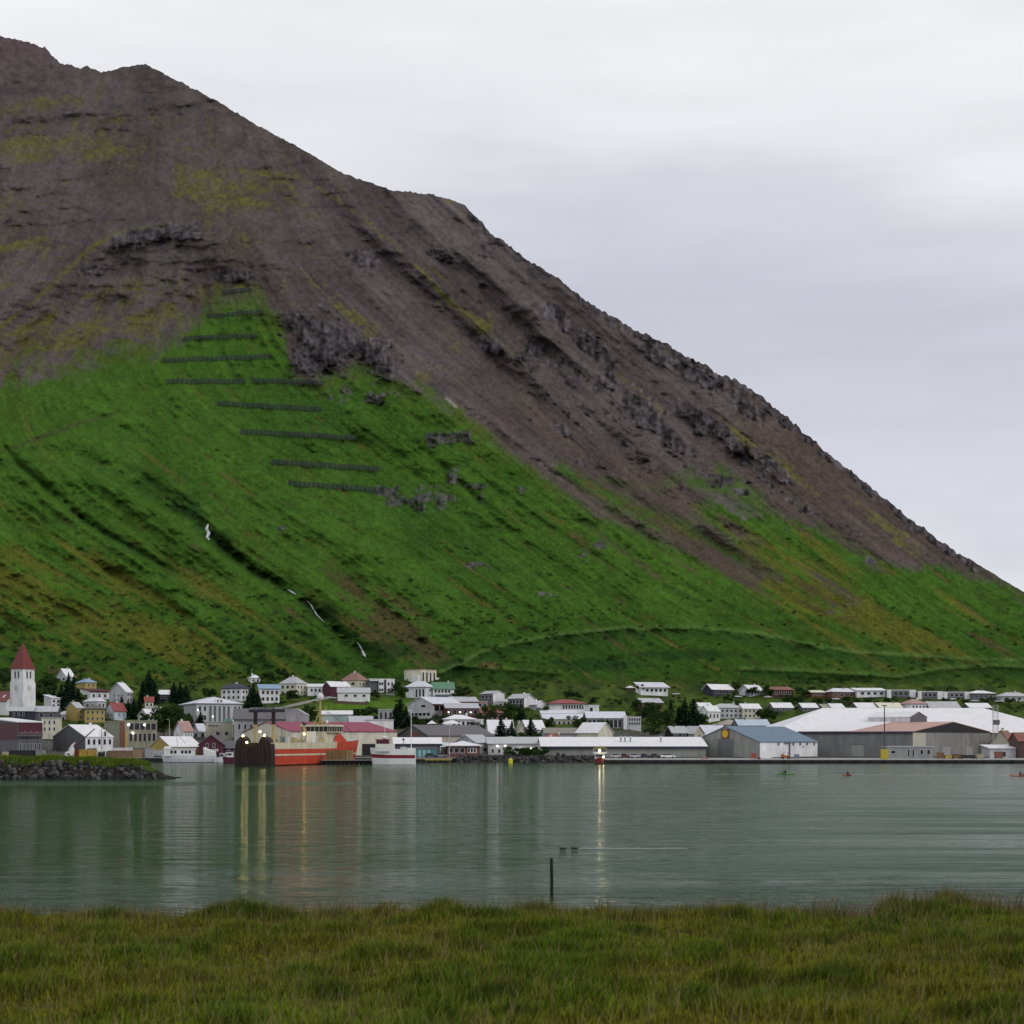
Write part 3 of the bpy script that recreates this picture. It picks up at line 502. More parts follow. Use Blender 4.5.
def B(label, x0, xc, x1, yb, ye, yr, a, roof, wc, rc, wl=None, wr=None, Y=None, dep=None, name='house', cat='house', over=.45, chim=False, frame='white', group=None, fascia=None, wl_mat=None, base=None, door=None, rt=.22):
    """corner at pixel (xc, yb); right wall reaches pixel x1, left wall reaches x0"""
    global NB; NB += 1
    Y = Y or float(Yg(xc, yb)); c = at(xc, yb, Y); ar = R(a); e = Vector((math.cos(ar), math.sin(ar), 0)); b = Vector((-math.sin(ar), math.cos(ar), 0))
    Lr = solve(c.x, c.y, e.x, e.y, x1)
    Ll = dep if dep else solve(c.x, c.y, b.x, b.y, x0)
    if not (1 < Lr < 140 and 1 < Ll < 90): print('BAD', label, Lr, Ll)
    Lr = min(max(Lr, 2), 140); Ll = min(max(Ll, 2), 60)
    s = Y / F; He = (yb - ye) * s
    ctr = c + e * Lr / 2 + b * Ll / 2; yr_at = ctr.y if roof != 'l' else (c + e * Lr / 2).y
    zr = CAMZ + (HOR - yr) * yr_at / F - c.z; rise = max(zr - He, .35) if roof not in ('flat',) else .3
    root = empty(name, c, ar); tag(root, label, cat, group)
    W_ = wallm(wc); RM = roofm(rc); FM = pm(frame, rough=.5)
    fm = pm(fascia, rough=.5) if fascia else RM
    wb = MB(); zb = -2.2
    # roof rises start at wall top; walls follow the gable
    if roof == 'r':      # ridge along x
        prof = [(0, zb), (Ll, zb), (Ll, He), (Ll / 2, He + rise), (0, He)]
        wb.prism([(0, y, z) for y, z in prof], (Lr, 0, 0), W_)
    elif roof == 'l':
        prof = [(0, zb), (Lr, zb), (Lr, He), (Lr / 2, He + rise), (0, He)]
        wb.prism([(x, 0, z) for x, z in prof], (0, Ll, 0), W_)
    elif roof == 'mono':  # rises towards the back
        wb.prism([(0, 0, zb), (0, Ll, zb), (0, Ll, He + rise), (0, 0, He)], (Lr, 0, 0), W_)
    elif roof == 'monol':  # rises towards the right end
        wb.prism([(0, 0, zb), (Lr, 0, zb), (Lr, 0, He + rise), (0, 0, He)], (0, Ll, 0), W_)
    else: wb.box(0, Lr, 0, Ll, zb, He, W_)
    if wl_mat:             # the left wall is clad in another colour
        wm = wallm(wl_mat); k = wb.mi(wm); wb.m[{'r': 0, 'l': 6, 'hip': 5, 'flat': 5}[roof]] = k
    wo = wb.build('wall', root)
    rb = MB(); o = over
    if roof == 'r':
        g = o * rise / (Ll / 2)
        slab(rb, [(-o, -o, He - g + .03), (Lr + o, -o, He - g + .03), (Lr + o, Ll / 2, He + rise + .03), (-o, Ll / 2, He + rise + .03)], rt, RM)
        slab(rb, [(-o, Ll / 2 + .01, He + rise + .03), (Lr + o, Ll / 2 + .01, He + rise + .03), (Lr + o, Ll + o, He - g + .03), (-o, Ll + o, He - g + .03)], rt, RM)
        if fascia: rb.box(-o - .03, Lr + o + .03, -o - .12, -o - .01, He - g - .55, He - g + .2, fm)
    elif roof == 'l':
        g = o * rise / (Lr / 2)
        slab(rb, [(-o, -o, He - g + .03), (Lr / 2, -o, He + rise + .03), (Lr / 2, Ll + o, He + rise + .03), (-o, Ll + o, He - g + .03)], rt, RM)
        slab(rb, [(Lr / 2 + .01, -o, He + rise + .03), (Lr + o, -o, He - g + .03), (Lr + o, Ll + o, He - g + .03), (Lr / 2 + .01, Ll + o, He + rise + .03)], rt, RM)
        if fascia: rb.box(-o - .12, -o - .01, -o, Ll + o, He - g - .5, He - g + .2, fm)
    elif roof == 'hip':
        rb.box(-o, Lr + o, -o, Ll + o, He + .03, He + .03 + rt, fm); z0 = He + .035 + rt; z1 = He + rise + .1
        if Lr >= Ll: q = min(Ll / 2 + o, (Lr + 2 * o) / 2 - .3); r0, r1 = (-o + q, Ll / 2, z1), (Lr + o - q, Ll / 2, z1)
        else: q = min(Lr / 2 + o, (Ll + 2 * o) / 2 - .3); r0, r1 = (Lr / 2, -o + q, z1), (Lr / 2, Ll + o - q, z1)
        A, Bq, Cq, Dq = (-o, -o, z0), (Lr + o, -o, z0), (Lr + o, Ll + o, z0), (-o, Ll + o, z0)
        if Lr >= Ll: fs = [(A, Bq, r1, r0), (Bq, Cq, r1), (Cq, Dq, r0, r1), (Dq, A, r0)]
        else: fs = [(A, Bq, r0), (Bq, Cq, r1, r0), (Cq, Dq, r1), (Dq, A, r0, r1)]
        for f in fs: rb.poly(f, RM)
    elif roof == 'mono':
        g = o * rise / Ll; slab(rb, [(-o, -o, He - g + .03), (Lr + o, -o, He - g + .03), (Lr + o, Ll + o, He + rise + g + .03), (-o, Ll + o, He + rise + g + .03)], rt, RM)
        if fascia: rb.box(-o - .03, Lr + o + .03, -o - .12, -o - .01, He - g - .5, He - g + .2, fm)
    elif roof == 'monol':
        g = o * rise / Lr; slab(rb, [(-o, -o, He - g + .03), (Lr + o, -o, He + rise + g + .03), (Lr + o, Ll + o, He + rise + g + .03), (-o, Ll + o, He - g + .03)], rt, RM)
    else:
        rb.box(-.2, Lr + .2, -.2, Ll + .2, He + .02, He + .4, fm); rb.box(-.05, Lr + .05, -.05, Ll + .05, He + .41, He + .46, RM)
    ro = rb.build('roof', root)
    if not chim and cat == 'house' and roof in ('r', 'l', 'hip') and NB % 3 != 1: chim = (.25, .5, .72)[NB % 3] + .05
    if chim:
        k = MB(); cx_2 = Lr * (.3 if isinstance(chim, bool) else chim); cy_2 = Ll / 2; zt = He + rise
        k.box(cx_2 - .4, cx_2 + .4, cy_2 - .4, cy_2 + .4, zt - .6, zt + 1.0, wallm(wc)); k.box(cx_2 - .5, cx_2 + .5, cy_2 - .5, cy_2 + .5, zt + 1.01, zt + 1.13, pm('dgrey')); k.build('chimney', ro)
    wins(root, 'r', Lr, He, wr, pm('lgrey', rough=.5) if NB % 3 else FM)
    if xc - x0 > 1.5 and not dep: wins(root, 'l', Ll, He, wl, FM)
    if door:
        face, u, w, h, col = door; d = MB(); m = pm(col); f2 = pm('dgrey')
        if face == 'r': d.box(u * Lr - w / 2, u * Lr + w / 2, -.07, -.012, 0, h, m); d.box(u * Lr - w / 2 - .15, u * Lr + w / 2 + .15, -.1, -.012, h + .01, h + .2, f2)
        else: y = Ll - u * Ll; d.box(-.07, -.012, y - w / 2, y + w / 2, 0, h, m); d.box(-.1, -.012, y - w / 2 - .15, y + w / 2 + .15, h + .01, h + .2, f2)
        d.build('door', root)
    root['_L'] = (Lr, Ll, He, rise); return root
def dims(r): return r['_L']
def lamp_on(root, pts, s=30, r=.35, col=(1, .93, .78)):     # lit floodlights fixed to a wall (face, u metres, z)
    for face, u, z in pts:
        k = MB(); p = (u, -.55, z) if face == 'r' else (-.55, u, z); k.ball(p, r, emit(col, s), 8)
        q = (u, -.01, z + .15) if face == 'r' else (-.01, u, z + .15); k.tube(q, Vector(p) + Vector((0, 0, .1)), .06, .06, pm('dgrey'), 5); k.build('floodlight', root)
def addbox(root, name, x0, x1, y0, y1, z0, z1, m): k = MB(); k.box(x0, x1, y0, y1, z0, z1, m); return k.build(name, root)
# --- church
def church():
    Y = 752.; a = 63; c = at(22.8, 713, Y); root = empty('church', c, R(a)); tag(root, 'white church with tall square tower and dark red spire', 'church')
    s = Y / F; w = 11.8 * s * .95 / math.cos(R(45)); wm = wallm('white'); rm = roofm((.16, .030, .028)); k = MB(); H = 44.2 * s; H1 = 31 * s
    k.box(-.35, w + .35, -.35, w + .35, -3, H1, wm); k.box(0, w, 0, w, H1 + .005, H, wm); tw = k.build('tower', root)
    k = MB(); z0 = H + .02; o = .5; ap = (w / 2, w / 2, H + 27.5 * s); A = [(-o, -o, z0), (w + o, -o, z0), (w + o, w + o, z0), (-o, w + o, z0)]
    for i in range(4): k.poly([A[i], A[(i + 1) % 4], ap], rm)
    k.poly(A[::-1], rm); k.tube((w / 2, w / 2, ap[2] - .4), (w / 2, w / 2, ap[2] + 1.6), .07, .05, pm('dgrey'), 5); k.build('spire', root)
    for f in 'rl':
        for u in (.36, .64): window(root, f, u * w, H - 9.3 * s, .09 * w * 1.3, 7 * s, pm('white'), pm('black'), 'louvre')
        d = MB(); n = 20; rr = 1.5; zc = H1 - 6 * s
        P = [(w / 2 + rr * math.cos(6.283 * i / n), -.36, zc + rr * math.sin(6.283 * i / n)) for i in range(n)]
        if f == 'l': P = [(-.36, x, z) for x, y, z in P]; d.prism(P[::-1], (-.1, 0, 0), pm((.55, .55, .5)))
        else: d.prism(P, (0, -.1, 0), pm((.55, .55, .5)))
        cf = d.build('clock_face', root); h = MB(); m = pm((.42, .35, .15))
        for L_, ang in ((1.2, 1.2), (.8, -.5)):
            q = (w / 2 + L_ * math.cos(ang), -.5, zc + L_ * math.sin(ang)); p = (w / 2, -.5, zc)
            if f == 'l': p, q = (-.5, p[0], p[2]), (-.5, q[0], q[2])
            h.tube(p, q, .09, .06, m, 5)
        h.build('clock_hand', cf)
    window(root, 'l', .45 * w, 6 * s, .6, 1.6, pm('white'), pm('black'))
    k = MB(); k.prism([(-.36, w + .3, -3), (-.36, w + 4.6, -3), (-.36, w + 4.6, .3), (-.36, w + .3, 9 * s)], (5, 0, 0), wm); k.build('buttress', root)
    # nave running away to the left behind the tower
    nl, nh, nr_ = 26, 6.2, 11; k = MB(); k.prism([(-2.4, w + .5, -2), (w + 2.4, w + .5, -2), (w + 2.4, w + .5, nh), (w / 2, w + .5, nr_), (-2.4, w + .5, nh)], (0, nl, 0), wm); k.build('nave_wall', root)
    k = MB(); ov = .5
    slab(k, [(-2.4 - ov, w + .2, nh - .4), (w / 2, w + .2, nr_ + .03), (w / 2, w + nl + 1, nr_ + .03), (-2.4 - ov, w + nl + 1, nh - .4)], .2, rm); slab(k, [(w / 2 + .01, w + .2, nr_ + .03), (w + 2.4 + ov, w + .2, nh - .4), (w + 2.4 + ov, w + nl + 1, nh - .4), (w / 2 + .01, w + nl + 1, nr_ + .03)], .2, rm); nv = k.build('roof', root)
    for y in (4.5, 9.0):
        k = MB(); f = lambda t: (-2.9 + t * (w / 2 + 2.9), nh - .4 + t * (nr_ - nh + .43) + .23)
        p, q = f(.35), f(.62); k.prism([(p[0], w + y, p[1]), (p[0], w + y + 1.1, p[1]), (q[0], w + y + 1.1, q[1]), (q[0], w + y, q[1])], (-.08, 0, .08), pm('rwhite')); k.build('skylight', nv)
church()
T = None
GR_T = 'house terraces stepped up the slope'
# --- left quarter
B('dark navy house with grey gabled roof right under the church tower', 8, 9, 33, 720, 711, 707.3, 6, 'r', 'navy', 'rgrey', 0, [(3, 1, .1, .7, .3, .95, .3, .6)], Y=720, dep=9)
B('small grey gable fronted house with one pale window, right of the navy house', 34, 34.5, 57, 721, 711.5, 706.5, 5, 'r', 'dgrey', 'rgrey', 0, [(2, 1, .1, .95, .25, .95, .35, .6)], Y=724, dep=8)
r = B('large maroon and slate blue warehouse with white roof and balcony by the left edge', -14, 17, 42.5, 754, 722.5, 718, 35, 'mono', 'dgrey', 'rwhite', 0, 0, Y=553, name='warehouse', cat='warehouse', rt=.35)
L, D2, H, rs = dims(r); addbox(r, 'upper_cladding', .4, L - .1, -.1, -.01, H * .62, H - .05, pm('maroon')); addbox(r, 'side_cladding', -.1, -.01, .1, D2 - .1, H * .45, H - .05, pm('maroon'))
k = MB(); k.box(.5, L - .3, -1.6, -.12, H * .56, H * .56 + .18, pm('dgrey'))
for i in range(9): k.box(.5 + i * (L - .9) / 8, .58 + i * (L - .9) / 8, -1.58, -1.5, H * .56 + .19, H * .56 + 1.2, pm('dgrey'))
k.box(.5, L - .3, -1.6, -1.5, H * .56 + 1.21, H * .56 + 1.3, pm('lgrey')); k.build('balcony', r)
wins(r, 'r', L, H, [(3, 1, .2, .9, .66, .95, .25, .6), (3, 1, .1, .95, .38, .55, .5, .3), (6, 1, .05, .95, .02, .36, .35, .8)], pm('lgrey'))
B('small white two storey house with sloping white roof beside the church tower', 44, 51.5, 60.5, 711, 698, 695, 40, 'mono', 'white', 'rwhite', 0, [(2, 2)], Y=770)
B('white roofed grey gabled house standing highest behind the church', 56.5, 66.5, 74.5, 682, 676.5, 669, 42, 'r', 'lgrey', 'rwhite', [(2, 1)], 0)
B('cream flat roofed house with yellowish windows behind the maroon warehouse', 41, 41.5, 57.5, 734, 718.5, 717, 4, 'flat', 'cream', 'rgrey', 0, [(3, 2, .05, .95, .1, .95, .35, .5)], Y=640, dep=8)
B('little white house with pale curved roof beside the grey gable fronted one', 57, 60, 71, 724, 715, 711.5, 20, 'hip', 'white', 'lav', 0, [(2, 1)], Y=735)
B('yellow house with light blue hipped roof among dark spruces', 76, 85, 96.5, 691, 682.5, 679, 35, 'hip', 'yellow', 'blue', 0, [(2, 1, .1, .95, .4, .95, .3, .5)])
B('white flat house with dark red roof edge in front of the yellow house', 80, 90, 110, 700, 691, 688, 25, 'mono', 'white', 'maroon', [(1, 1, .1, .9, .2, .8, .6, .5)], [(3, 1, .05, .9, .15, .8, .35, .55)], fascia='maroon')
B('white gabled house with steep white roof and a broad grey gable end', 109, 126.5, 132.5, 703.5, 692, 683, 55, 'r', 'lgrey', 'rwhite', [(3, 2, .2, .9, .1, .9, .3, .4)], [(2, 2)], chim=.7)
B('cream house with pale grey green hipped roof behind the yellow mansard house', 83.5, 97, 106, 714, 701.5, 698, 40, 'hip', 'lgrey', 'lav', [(2, 1, .1, .9, .4, .95)], [(2, 1, .1, .9, .4, .95)])
B('house with low grey roof and yellow walls beside the yellow mansard house', 66, 77, 83.5, 721, 708, 702.5, 45, 'r', 'yellow', 'rgrey', 0, [(1, 2, .1, .9, .1, .9, .4, .45)], Y=728)
r = B('ochre yellow house with dark mansard roof and paired windows', 79, 85, 105, 722.5, 709, 705, 20, 'hip', 'yellow', 'rdark', 0, [(4, 2, .03, .99, .05, .97, .36, .45)], Y=722, over=.7)
B('pale blue house with bright red gabled roof', 105, 114.5, 126.5, 720, 711, 703, 42, 'r', 'pblue', 'red', [(2, 1, .2, .9, .2, .9, .25, .4)], [(2, 1, .2, .95, .3, .85, .2, .35)], chim=.6)
addbox(B('small white shed with a flat roof below the red roofed house', 115, 116, 123, 724, 720, 719, 10, 'flat', 'white', 'rwhite', 0, [(1, 1)], Y=705, dep=4), 'step', .5, 2, -1, -.02, -.5, .3, pm('conc'))
r = B('flat roofed concrete block with blank olive end wall and dark window bands', 104, 119.5, 157, 749, 721.5, 720.5, 24, 'flat', 'olive', 'olive', 0, 0, Y=585, name='concrete_block', cat='building')
L, D2, H, rs = dims(r); addbox(r, 'brick_pier', .1, L * .14, -.2, -.01, 0, H - .05, pm('brick')); addbox(r, 'yellow_panel', L * .145, L * .22, -.15, -.01, 0, H * .62, pm('yellow'))
wins(r, 'r', L, H, [(5, 1, .24, .98, .66, .97, .86, .78), (6, 1, .24, .98, .22, .62, .6, .7)], pm('beige')); lamp_on(r, [('r', L * .24, H * .88), ('r', L * .66, H * .88), ('r', L * .35, H * .58)], s=5, r=.42, col=(1, .97, .9))
r = B('big white house with blank dark grey end wall, white roof and a row of windows', 53, 85.5, 113, 753, 737, 725.2, 50, 'r', 'white', 'rwhite', 0, [(5, 1, .02, .98, .45, .92, .42, .68)], Y=560, wl_mat=(.115, .115, .125), over=.3)
L, D2, H, rs = dims(r); k = MB(); k.prism([(L * .45, -.2, H - .2), (L * .95, -.2, H - .2), (L * .7, -.2, H + rs * .62)], (0, D2 * .3, 0), wallm('white')); g = k.build('dormer', r); k = MB(); k.box(L * .67, L * .73, -.26, -.21, H + .3, H + 2.0, GLASS); k.build('dormer_window', g)
addbox(r, 'plinth_opening', L * .05, L * .4, -.08, -.01, .4, 1.8, pm('dgrey'))
B('small white walled house with red roof half hidden behind spruces', 143, 145, 153.5, 708.5, 701.5, 697, 15, 'r', 'cream', 'red', 0, [(2, 1)], dep=7)
B('dark blue house with a bright white roof between two spruce groups', 158, 159, 169, 701, 694.5, 690.3, 10, 'mono', 'navy', 'rwhite', 0, [(2, 1)], dep=8)
B('pale grey gabled house with white roof behind the flat concrete block', 138, 148.5, 157.5, 722, 716, 709.3, 45, 'r', 'lgrey', 'rwhite', [(2, 1)], [(2, 1)], Y=722)
B('second little white roofed house just behind the pale grey gable', 153, 155, 161.5, 716, 712, 707.3, 30, 'r', 'grey', 'rwhite', 0, 0, Y=748)
r = B('large three storey grey school building with pale hipped roof', 180, 196.5, 242, 727, 703.5, 697.5, 24, 'hip', 'lgrey', 'lav', 0, [(2, 2, .02, .24, .2, .97, .4, .5), (2, 2, .8, .99, .2, .97, .4, .5)], Y=705, name='school', cat='building', wl_mat='grey', over=.8)
L, D2, H, rs = dims(r)
for i in range(5):
    k = MB(); k.box(L * (.28 + .10 * i), L * (.33 + .10 * i), -.14, -.01, H * .12, H * .9, pm('dgrey')); k.build('stair_window', r)
k = MB(); k.box(L * .44, L * .58, .6, 4, H - .2, H + 2.4, wallm('white')); dm = k.build('dormer', r); k = MB(); k.box(L * .46, L * .49, .5, .59, H + .7, H + 1.8, GLASS); k.box(L * .53, L * .56, .5, .59, H + .7, H + 1.8, GLASS); k.build('dormer_window', dm)
lamp_on(r, [('r', .5, H * .72), ('r', L * .35, H * .45)], s=4, r=.28)
r = B('plain beige block with dark lettering above two windows', 204, 205.5, 231.5, 742, 722.5, 721.5, 8, 'flat', 'beige', 'rgrey', 0, [(2, 1, .3, .98, .25, .6, .42, .5)], Y=640, dep=12, name='commercial_block', cat='building')
L, D2, H, rs = dims(r); k = MB(); rr = random.Random(3); x = L * .1
while x < L * .52: w = rr.uniform(.25, .6); k.box(x, x + w, -.12, -.01, H * .80, H * .80 + rr.uniform(.5, .9), pm('dgrey')); x += w + .15
k.build('lettering', r); addbox(r, 'green_awning', L * .7, L, -.3, -.01, H + .5, H + 1.6, pm((.15, .4, .3)))
B('little white house with faded pink and grey roof beside leafy trees', 174, 183.5, 193, 741, 731, 721.5, 42, 'r', 'white', 'pink', 0, [(3, 1, .1, .95, .2, .9, .3, .6)], Y=632)
B('low white cottage with pale roof between the pink roofed house and the beige block', 193, 199, 206, 740, 731, 724, 35, 'r', 'lgrey', 'lav', [(1, 1)], [(1, 1)], Y=655)
B('white two storey house with dark blue hipped roof on the upper slope', 221, 241.5, 248.5, 701.5, 688.5, 684, 62, 'hip', 'white', 'navy', [(4, 2, .04, .96, .1, .95, .45, .45)], [(2, 2)], over=.7)
B('tiny white house with arched front standing alone above the blue roofs', 248, 251, 260.5, 683, 678, 675, 20, 'hip', 'white', 'rwhite', 0, [(2, 1)])
B('two storey house with light blue roof, white and pink balconies', 258, 260, 279.5, 703.5, 688.5, 684.7, 14, 'mono', 'white', 'blue', 0, [(4, 2, .05, .97, .08, .95, .5, .5)], dep=10, over=.8)
B('cream two storey villa with grey hipped roof and bright right wall', 279.5, 296, 306.5, 696.5, 683.5, 677, 52, 'hip', 'cream', 'rgrey', [(3, 2, .05, .95, .1, .95, .5, .5)], [(3, 2, .08, .96, .1, .92, .32, .42)], chim=.5)
B('long dark grey roofed workshop behind the trawler gantry', 231, 234, 292, 742, 719, 709, 8, 'r', 'grey', 'rdark', 0, [(9, 1, .04, .96, .45, .85, .4, .6)], Y=622, dep=22, name='workshop', cat='building', over=.7)
B('plain grey metal shed with a gable above the red roof', 286, 286.5, 305.5, 742, 714.5, 709, 3, 'l', 'grey', 'rgrey', 0, 0, Y=596, dep=18, name='metal_shed', cat='shed', over=.1)
r = B('long cream quayside hall with wide magenta red roof', 243, 292, 397, 759.5, 731.7, 722.5, 28, 'r', 'cream', 'magenta', [(3, 1, .1, .9, .2, .45, .3, .5)], [(2, 1, .55, .75, .35, .5, .2, .5)], Y=528, name='quay_hall', cat='warehouse', over=.35)
L, D2, H, rs = dims(r); addbox(r, 'dark_doorway', L * .66, L * .93, -.12, -.01, .2, H * .56, pm('black')); addbox(r, 'narrow_door', L * .575, L * .6, -.1, -.01, .1, H * .4, pm('dgrey'))
B('blank white walled block rising above the right end of the magenta roof', 364, 365, 393, 752, 720.5, 719.8, 3, 'flat', 'white', 'lgrey', 0, 0, Y=572, dep=8, name='white_block', cat='building')
B('long white roofed house with bands of windows right of the cream villa', 306.5, 307.5, 330, 696, 686.8, 684, 8, 'mono', 'white', 'rwhite', 0, [(5, 1, .1, .97, .35, .9, .5, .55)], dep=10)
B('white roofed house with a maroon end wall', 323, 331, 350, 698.5, 686.5, 681.8, 30, 'r', 'maroon', 'rwhite', 0, [(3, 1, .2, .95, .4, .9, .4, .5)])
B('low white house with wide grey blue roof and dark red basement', 337, 338, 370, 702.5, 692.5, 688, 8, 'r', 'white', 'rgrey', 0, [(3, 1, .12, .95, .45, .9, .35, .5)], dep=10)
B('white villa with brown hipped roof left of the twin cubes', 341, 357.5, 368.5, 693, 680.5, 672.8, 50, 'hip', 'cream', 'rbrown', [(2, 2)], [(3, 2, .1, .95, .1, .95, .3, .4)], chim=.5)
r = B('pair of white cube houses joined by dark timber balconies', 368, 369, 394.5, 693.5, 679.5, 678.8, 8, 'flat', 'dgrey', 'rwhite', 0, 0, dep=9, name='twin_house')
L, D2, H, rs = dims(r)
for (q0, q1) in ((.38, .58), (.68, 1.0)):
    k = MB(); k.box(L * q0, L * q1, -1.5, -.01, -2, H + .3, wallm('white')); cb = k.build('cube_front', r); k = MB()
    for zz_ in (.15, .6):
        for qq in (.25, .7): x = L * (q0 + (q1 - q0) * qq); k.box(x - .5, x + .5, -1.56, -1.51, H * zz_, H * zz_ + 1.5, GLASS)
    k.build('cube_window', cb)
addbox(r, 'porch_roof', L * .02, L * .37, -1.2, -.02, H * .9, H * .97, pm('white'))
B('pale teal shed with white roof behind the trawler bridge', 321, 322, 352, 738, 714.5, 711, 6, 'mono', (.36, .45, .43), 'rwhite', 0, [(2, 1, .1, .6, .3, .7, .3, .5)], Y=640, dep=8, name='teal_shed', cat='shed')
B('grey blue roofed cottage just above the magenta roof', 348, 350, 373, 740, 724, 716.5, 10, 'r', 'grey', 'rgrey', 0, 0, Y=610, dep=10)
B('row of small grey and white garden sheds below the green lawn', 377, 378, 393.5, 722, 710, 709, 5, 'flat', 'grey', 'rgrey', 0, [(3, 1, .05, .95, .1, .9, .45, .75)], Y=718, dep=5, name='garden_shed', cat='shed')
r = B('large cream villa with tall windows standing highest above the town', 404, 420.5, 436.5, 684, 669.5, 668.2, 50, 'flat', 'cream', 'rbrown', [(4, 1, .1, .95, .1, .45, .35, .7)], [(4, 1, .05, .97, .15, .85, .42, .9)], name='villa')
L, D2, H, rs = dims(r); addbox(r, 'side_wing', L + .02, L + 3.2, .8, 6, -2, H * .5, wallm('white')); addbox(r, 'front_wing', -1.6, -.02, .3, D2 * .5, -2, H * .58, wallm('white'))
B('white house with pale grey hipped roof in front of the high villa', 406, 425.5, 433.5, 699.5, 687, 681.3, 60, 'hip', 'white', 'lav', [(3, 1, .45, .98, .1, .9, .5, .8)], [(1, 2, .2, .9, .1, .95, .25, .35)], over=.9)
r = B('white house with a green roof and dark balcony', 432, 433, 454, 698.5, 688.5, 682.5, 8, 'r', 'white', 'green', 0, [(5, 1, .05, .85, .5, .92, .6, .6)], dep=10, over=.6)
L, D2, H, rs = dims(r); addbox(r, 'balcony', L * .1, L * .85, -1.4, -.02, .6, 2.2, pm('dgrey'))
B('grey terraced house with gable end and long dark window bands', 408, 433, 463, 718, 704, 697.5, 42, 'r', 'lgrey', 'lav', [(1, 1, .5, .75, .75, .98, .7, .8), (5, 1, .1, .9, .1, .45, .8, .6)], [(5, 1, .02, .98, .45, .95, .85, .7)], name='terrace', group=GR_T, Y=728, fascia='maroon')
r = B('lower maroon banded terrace with small lit lamps', 443, 446, 479, 722, 708, 703.5, 12, 'r', 'maroon', 'rgrey', 0, [(6, 1, .03, .97, .45, .95, .7, .6)], name='terrace', group=GR_T, Y=722, dep=12)
L, D2, H, rs = dims(r); lamp_on(r, [('r', L * .08, H * .7), ('r', L * .42, H * .7), ('r', L * .74, H * .7)], s=5, r=.35, col=(1, .75, .45))
B('upper grey end of the terraces with a broad sloping roof', 450, 452, 478, 716, 701.5, 697.2, 15, 'r', 'rust', 'rgrey', 0, [(4, 1, .2, .98, .4, .9, .6, .6)], name='terrace', group=GR_T, Y=748, dep=14)
B('cream and maroon terrace with dark windows next to the dark fronted house', 471, 472, 488, 714, 702, 698.5, 8, 'flat', 'pink', 'rgrey', 0, [(3, 2, .03, .97, .05, .95, .6, .5)], name='terrace', group=GR_T, Y=757, dep=9)
B('low rusty roofed terrace among pale shrubs', 476, 477, 508, 723, 713, 708.5, 6, 'mono', (.32, .18, .15), 'rust', 0, [(6, 1, .05, .95, .2, .85, .5, .6)], name='terrace', group=GR_T, Y=728, dep=9)
B('low white house with bright white roof behind the long dark hall', 442, 444, 475.5, 730, 719.5, 715, 10, 'hip', 'white', 'rwhite', 0, [(5, 1, .25, .98, .35, .9, .5, .6)], Y=690, dep=11, over=.8)
B('small white annex with dark windows beside the low white house', 474, 476, 483.5, 730, 720, 718.5, 6, 'flat', 'white', 'rwhite', 0, [(2, 1, .05, .95, .1, .7, .7, .6)], Y=684, dep=6)
r = B('long dark grey roofed hall with a brick panelled gable', 398, 428.5, 493, 756, 735.5, 725.5, 36, 'r', 'beige', 'rdark', 0, 0, Y=566, name='long_hall', cat='warehouse', wl_mat=(.10, .11, .10), over=.6)
L, D2, H, rs = dims(r); k = MB(); k.box(-.1, -.01, D2 * .33, D2 * .62, H * .3, H + rs * .4, pm('brick')); k.build('brick_panel', r)
r = B('white roofed quay shed with turquoise wall and red gable', 393, 395, 440, 758, 743.5, 738, 5, 'r', 'dgrey', 'rwhite', 0, 0, Y=531, dep=10, name='quay_shed', cat='shed', fascia='navy', over=.8)
L, D2, H, rs = dims(r); addbox(r, 'turquoise_wall', L * .45, L * .93, -.12, -.01, .2, H * .62, pm('teal')); addbox(r, 'grey_band', L * .3, L * .95, -.1, -.01, H * .64, H * .82, pm('grey'))
k = MB(); k.prism([(L + .6, -.6, H - .3), (L + .6, D2 + .6, H - .3), (L + .6, D2 / 2, H + rs)], (.2, 0, 0), pm('red')); k.build('red_gable', r)
for q in (.55, .65, .75): addbox(r, 'shutter', L * q - .5, L * q + .5, -.16, -.121, .4, H * .55, pm((.3, .5, .5)))
r = B('dark red quayside cafe with pale canopy roof', 446, 447, 480, 758, 746.2, 741.3, 5, 'hip', 'brick', 'rwhite', 0, [(3, 1, .03, .55, .35, .9, .7, .7)], Y=532, dep=11, name='cafe', cat='building', over=1.0)
L, D2, H, rs = dims(r); k = MB(); k.box(L * .62, L * .9, -.12, -.01, H * .42, H * .85, pm('white')); 
for q in (.66, .75, .84): k.box(L * q - .35, L * q + .35, -.15, -.121, H * .47, H * .8, GLASS)
k.build('white_window', r)
B('low pale blue roofed lean to between the quay shed and the cafe', 441, 441.5, 455, 756, 747, 743.5, 4, 'mono', 'dgrey', 'pblue', 0, [(2, 1)], Y=546, dep=6, name='lean_to', cat='shed')
B('grey gabled building with light grey roof behind the cafe', 455, 476, 492, 757, 742.5, 735.2, 48, 'r', 'grey', 'rgrey', 0, [(1, 1, .3, .8, .3, .7, .4, .6)], Y=544, name='grey_workshop', cat='building')
r = B('long pale grey workshop with lamps along its wall above the rock revetment', 487, 488, 574, 756, 743.8, 737.5, 3, 'r', 'lgrey', 'rgrey', 0, [(3, 1, .02, .24, .15, .65, .35, .6)], Y=545, dep=14, name='grey_workshop', cat='building')
L, D2, H, rs = dims(r); lamp_on(r, [('r', L * q, H * .82) for q in (.11, .20)] + [('r', L * q, H * .6) for q in (.39, .5, .58)], s=6, r=.3)
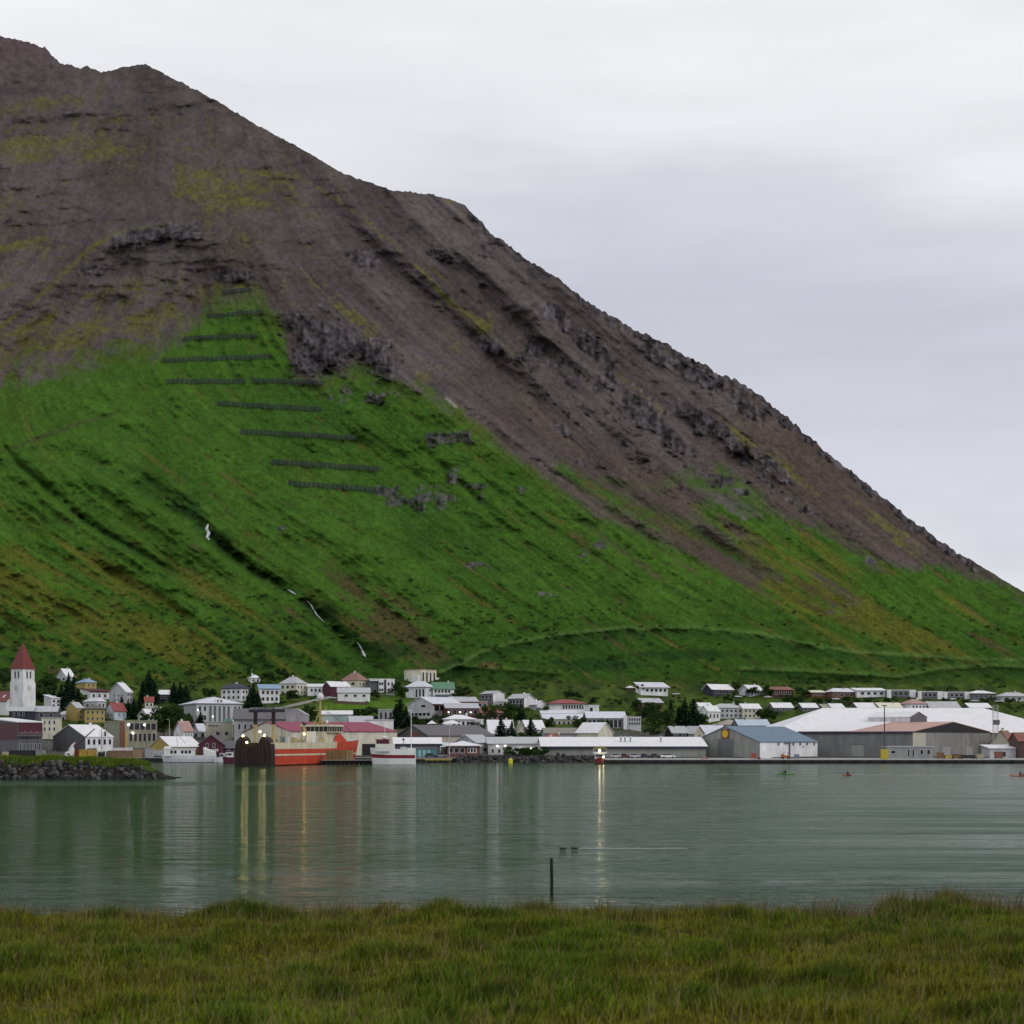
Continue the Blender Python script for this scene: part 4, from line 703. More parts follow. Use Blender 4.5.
B('white gabled house with dark grey timber side facing the fjord', 480.5, 493, 504.5, 705.5, 693.5, 691, 40, 'l', 'white', 'rgrey', [(3, 1, .05, .95, .5, .95, .6, .6)], 0, wl_mat='dgrey')
B('white gabled house with dark balcony right of the grey timber one', 508.5, 524, 534.5, 707.5, 698, 694, 48, 'l', 'white', 'rgrey', [(4, 1, .05, .9, .3, .9, .7, .6)], 0, wl_mat='dgrey', over=.7)
B('smallest of the three white gables in a row, with a grey lean to side', 529, 537, 546.5, 710.5, 704.5, 701, 40, 'l', 'white', 'lav', 0, 0, wl_mat='grey')
B('low grey annex between the two white gables', 497, 498, 507.5, 707, 701.5, 699.5, 6, 'mono', 'lgrey', 'rgrey', 0, [(2, 1, .1, .95, .1, .8, .7, .5)], dep=6, Y=785)
B('white roofed house with steep roof behind a dark spruce', 488.5, 489.5, 514, 740, 733, 720.3, 8, 'r', 'white', 'rwhite', 0, [(3, 1)], Y=640, dep=13, over=.5)
B('grey beige gabled house between two spruces', 515, 518, 526.5, 740, 732, 722.8, 30, 'l', 'beige', 'olive', 0, 0, Y=642)
B('white house with a bright blue white roof right of the spruces', 524.5, 527, 545, 738, 729.5, 720.5, 15, 'r', 'pblue', 'rwhite', 0, [(3, 1)], Y=650, dep=12)
B('low olive roofed hut in front of the steep white roof', 497, 500, 523, 746, 740.5, 736.3, 6, 'hip', 'beige', (.22, .25, .17), 0, 0, Y=590, dep=8, name='hut', cat='shed')
B('long hillside hall with red hipped roof and white pillars', 549, 550, 585, 711, 703.8, 699.6, 6, 'hip', 'white', 'red', 0, [(8, 1, .35, .98, .2, .9, .6, .7)], dep=12, over=1.2, name='hillside_hall', cat='building')
B('long low hospital wing with pale roof below the red hillside hall', 540, 541, 588, 724, 713.5, 710.4, 4, 'r', 'lgrey', 'lav', 0, [(4, 1, .3, .9, .3, .9, .7, .4)], Y=745, dep=10, name='hospital_wing', cat='building')
B('beige hospital wing with a row of tall windows and pale roof', 542, 543, 590, 729, 719, 714.3, 4, 'r', 'beige', 'lav', 0, [(8, 1, .2, .98, .15, .85, .4, .7)], Y=715, dep=10, name='hospital_wing', cat='building')
r = B('glazed hospital wing with lavender roof and a white end post', 586, 587, 626, 730, 718, 712, 5, 'r', 'dgrey', 'lav', 0, [(8, 1, .02, .9, .1, .92, .85, .8)], Y=702, dep=13, name='hospital_wing', cat='building')
L, D2, H, rs = dims(r); addbox(r, 'white_end_post', L * .93, L + .3, -1.0, -.02, -2, H + 1.2, pm('white'))
B('short annex with a grid of windows at the right end of the hospital', 624, 627, 641, 729, 717.5, 715.8, 8, 'flat', 'lgrey', 'lav', 0, [(5, 2, .1, .98, .3, .98, .6, .6)], Y=705, dep=9, name='hospital_annex', cat='building')
B('white stair tower cube with one dark window on the hospital roof line', 586.5, 589, 599, 718, 705.8, 705.2, 20, 'flat', 'white', 'rwhite', 0, [(1, 1, .05, .4, .35, .9, .8, .8)], Y=742, dep=7, name='stair_tower', cat='building')
B('cream gabled store with pale roof behind the long white warehouse', 576, 598, 613, 741, 732.5, 722.8, 46, 'l', 'cream', 'rwhite', 0, 0, Y=628, name='store', cat='building')
B('house with dull olive roof behind the red brown one', 543, 545, 578, 742, 733.5, 728.3, 6, 'r', 'grey', (.2, .19, .16), 0, 0, Y=635, dep=12)
r = B('red brown roofed house with a cream dormer gable', 540, 541, 566, 748, 740, 733.5, 5, 'hip', 'cream', 'red', 0, 0, Y=592, dep=9)
L, D2, H, rs = dims(r); k = MB(); k.prism([(L * .2, -.3, H - .6), (L * .62, -.3, H - .6), (L * .41, -.3, H + rs * .85)], (0, 3.4, 0), wallm('cream')); g = k.build('dormer', r); k = MB(); k.box(L * .36, L * .47, -.36, -.31, H - .2, H + 1.0, GLASS); k.build('dormer_window', g)
r = B('very long low warehouse with white roof and dark purple fascia', 541, 542, 706, 759, 746.6, 737.6, 2, 'r', 'ggrey', 'rwhite', 0, 0, Y=529, dep=26, name='long_warehouse', cat='warehouse', fascia='navy', over=.6)
L, D2, H, rs = dims(r)
for px_ in (622.5, 626.8, 632.2, 663): 
    x = (px_ - 542) / (706 - 542) * L; k = MB(); k.tube((x, 6, H + rs * .35), (x, 6, H + rs * .35 + 2.3), .3, .3, pm('grey'), 8); k.tube((x, 6, H + rs * .35 + 2.31), (x, 6, H + rs * .35 + 2.6), .5, .4, pm('lgrey'), 8); k.build('roof_vent', r)
# --- big warehouses on the right quay
r = B('quay warehouse with steel blue roof, grey gable and white long side', 693, 759.5, 817.5, 758.6, 742, 727, 42, 'r', 'white', 'steel', 0, 0, Y=524, name='blue_roof_warehouse', cat='warehouse', wl_mat='ggrey', over=.35)
L, D2, H, rs = dims(r)
k = MB(); y = D2 * (1 - 33 / 66.); k.box(-.12, -.01, y - 3.6, y + 3.6, .1, H * 1.18, pm((.15, .15, .16), kind='clad')); k.build('sliding_door', r)
k = MB(); k.box(-.2, -.01, y - 1.9, y + 1.9, H * 1.2, H * 1.2 + 3.4, pm('brick')); sg = k.build('sign_board', r); k = MB(); n = 20; zc = H * 1.2 + 1.7
k.prism([(-.21, y + 1.35 * math.cos(6.283 * i / n), zc + 1.35 * math.sin(6.283 * i / n)) for i in range(n)][::-1], (-.08, 0, 0), pm((.62, .42, .02))); k.build('emblem', sg)
for px_ in (778, 792.5, 799.5, 806.5, 814): window(r, 'r', (px_ - 759.5) / 58 * L, H * .80, .75, .85, pm('lgrey'))
k = MB(); k.box(L * .49, L * .52, -.1, -.01, 0, H * .93, pm('dgrey')); k.build('door', r); k = MB(); k.box(L * .42, L * .52, -.5, -.101, H * .9, H * .95, pm('dgrey')); k.build('door_canopy', r)
k = MB(); k.prism([(L * .72, -.01, H * .78), (L * .745, -.01, H * .62), (L * .77, -.01, H * .78), (L * .745, -.01, H * .72)], (0, -.1, 0), pm((.3, .36, .6))); k.build('wall_mark', r)
k = MB(); k.box(-.14, .0, -.14, .0, 0, H, pm('steel')); k.build('corner_trim', r)
r = B('huge fish factory with vast white hipped roof', 770, 771, 1075, 758.5, 733.5, 708.2, 2, 'hip', 'ggrey', 'rwhite', 0, 0, Y=566, dep=52, name='factory_hall', cat='warehouse', fascia='navy', over=.5)
r = B('grey quay warehouse with pink roof and dark gable top', 799, 912.5, 990, 758.3, 731.8, 722.3, 44, 'l', (.235, .235, .225), (.42, .25, .21), 0, 0, Y=527, name='pink_roof_warehouse', cat='warehouse', wl_mat=(.2, .205, .20), over=.4, fascia='navy')
L, D2, H, rs = dims(r); k = MB(); k.prism([(.0, -.25, H - .1), (L, -.25, H - .1), (L / 2, -.25, H + rs - .05)], (0, .23, 0), pm('black')); k.build('dark_gable_top', r)
k = MB(); yy_ = D2 * (1 - (859.5 - 799) / 113.5); k.box(-.1, -.01, yy_ - 2.6, yy_ + 2.6, 0, H * .5, pm((.3, .3, .29))); k.box(-.16, -.01, yy_ - 2.9, yy_ + 2.9, H * .5 + .01, H * .5 + .25, pm('dgrey')); k.build('loading_door', r)
k = MB(); g_ = .4 * rs / (L / 2); k.prism([(-.45, D2 * .52, H - g_ + .30), (L / 2, D2 * .52, H + rs + .30), (L / 2, D2 + .5, H + rs + .30), (-.45, D2 + .5, H - g_ + .30)], (0, 0, .15), roofm('rwhite')); k.build('white_roof_section', r)
addbox(r, 'pale_panel', .2, L * .16, -.1, -.01, H * .4, H * .95, pm('beige')); window(r, 'r', L * .085, H * .62, 1.4, 1.1, pm('lgrey'))
for q in (.42, .72): addbox(r, 'bay_door', L * (q - .05), L * (q + .05), -.09, -.01, .1, H * .42, pm((.33, .33, .34)))
B('small roof house with dark gable end rising from the factory roof', 868, 910, 927, 729, 717, 711.8, 30, 'l', 'dgrey', 'rwhite', 0, 0, Y=558, name='roof_house', cat='building', over=.2, wl_mat='rwhite')
B('low grey quay office with flat roof beside the yellow mast base', 886, 887, 933, 758.6, 747.3, 746.8, 3, 'flat', (.26, .265, .27), 'rgrey', 0, [(1, 1, .07, .2, .4, .75, .7, .7), (2, 1, .42, .62, .15, .85, .35, .9), (2, 1, .68, .98, .3, .85, .4, .7)], Y=514, dep=5, name='quay_office', cat='building')
B('rusty red roofed house with pale yellow gable at the right edge', 989, 1012, 1019, 752, 744.5, 731, 55, 'r', 'cream', 'rust', 0, 0, Y=552)
B('white flat roofed shed by the right edge of the quay', 988, 990, 1019, 758.2, 748.5, 745.5, 4, 'mono', 'lgrey', 'rwhite', 0, [(2, 1, .1, .6, .1, .7, .5, .8)], Y=528, dep=8, name='quay_shed', cat='shed')
B('dark timber store cut off by the right edge of the picture', 1018.5, 1019, 1040, 758.2, 741, 733, 4, 'r', (.09, .06, .055), 'rust', 0, 0, Y=526, dep=9, name='timber_store', cat='shed')
# --- right hillside rows
B('white cottage with dark blue hipped roof behind the glazed hospital wing', 636, 641, 668, 695, 687, 682.8, 15, 'mono', 'white', 'lav', 0, [(5, 1, .15, .97, .3, .9, .6, .6)], dep=9, over=1.0)
B('tiny white domed shelter alone on the slope', 626, 627, 634.5, 690.5, 688, 685.9, 6, 'hip', 'brown', 'rwhite', 0, 0, dep=5, name='shelter', cat='shed')
B('old dark timber house with several grey roofs below the long white house', 634, 642, 663, 713, 702.5, 698.5, 20, 'r', 'brown', 'rgrey', 0, [(3, 1)])
B('low dark gabled house with grey roof just behind the long warehouse', 665, 672, 688, 741, 732.5, 726.5, 30, 'r', 'black', 'rgrey', 0, [(2, 1)], Y=690)
B('grey roofed house with a pale gable left of the blue roofed warehouse', 683, 694, 704, 741, 733.5, 726.5, 45, 'l', 'beige', 'rgrey', 0, [(1, 1, .3, .7, .3, .9, .3, .8)], Y=700)
B('white corrugated roof between the pale gable and the yellow emblem', 702, 704, 726, 741, 734.5, 725.5, 10, 'r', 'grey', 'lav', 0, 0, Y=715, dep=12)
B('white two level house with bright roofs beside tall spruces', 700, 708, 720, 722.5, 711, 706, 35, 'r', 'white', 'rwhite', [(2, 1)], [(3, 1, .05, .95, .2, .9, .4, .5)])
B('white upper house with small white roof behind the two level house', 696.5, 700, 712.5, 714, 706.5, 703, 15, 'r', 'white', 'rwhite', 0, [(2, 1)], dep=9)
B('long grey row house with two floors of windows', 711, 713, 743, 719, 708, 703.8, 8, 'hip', 'lgrey', 'rgrey', 0, [(6, 2, .1, .98, .1, .95, .45, .5)], dep=10)
B('white house with cream gable right of the grey row house', 741, 743, 761, 719, 708.5, 704, 10, 'r', 'cream', 'rwhite', 0, [(4, 2)], dep=10)
B('pale roofed house half hidden behind the cream gable', 744, 747, 764, 712, 706, 702.6, 8, 'r', 'lgrey', 'rwhite', 0, 0, dep=9, Y=838)
B('low house with faded beige brown roof behind the yellow emblem', 716, 720, 746, 733, 725, 719.5, 10, 'hip', 'beige', (.30, .25, .21), 0, 0, Y=752, dep=13)
B('low building with light steel blue roof left of the factory', 736, 739, 770, 734, 725.5, 719.7, 8, 'r', 'dgrey', (.38, .46, .55), 0, 0, Y=700, dep=12)
ROWH = 'houses of the upper row on the right hillside'; ROWL = 'roofs peeping over the fish factory'
for lab, x0, xc, x1, yb, ye, yr, a, rf, wc, rc in (
  ('dark gabled house with pale roof and white garage, leftmost of the upper row', 703, 712, 733, 696.5, 689, 684.6, 30, 'r', 'navy', 'rwhite'),
  ('lavender blue house with white roof, second from the left in the upper row', 739, 750, 763, 697, 690, 685.4, 40, 'r', 'lav', 'rwhite'),
  ('dark red house with orange red roof in the upper row', 769, 772, 793, 697.5, 690, 687, 10, 'mono', 'maroon', 'rust'),
  ('low brown house with cream roof beside the big round bush', 809, 811, 826, 697.5, 692.5, 690.5, 8, 'mono', 'rust', 'cream'),
  ('house with lavender hipped roof and brick left wing', 826, 832, 855, 699, 692, 688.3, 25, 'hip', 'brick', 'lav'),
  ('long white house with two dark windows in the upper row', 856, 857, 886, 697.5, 690.5, 688.2, 6, 'mono', 'white', 'rwhite'),
  ('white house with yellowish roof edge and a dark veranda', 886, 912, 915, 698, 690.5, 688.3, 70, 'flat', 'white', 'rwhite'),
  ('white house with white gable and dark glass front', 917, 936, 942.5, 699, 692, 689.6, 60, 'flat', 'white', 'rwhite'),
  ('long grey house with a white right end in the upper row', 942.5, 966, 970, 699, 692.5, 690.6, 70, 'flat', 'lgrey', 'lav'),
  ('dark fronted house with pale hipped roof near the right edge', 970, 972, 994.5, 700, 693.5, 690.7, 8, 'hip', 'dgrey', 'rwhite'),
  ('grey house with broad grey hipped roof at the right edge', 999, 1002, 1030, 702, 696.5, 692.5, 8, 'hip', 'lgrey', 'rgrey')):
    en = a > 55
    r = B(lab, x0, x0 + 1 if en else xc, x1, yb, ye, yr, 3 if en else a, rf, 'dgrey' if en else wc, rc, 0, [(4, 1, .05, .76, .25, .9, .7, .6)] if en else [(4, 1, .08, .95, .25, .9, .5, .55)], dep=9 if en or xc - x0 <= 4 else None, group=ROWH, over=.7, chim=.6 if rf == 'hip' else False)
    if en: L, D2, H, rs = dims(r); addbox(r, 'white_end_wall', L * .78, L + .15, -1.0, -.02, -2, H + .4, wallm('white')); addbox(r, 'white_side_wall', -.12, L * .14, -.7, -.02, -2, H, wallm('white'))
for lab, x0, x1, yr, rc in (
  ('white roof with dark left gable just above the factory roof corner', 772, 793, 703, 'rwhite'), ('small white roof second along the factory ridge', 801, 818, 703.4, 'rwhite'),
  ('small dull grey roof between two white ones above the factory ridge', 821, 829, 704.4, 'olive'), ('small pale roof midway along the factory ridge', 830, 844, 703.8, 'rwhite'),
  ('bright white roof with dark left slope above the factory', 856, 876, 703, 'rwhite'), ('long cream yellow roof above the factory', 878, 902, 703, 'cream'),
  ('grey roofed house with a dark gap above the factory', 928, 960, 701.8, 'rgrey'), ('white pitched roof last on the right above the factory', 968, 991, 703.4, 'rwhite')):
    B(lab, x0, x0 + 2, x1, 712.5, 707.5, yr, 10, 'r', 'dgrey', rc, 0, [(3, 1)], dep=10, group=ROWL, over=.6, Y=812)
B('white house with pink hipped roof peeping over the factory', 906, 910, 927, 712, 704, 699, 15, 'hip', 'white', 'pink', 0, [(4, 1, .1, .9, .3, .9, .4, .6)], Y=812, dep=12)
# --- red and yellow houses on the left quay
r = B('yellow quay shed with long white roof', 150, 171, 201, 759, 746.8, 737, 44, 'r', 'yellow', 'rwhite', 0, 0, Y=533, name='quay_shed', cat='shed', over=.4)
L, D2, H, rs = dims(r); addbox(r, 'grey_lower_wall', -.1, -.01, .1, D2 - .1, -.5, H * .72, pm('lgrey')); wins(r, 'l', D2, H, [(2, 1, .3, .9, .3, .7, .3, .5)], pm('white'))
r = B('dark red museum house with white framed windows and dark roof', 198, 198.8, 223.5, 758, 744.5, 735.3, 4, 'l', 'maroon', 'rdark', 0, [(2, 1, .2, .75, .75, 1.12, .3, .75)], Y=534, dep=16, name='museum_house', over=.4)
L, D2, H, rs = dims(r); k = MB(); rr = random.Random(4); x = L * .26
while x < L * .75: w = rr.uniform(.3, .5); k.box(x, x + w, -.1, -.01, H * .50, H * .50 + .8, pm('white')); x += w + .22
k.build('lettering', r); addbox(r, 'wide_door', L * .35, L * .8, -.08, -.01, 0, H * .42, pm('black'))
B('low dark red shed with blue grey roof attached right of the museum house', 223, 224, 240, 758, 748, 741, 4, 'r', 'maroon', 'rdark', 0, [(2, 1)], Y=536, dep=8, name='quay_shed', cat='shed')
print('buildings', NB)
# ------------------------------------------------------------------ quays, piers, breakwater
def quay(pts, z, name, label, rim=.25):
    """pts: front edge (x, y) left to right; body reaches back 40 m"""
    mb = MB(); top = pm((.30, .30, .30), rough=.85, scale=.8); side = pm((.022, .021, .023), rough=.8, var=.5, scale=1.2); tyre = pm('black', rough=.9)
    for (a, b_) in zip(pts[:-1], pts[1:]):
        mb.poly([(a[0], a[1], z), (b_[0], b_[1], z), (b_[0], b_[1] + 44, z), (a[0], a[1] + 44, z)], top)
        mb.poly([(a[0], a[1], -1.5), (b_[0], b_[1], -1.5), (b_[0], b_[1], z - .22), (a[0], a[1], z - .22)], side); mb.poly([(a[0], a[1] - .01, z - .22), (b_[0], b_[1] - .01, z - .22), (b_[0], b_[1] - .01, z), (a[0], a[1] - .01, z)], pm((.2, .195, .19)))
    a = pts[0]; mb.poly([(a[0], a[1] + 44, -1.5), (a[0], a[1], -1.5), (a[0], a[1], z), (a[0], a[1] + 44, z)], side)
    n = int((pts[-1][0] - pts[0][0]) / 4.5)
    for i in range(n):
        x = pts[0][0] + (i + .5) * (pts[-1][0] - pts[0][0]) / n; y = np.interp(x, [p[0] for p in pts], [p[1] for p in pts])
        mb.box(x - .22, x + .22, y - .3, y - .02, -1, z - .1, tyre)
    o = mb.build(name); tag(o, label, 'quay', kind='structure'); return o
def X(px, Y): return (px - 512) * Y / F
quay([(X(606, 488), 488), (X(800, 487), 487), (X(1120, 486), 486)], 1.33, 'quay', 'long concrete quay with black fendered front')
quay([(X(112, 523), 523), (X(300, 522), 522), (X(462, 521), 521)], 1.55, 'quay', 'old town quay with dark timber front')
def boulder_mesh(seed):
    r = random.Random(seed); mb = MB(); m = paint((.05, .047, .048), .9, .5, 1.5); mb.ball((0, 0, 0), .5, m, 8)
    mb.v = [(x * (1 + r.uniform(-.25, .25)), y * (1 + r.uniform(-.25, .25)), z * (1 + r.uniform(-.25, .25))) for x, y, z in mb.v]
    if seed % 3 == 0: mb.mats[0] = paint((.085, .08, .078), .9, .4, 1.5)
    if seed % 3 == 1: mb.mats[0] = paint((.024, .023, .024), .9, .5, 1.5)
    o = mb.build('boulder'); me = o.data; bpy.data.objects.remove(o); return me
BM = [boulder_mesh(i) for i in range(8)]
def boulder(p, s, lab, grp, r):
    o = bpy.data.objects.new('boulder', r.choice(BM)); COL.objects.link(o); o.location = p; o.rotation_euler = (r.uniform(0, 6), r.uniform(0, 6), r.uniform(0, 6)); o.scale = (s * r.uniform(.8, 1.5), s * r.uniform(.8, 1.2), s * r.uniform(.6, 1)); tag(o, lab, 'boulder', grp)
# breakwater on the left
MY = 306.
def mole_top(px): return np.interp(px, [-120, 0, 60, 110, 140, 152, 165, 176], [757.5, 758.5, 758, 760.5, 761.5, 766, 774, 780])
def mole():
    us = np.linspace(-120, 178, 150); prof = [(-7.5, -.8, 0), (-5.2, .25, .12), (-3.2, .6, .45), (-1.6, .9, .8), (0, 1, 1), (3, 1, 1), (7, .3, .5), (9, -.6, 0)]
    P = np.zeros((len(us), len(prof), 3)); A = np.zeros_like(P); rr = np.random.default_rng(3)
    for i, u in enumerate(us):
        zt = CAMZ - (mole_top(u) - HOR) * MY / F; zt = max(zt, .15); k = min(1, zt / 2.5) * .85 + .15
        for j, (dy, f, g) in enumerate(prof):
            P[i, j] = ((u - 512) * MY / F + rr.normal() * .1, MY - 4 + (dy * k if dy < 0 else dy) + rr.normal() * .15, (zt * f if f > 0 else f) + rr.normal() * .12 * (f > 0))
            gr = g > .7 and zt > 1.6; A[i, j] = (.045, .075, .016) if gr else (.03, .029, .028)
    o = npmesh('breakwater', P.reshape(-1, 3), gridfaces(len(us), len(prof))[:, ::-1], vcol('breakwater_cover', 2.5, .5, .8, .3), A.reshape(-1, 3)); tag(o, 'low rubble breakwater with a grassy crest', 'breakwater', kind='structure')
    r = random.Random(8); n = 0
    while n < 240:
        u = r.uniform(-20, 171); zt = max(CAMZ - (mole_top(u) - HOR) * MY / F, .15); t = r.random() ** 1.1
        z = -.05 + t * min(zt * .82, 2.6); kk = min(1, zt / 2.5) * .85 + .15; dy = -4.6 * (1 - t) - 2.1; y = MY - 4 + dy * kk - .25; z = zt * float(np.interp(dy, [-6.6, -5.2, -3.2, -1.6, 0], [0, .25, .6, .9, 1])) + .1
        boulder(((u - 512) * MY / F, y, z), r.uniform(.45, 1.25) * (1 if zt > 1 else .7), 'dark boulder in the rubble face of the left breakwater', 'boulders of the breakwater', r); n += 1
    # crest grass
    n = 14000; u = rng.uniform(-20, 150, n); x = (u - 512) * MY / F; y = MY - 7.0 + rng.random(n) * 8.4; zt = CAMZ - (mole_top(u) - HOR) * MY / F; cl = pnoise(x, y, 2.5, 9)
    k = zt > 1.2; x, y, zt, cl = x[k], y[k], zt[k], cl[k]; n = len(x); z = zt * np.interp(y - MY + 4, [-3.2, -1.6, 0, 3], [.62, .90, 1, 1]) - .1
    h = (.25 + .6 * rng.random(n)) * (.4 + cl); w = .07 + .07 * rng.random(n); a = rng.random(n) * 6.28; V = np.zeros((n, 3, 3)); bx, by = np.cos(a) * w, np.sin(a) * w
    V[:, 0] = np.stack([x - bx, y - by, z], -1); V[:, 1] = np.stack([x + bx, y + by, z], -1); V[:, 2] = np.stack([x + rng.normal(0, .15, n), y + rng.normal(0, .15, n), z + h], -1)
    c = np.array([.06, .11, .015]) * (1 - cl[:, None]) + np.array([.11, .15, .02]) * cl[:, None]; c *= .5 + rng.random((n, 1)); tag(npmesh('bank_grass', V.reshape(-1, 3), np.arange(3 * n).reshape(-1, 3), GM, np.repeat(c, 3, 0), False), 'tufted green grass along the breakwater crest', 'grass', kind='stuff')
mole()
def revetment():
    mb = MB(); m = paint((.03, .028, .03), .9, .5, 1.2); y0 = 516
    mb.prism([(X(456, y0), y0, -.8), (X(456, y0), y0 + 5, 2.3), (X(456, y0), y0 + 12, 2.3), (X(456, y0), y0 + 12, -.8)], (X(600, y0) - X(456, y0), 0, 0), m); tag(mb.build('revetment'), 'dark rock revetment below the grey workshop', 'revetment', kind='structure')
    r = random.Random(12)
    for i in range(125):
        u = r.uniform(458, 598); t = r.random(); boulder((X(u, 517), 516.2 + 4.8 * t, -.1 + 2.6 * t), r.uniform(.8, 1.5), 'dark boulder in the rock revetment below the grey workshop', 'boulders of the revetment', r)
revetment()
# ------------------------------------------------------------------ trees and scrub
def leafmesh(kind, seed, n):
    r = np.random.default_rng(seed)
    if kind == 'c':      # spruce: whorls of drooping boughs, ragged outline
        t = r.random(n) ** .75; tier = np.floor(t * 13) / 13 + .035 * r.random(n); tier = np.clip(tier, 0, .99)
        a = np.floor(r.random(n) * 9) / 9 * 6.283 + tier * 9 + r.normal(0, .16, n); ph = r.uniform(0, 6.28, 4); rad = .20 * (1 - tier) ** r.uniform(.7, 1.05) * (.55 + .8 * r.random(n)) * (1 + .28 * np.sin(a + ph[0] + 5 * tier) + .22 * np.sin(13 * tier + ph[1])); q = r.random(n) ** .5; rr = rad * q
        p = np.stack([rr * np.cos(a), rr * np.sin(a), .07 + .93 * tier - rr * .28 + r.normal(0, .008, n)], -1); s = .014 + .024 * (1 - tier)
        base = np.array([.017, .034, .020])
    else:
        nb = 11; cs = np.stack([r.normal(0, .17, nb), r.normal(0, .17, nb), r.uniform(.32, .84, nb)], -1); cr = r.uniform(.11, .2, nb); k = r.integers(0, nb, n); d = r.normal(0, 1, (n, 3)); d /= np.linalg.norm(d, axis=1)[:, None]
        p = cs[k] + d * (cr[k] * r.random(n) ** .35)[:, None]; p[:, 2] = np.clip(p[:, 2], .04, 1); s = .020 + .022 * r.random(n); base = np.array([.036, .066, .020])
    d1 = r.normal(0, 1, (n, 3)); d1 /= np.linalg.norm(d1, axis=1)[:, None]; d2 = np.cross(d1, r.normal(0, 1, (n, 3))); d2 /= np.linalg.norm(d2, axis=1)[:, None]; s = s[:, None]
    V = np.stack([p - d1 * s, p + d2 * s * .6, p + d1 * s, p - d2 * s * .6], 1).reshape(-1, 3); c = base * (.5 + 1.0 * r.random((n, 1)))
    return V, np.arange(4 * n).reshape(-1, 4), np.repeat(c, 4, 0)
LM = vcol('leaf', 1, .1, rough=.8); TRUNK = pm((.06, .045, .035), rough=.9)
def treeproto(kind, seed, n):
    V, f, c = leafmesh(kind, seed, n); o = npmesh('crown', V, f, LM, c, False); me = o.data; bpy.data.objects.remove(o)
    mb = MB(); top = .95 if kind == 'c' else .55
    mb.tube((0, 0, -.08), (0, 0, top), .022, .004, TRUNK, 6)
    if kind != 'c':
        r = random.Random(seed)
        for i in range(5): a = r.uniform(0, 6.28); mb.tube((0, 0, .18 + .06 * i), (.16 * math.cos(a), .16 * math.sin(a), .45 + .08 * i), .012, .004, TRUNK, 5)
    o = mb.build('trunk'); mt_ = o.data; bpy.data.objects.remove(o); return me, mt_
PR = {'c': [treeproto('c', 100 + i, 2600) for i in range(7)], 'd': [treeproto('d', 200 + i, 2200) for i in range(6)]}
def tree(px, yb, yt, kind, label, wid=1., Y=None, group=None, name=None):
    Y = Y or float(Yg(px, yb)); c = at(px, yb, Y); h = (yb - yt) * Y / F
    r = empty(name or ('spruce_tree' if kind == 'c' else 'leafy_tree'), c, rnd.uniform(0, 6.28)); tag(r, label, 'tree', group); m = rnd.choice(PR[kind]); wid *= 1.22 if kind == 'c' else 1.1; r.scale = (h * wid, h * wid, h)
    for nm, me in (('crown', m[0]), ('trunk', m[1])):
        o = bpy.data.objects.new(nm, me); COL.objects.link(o); o.parent = r
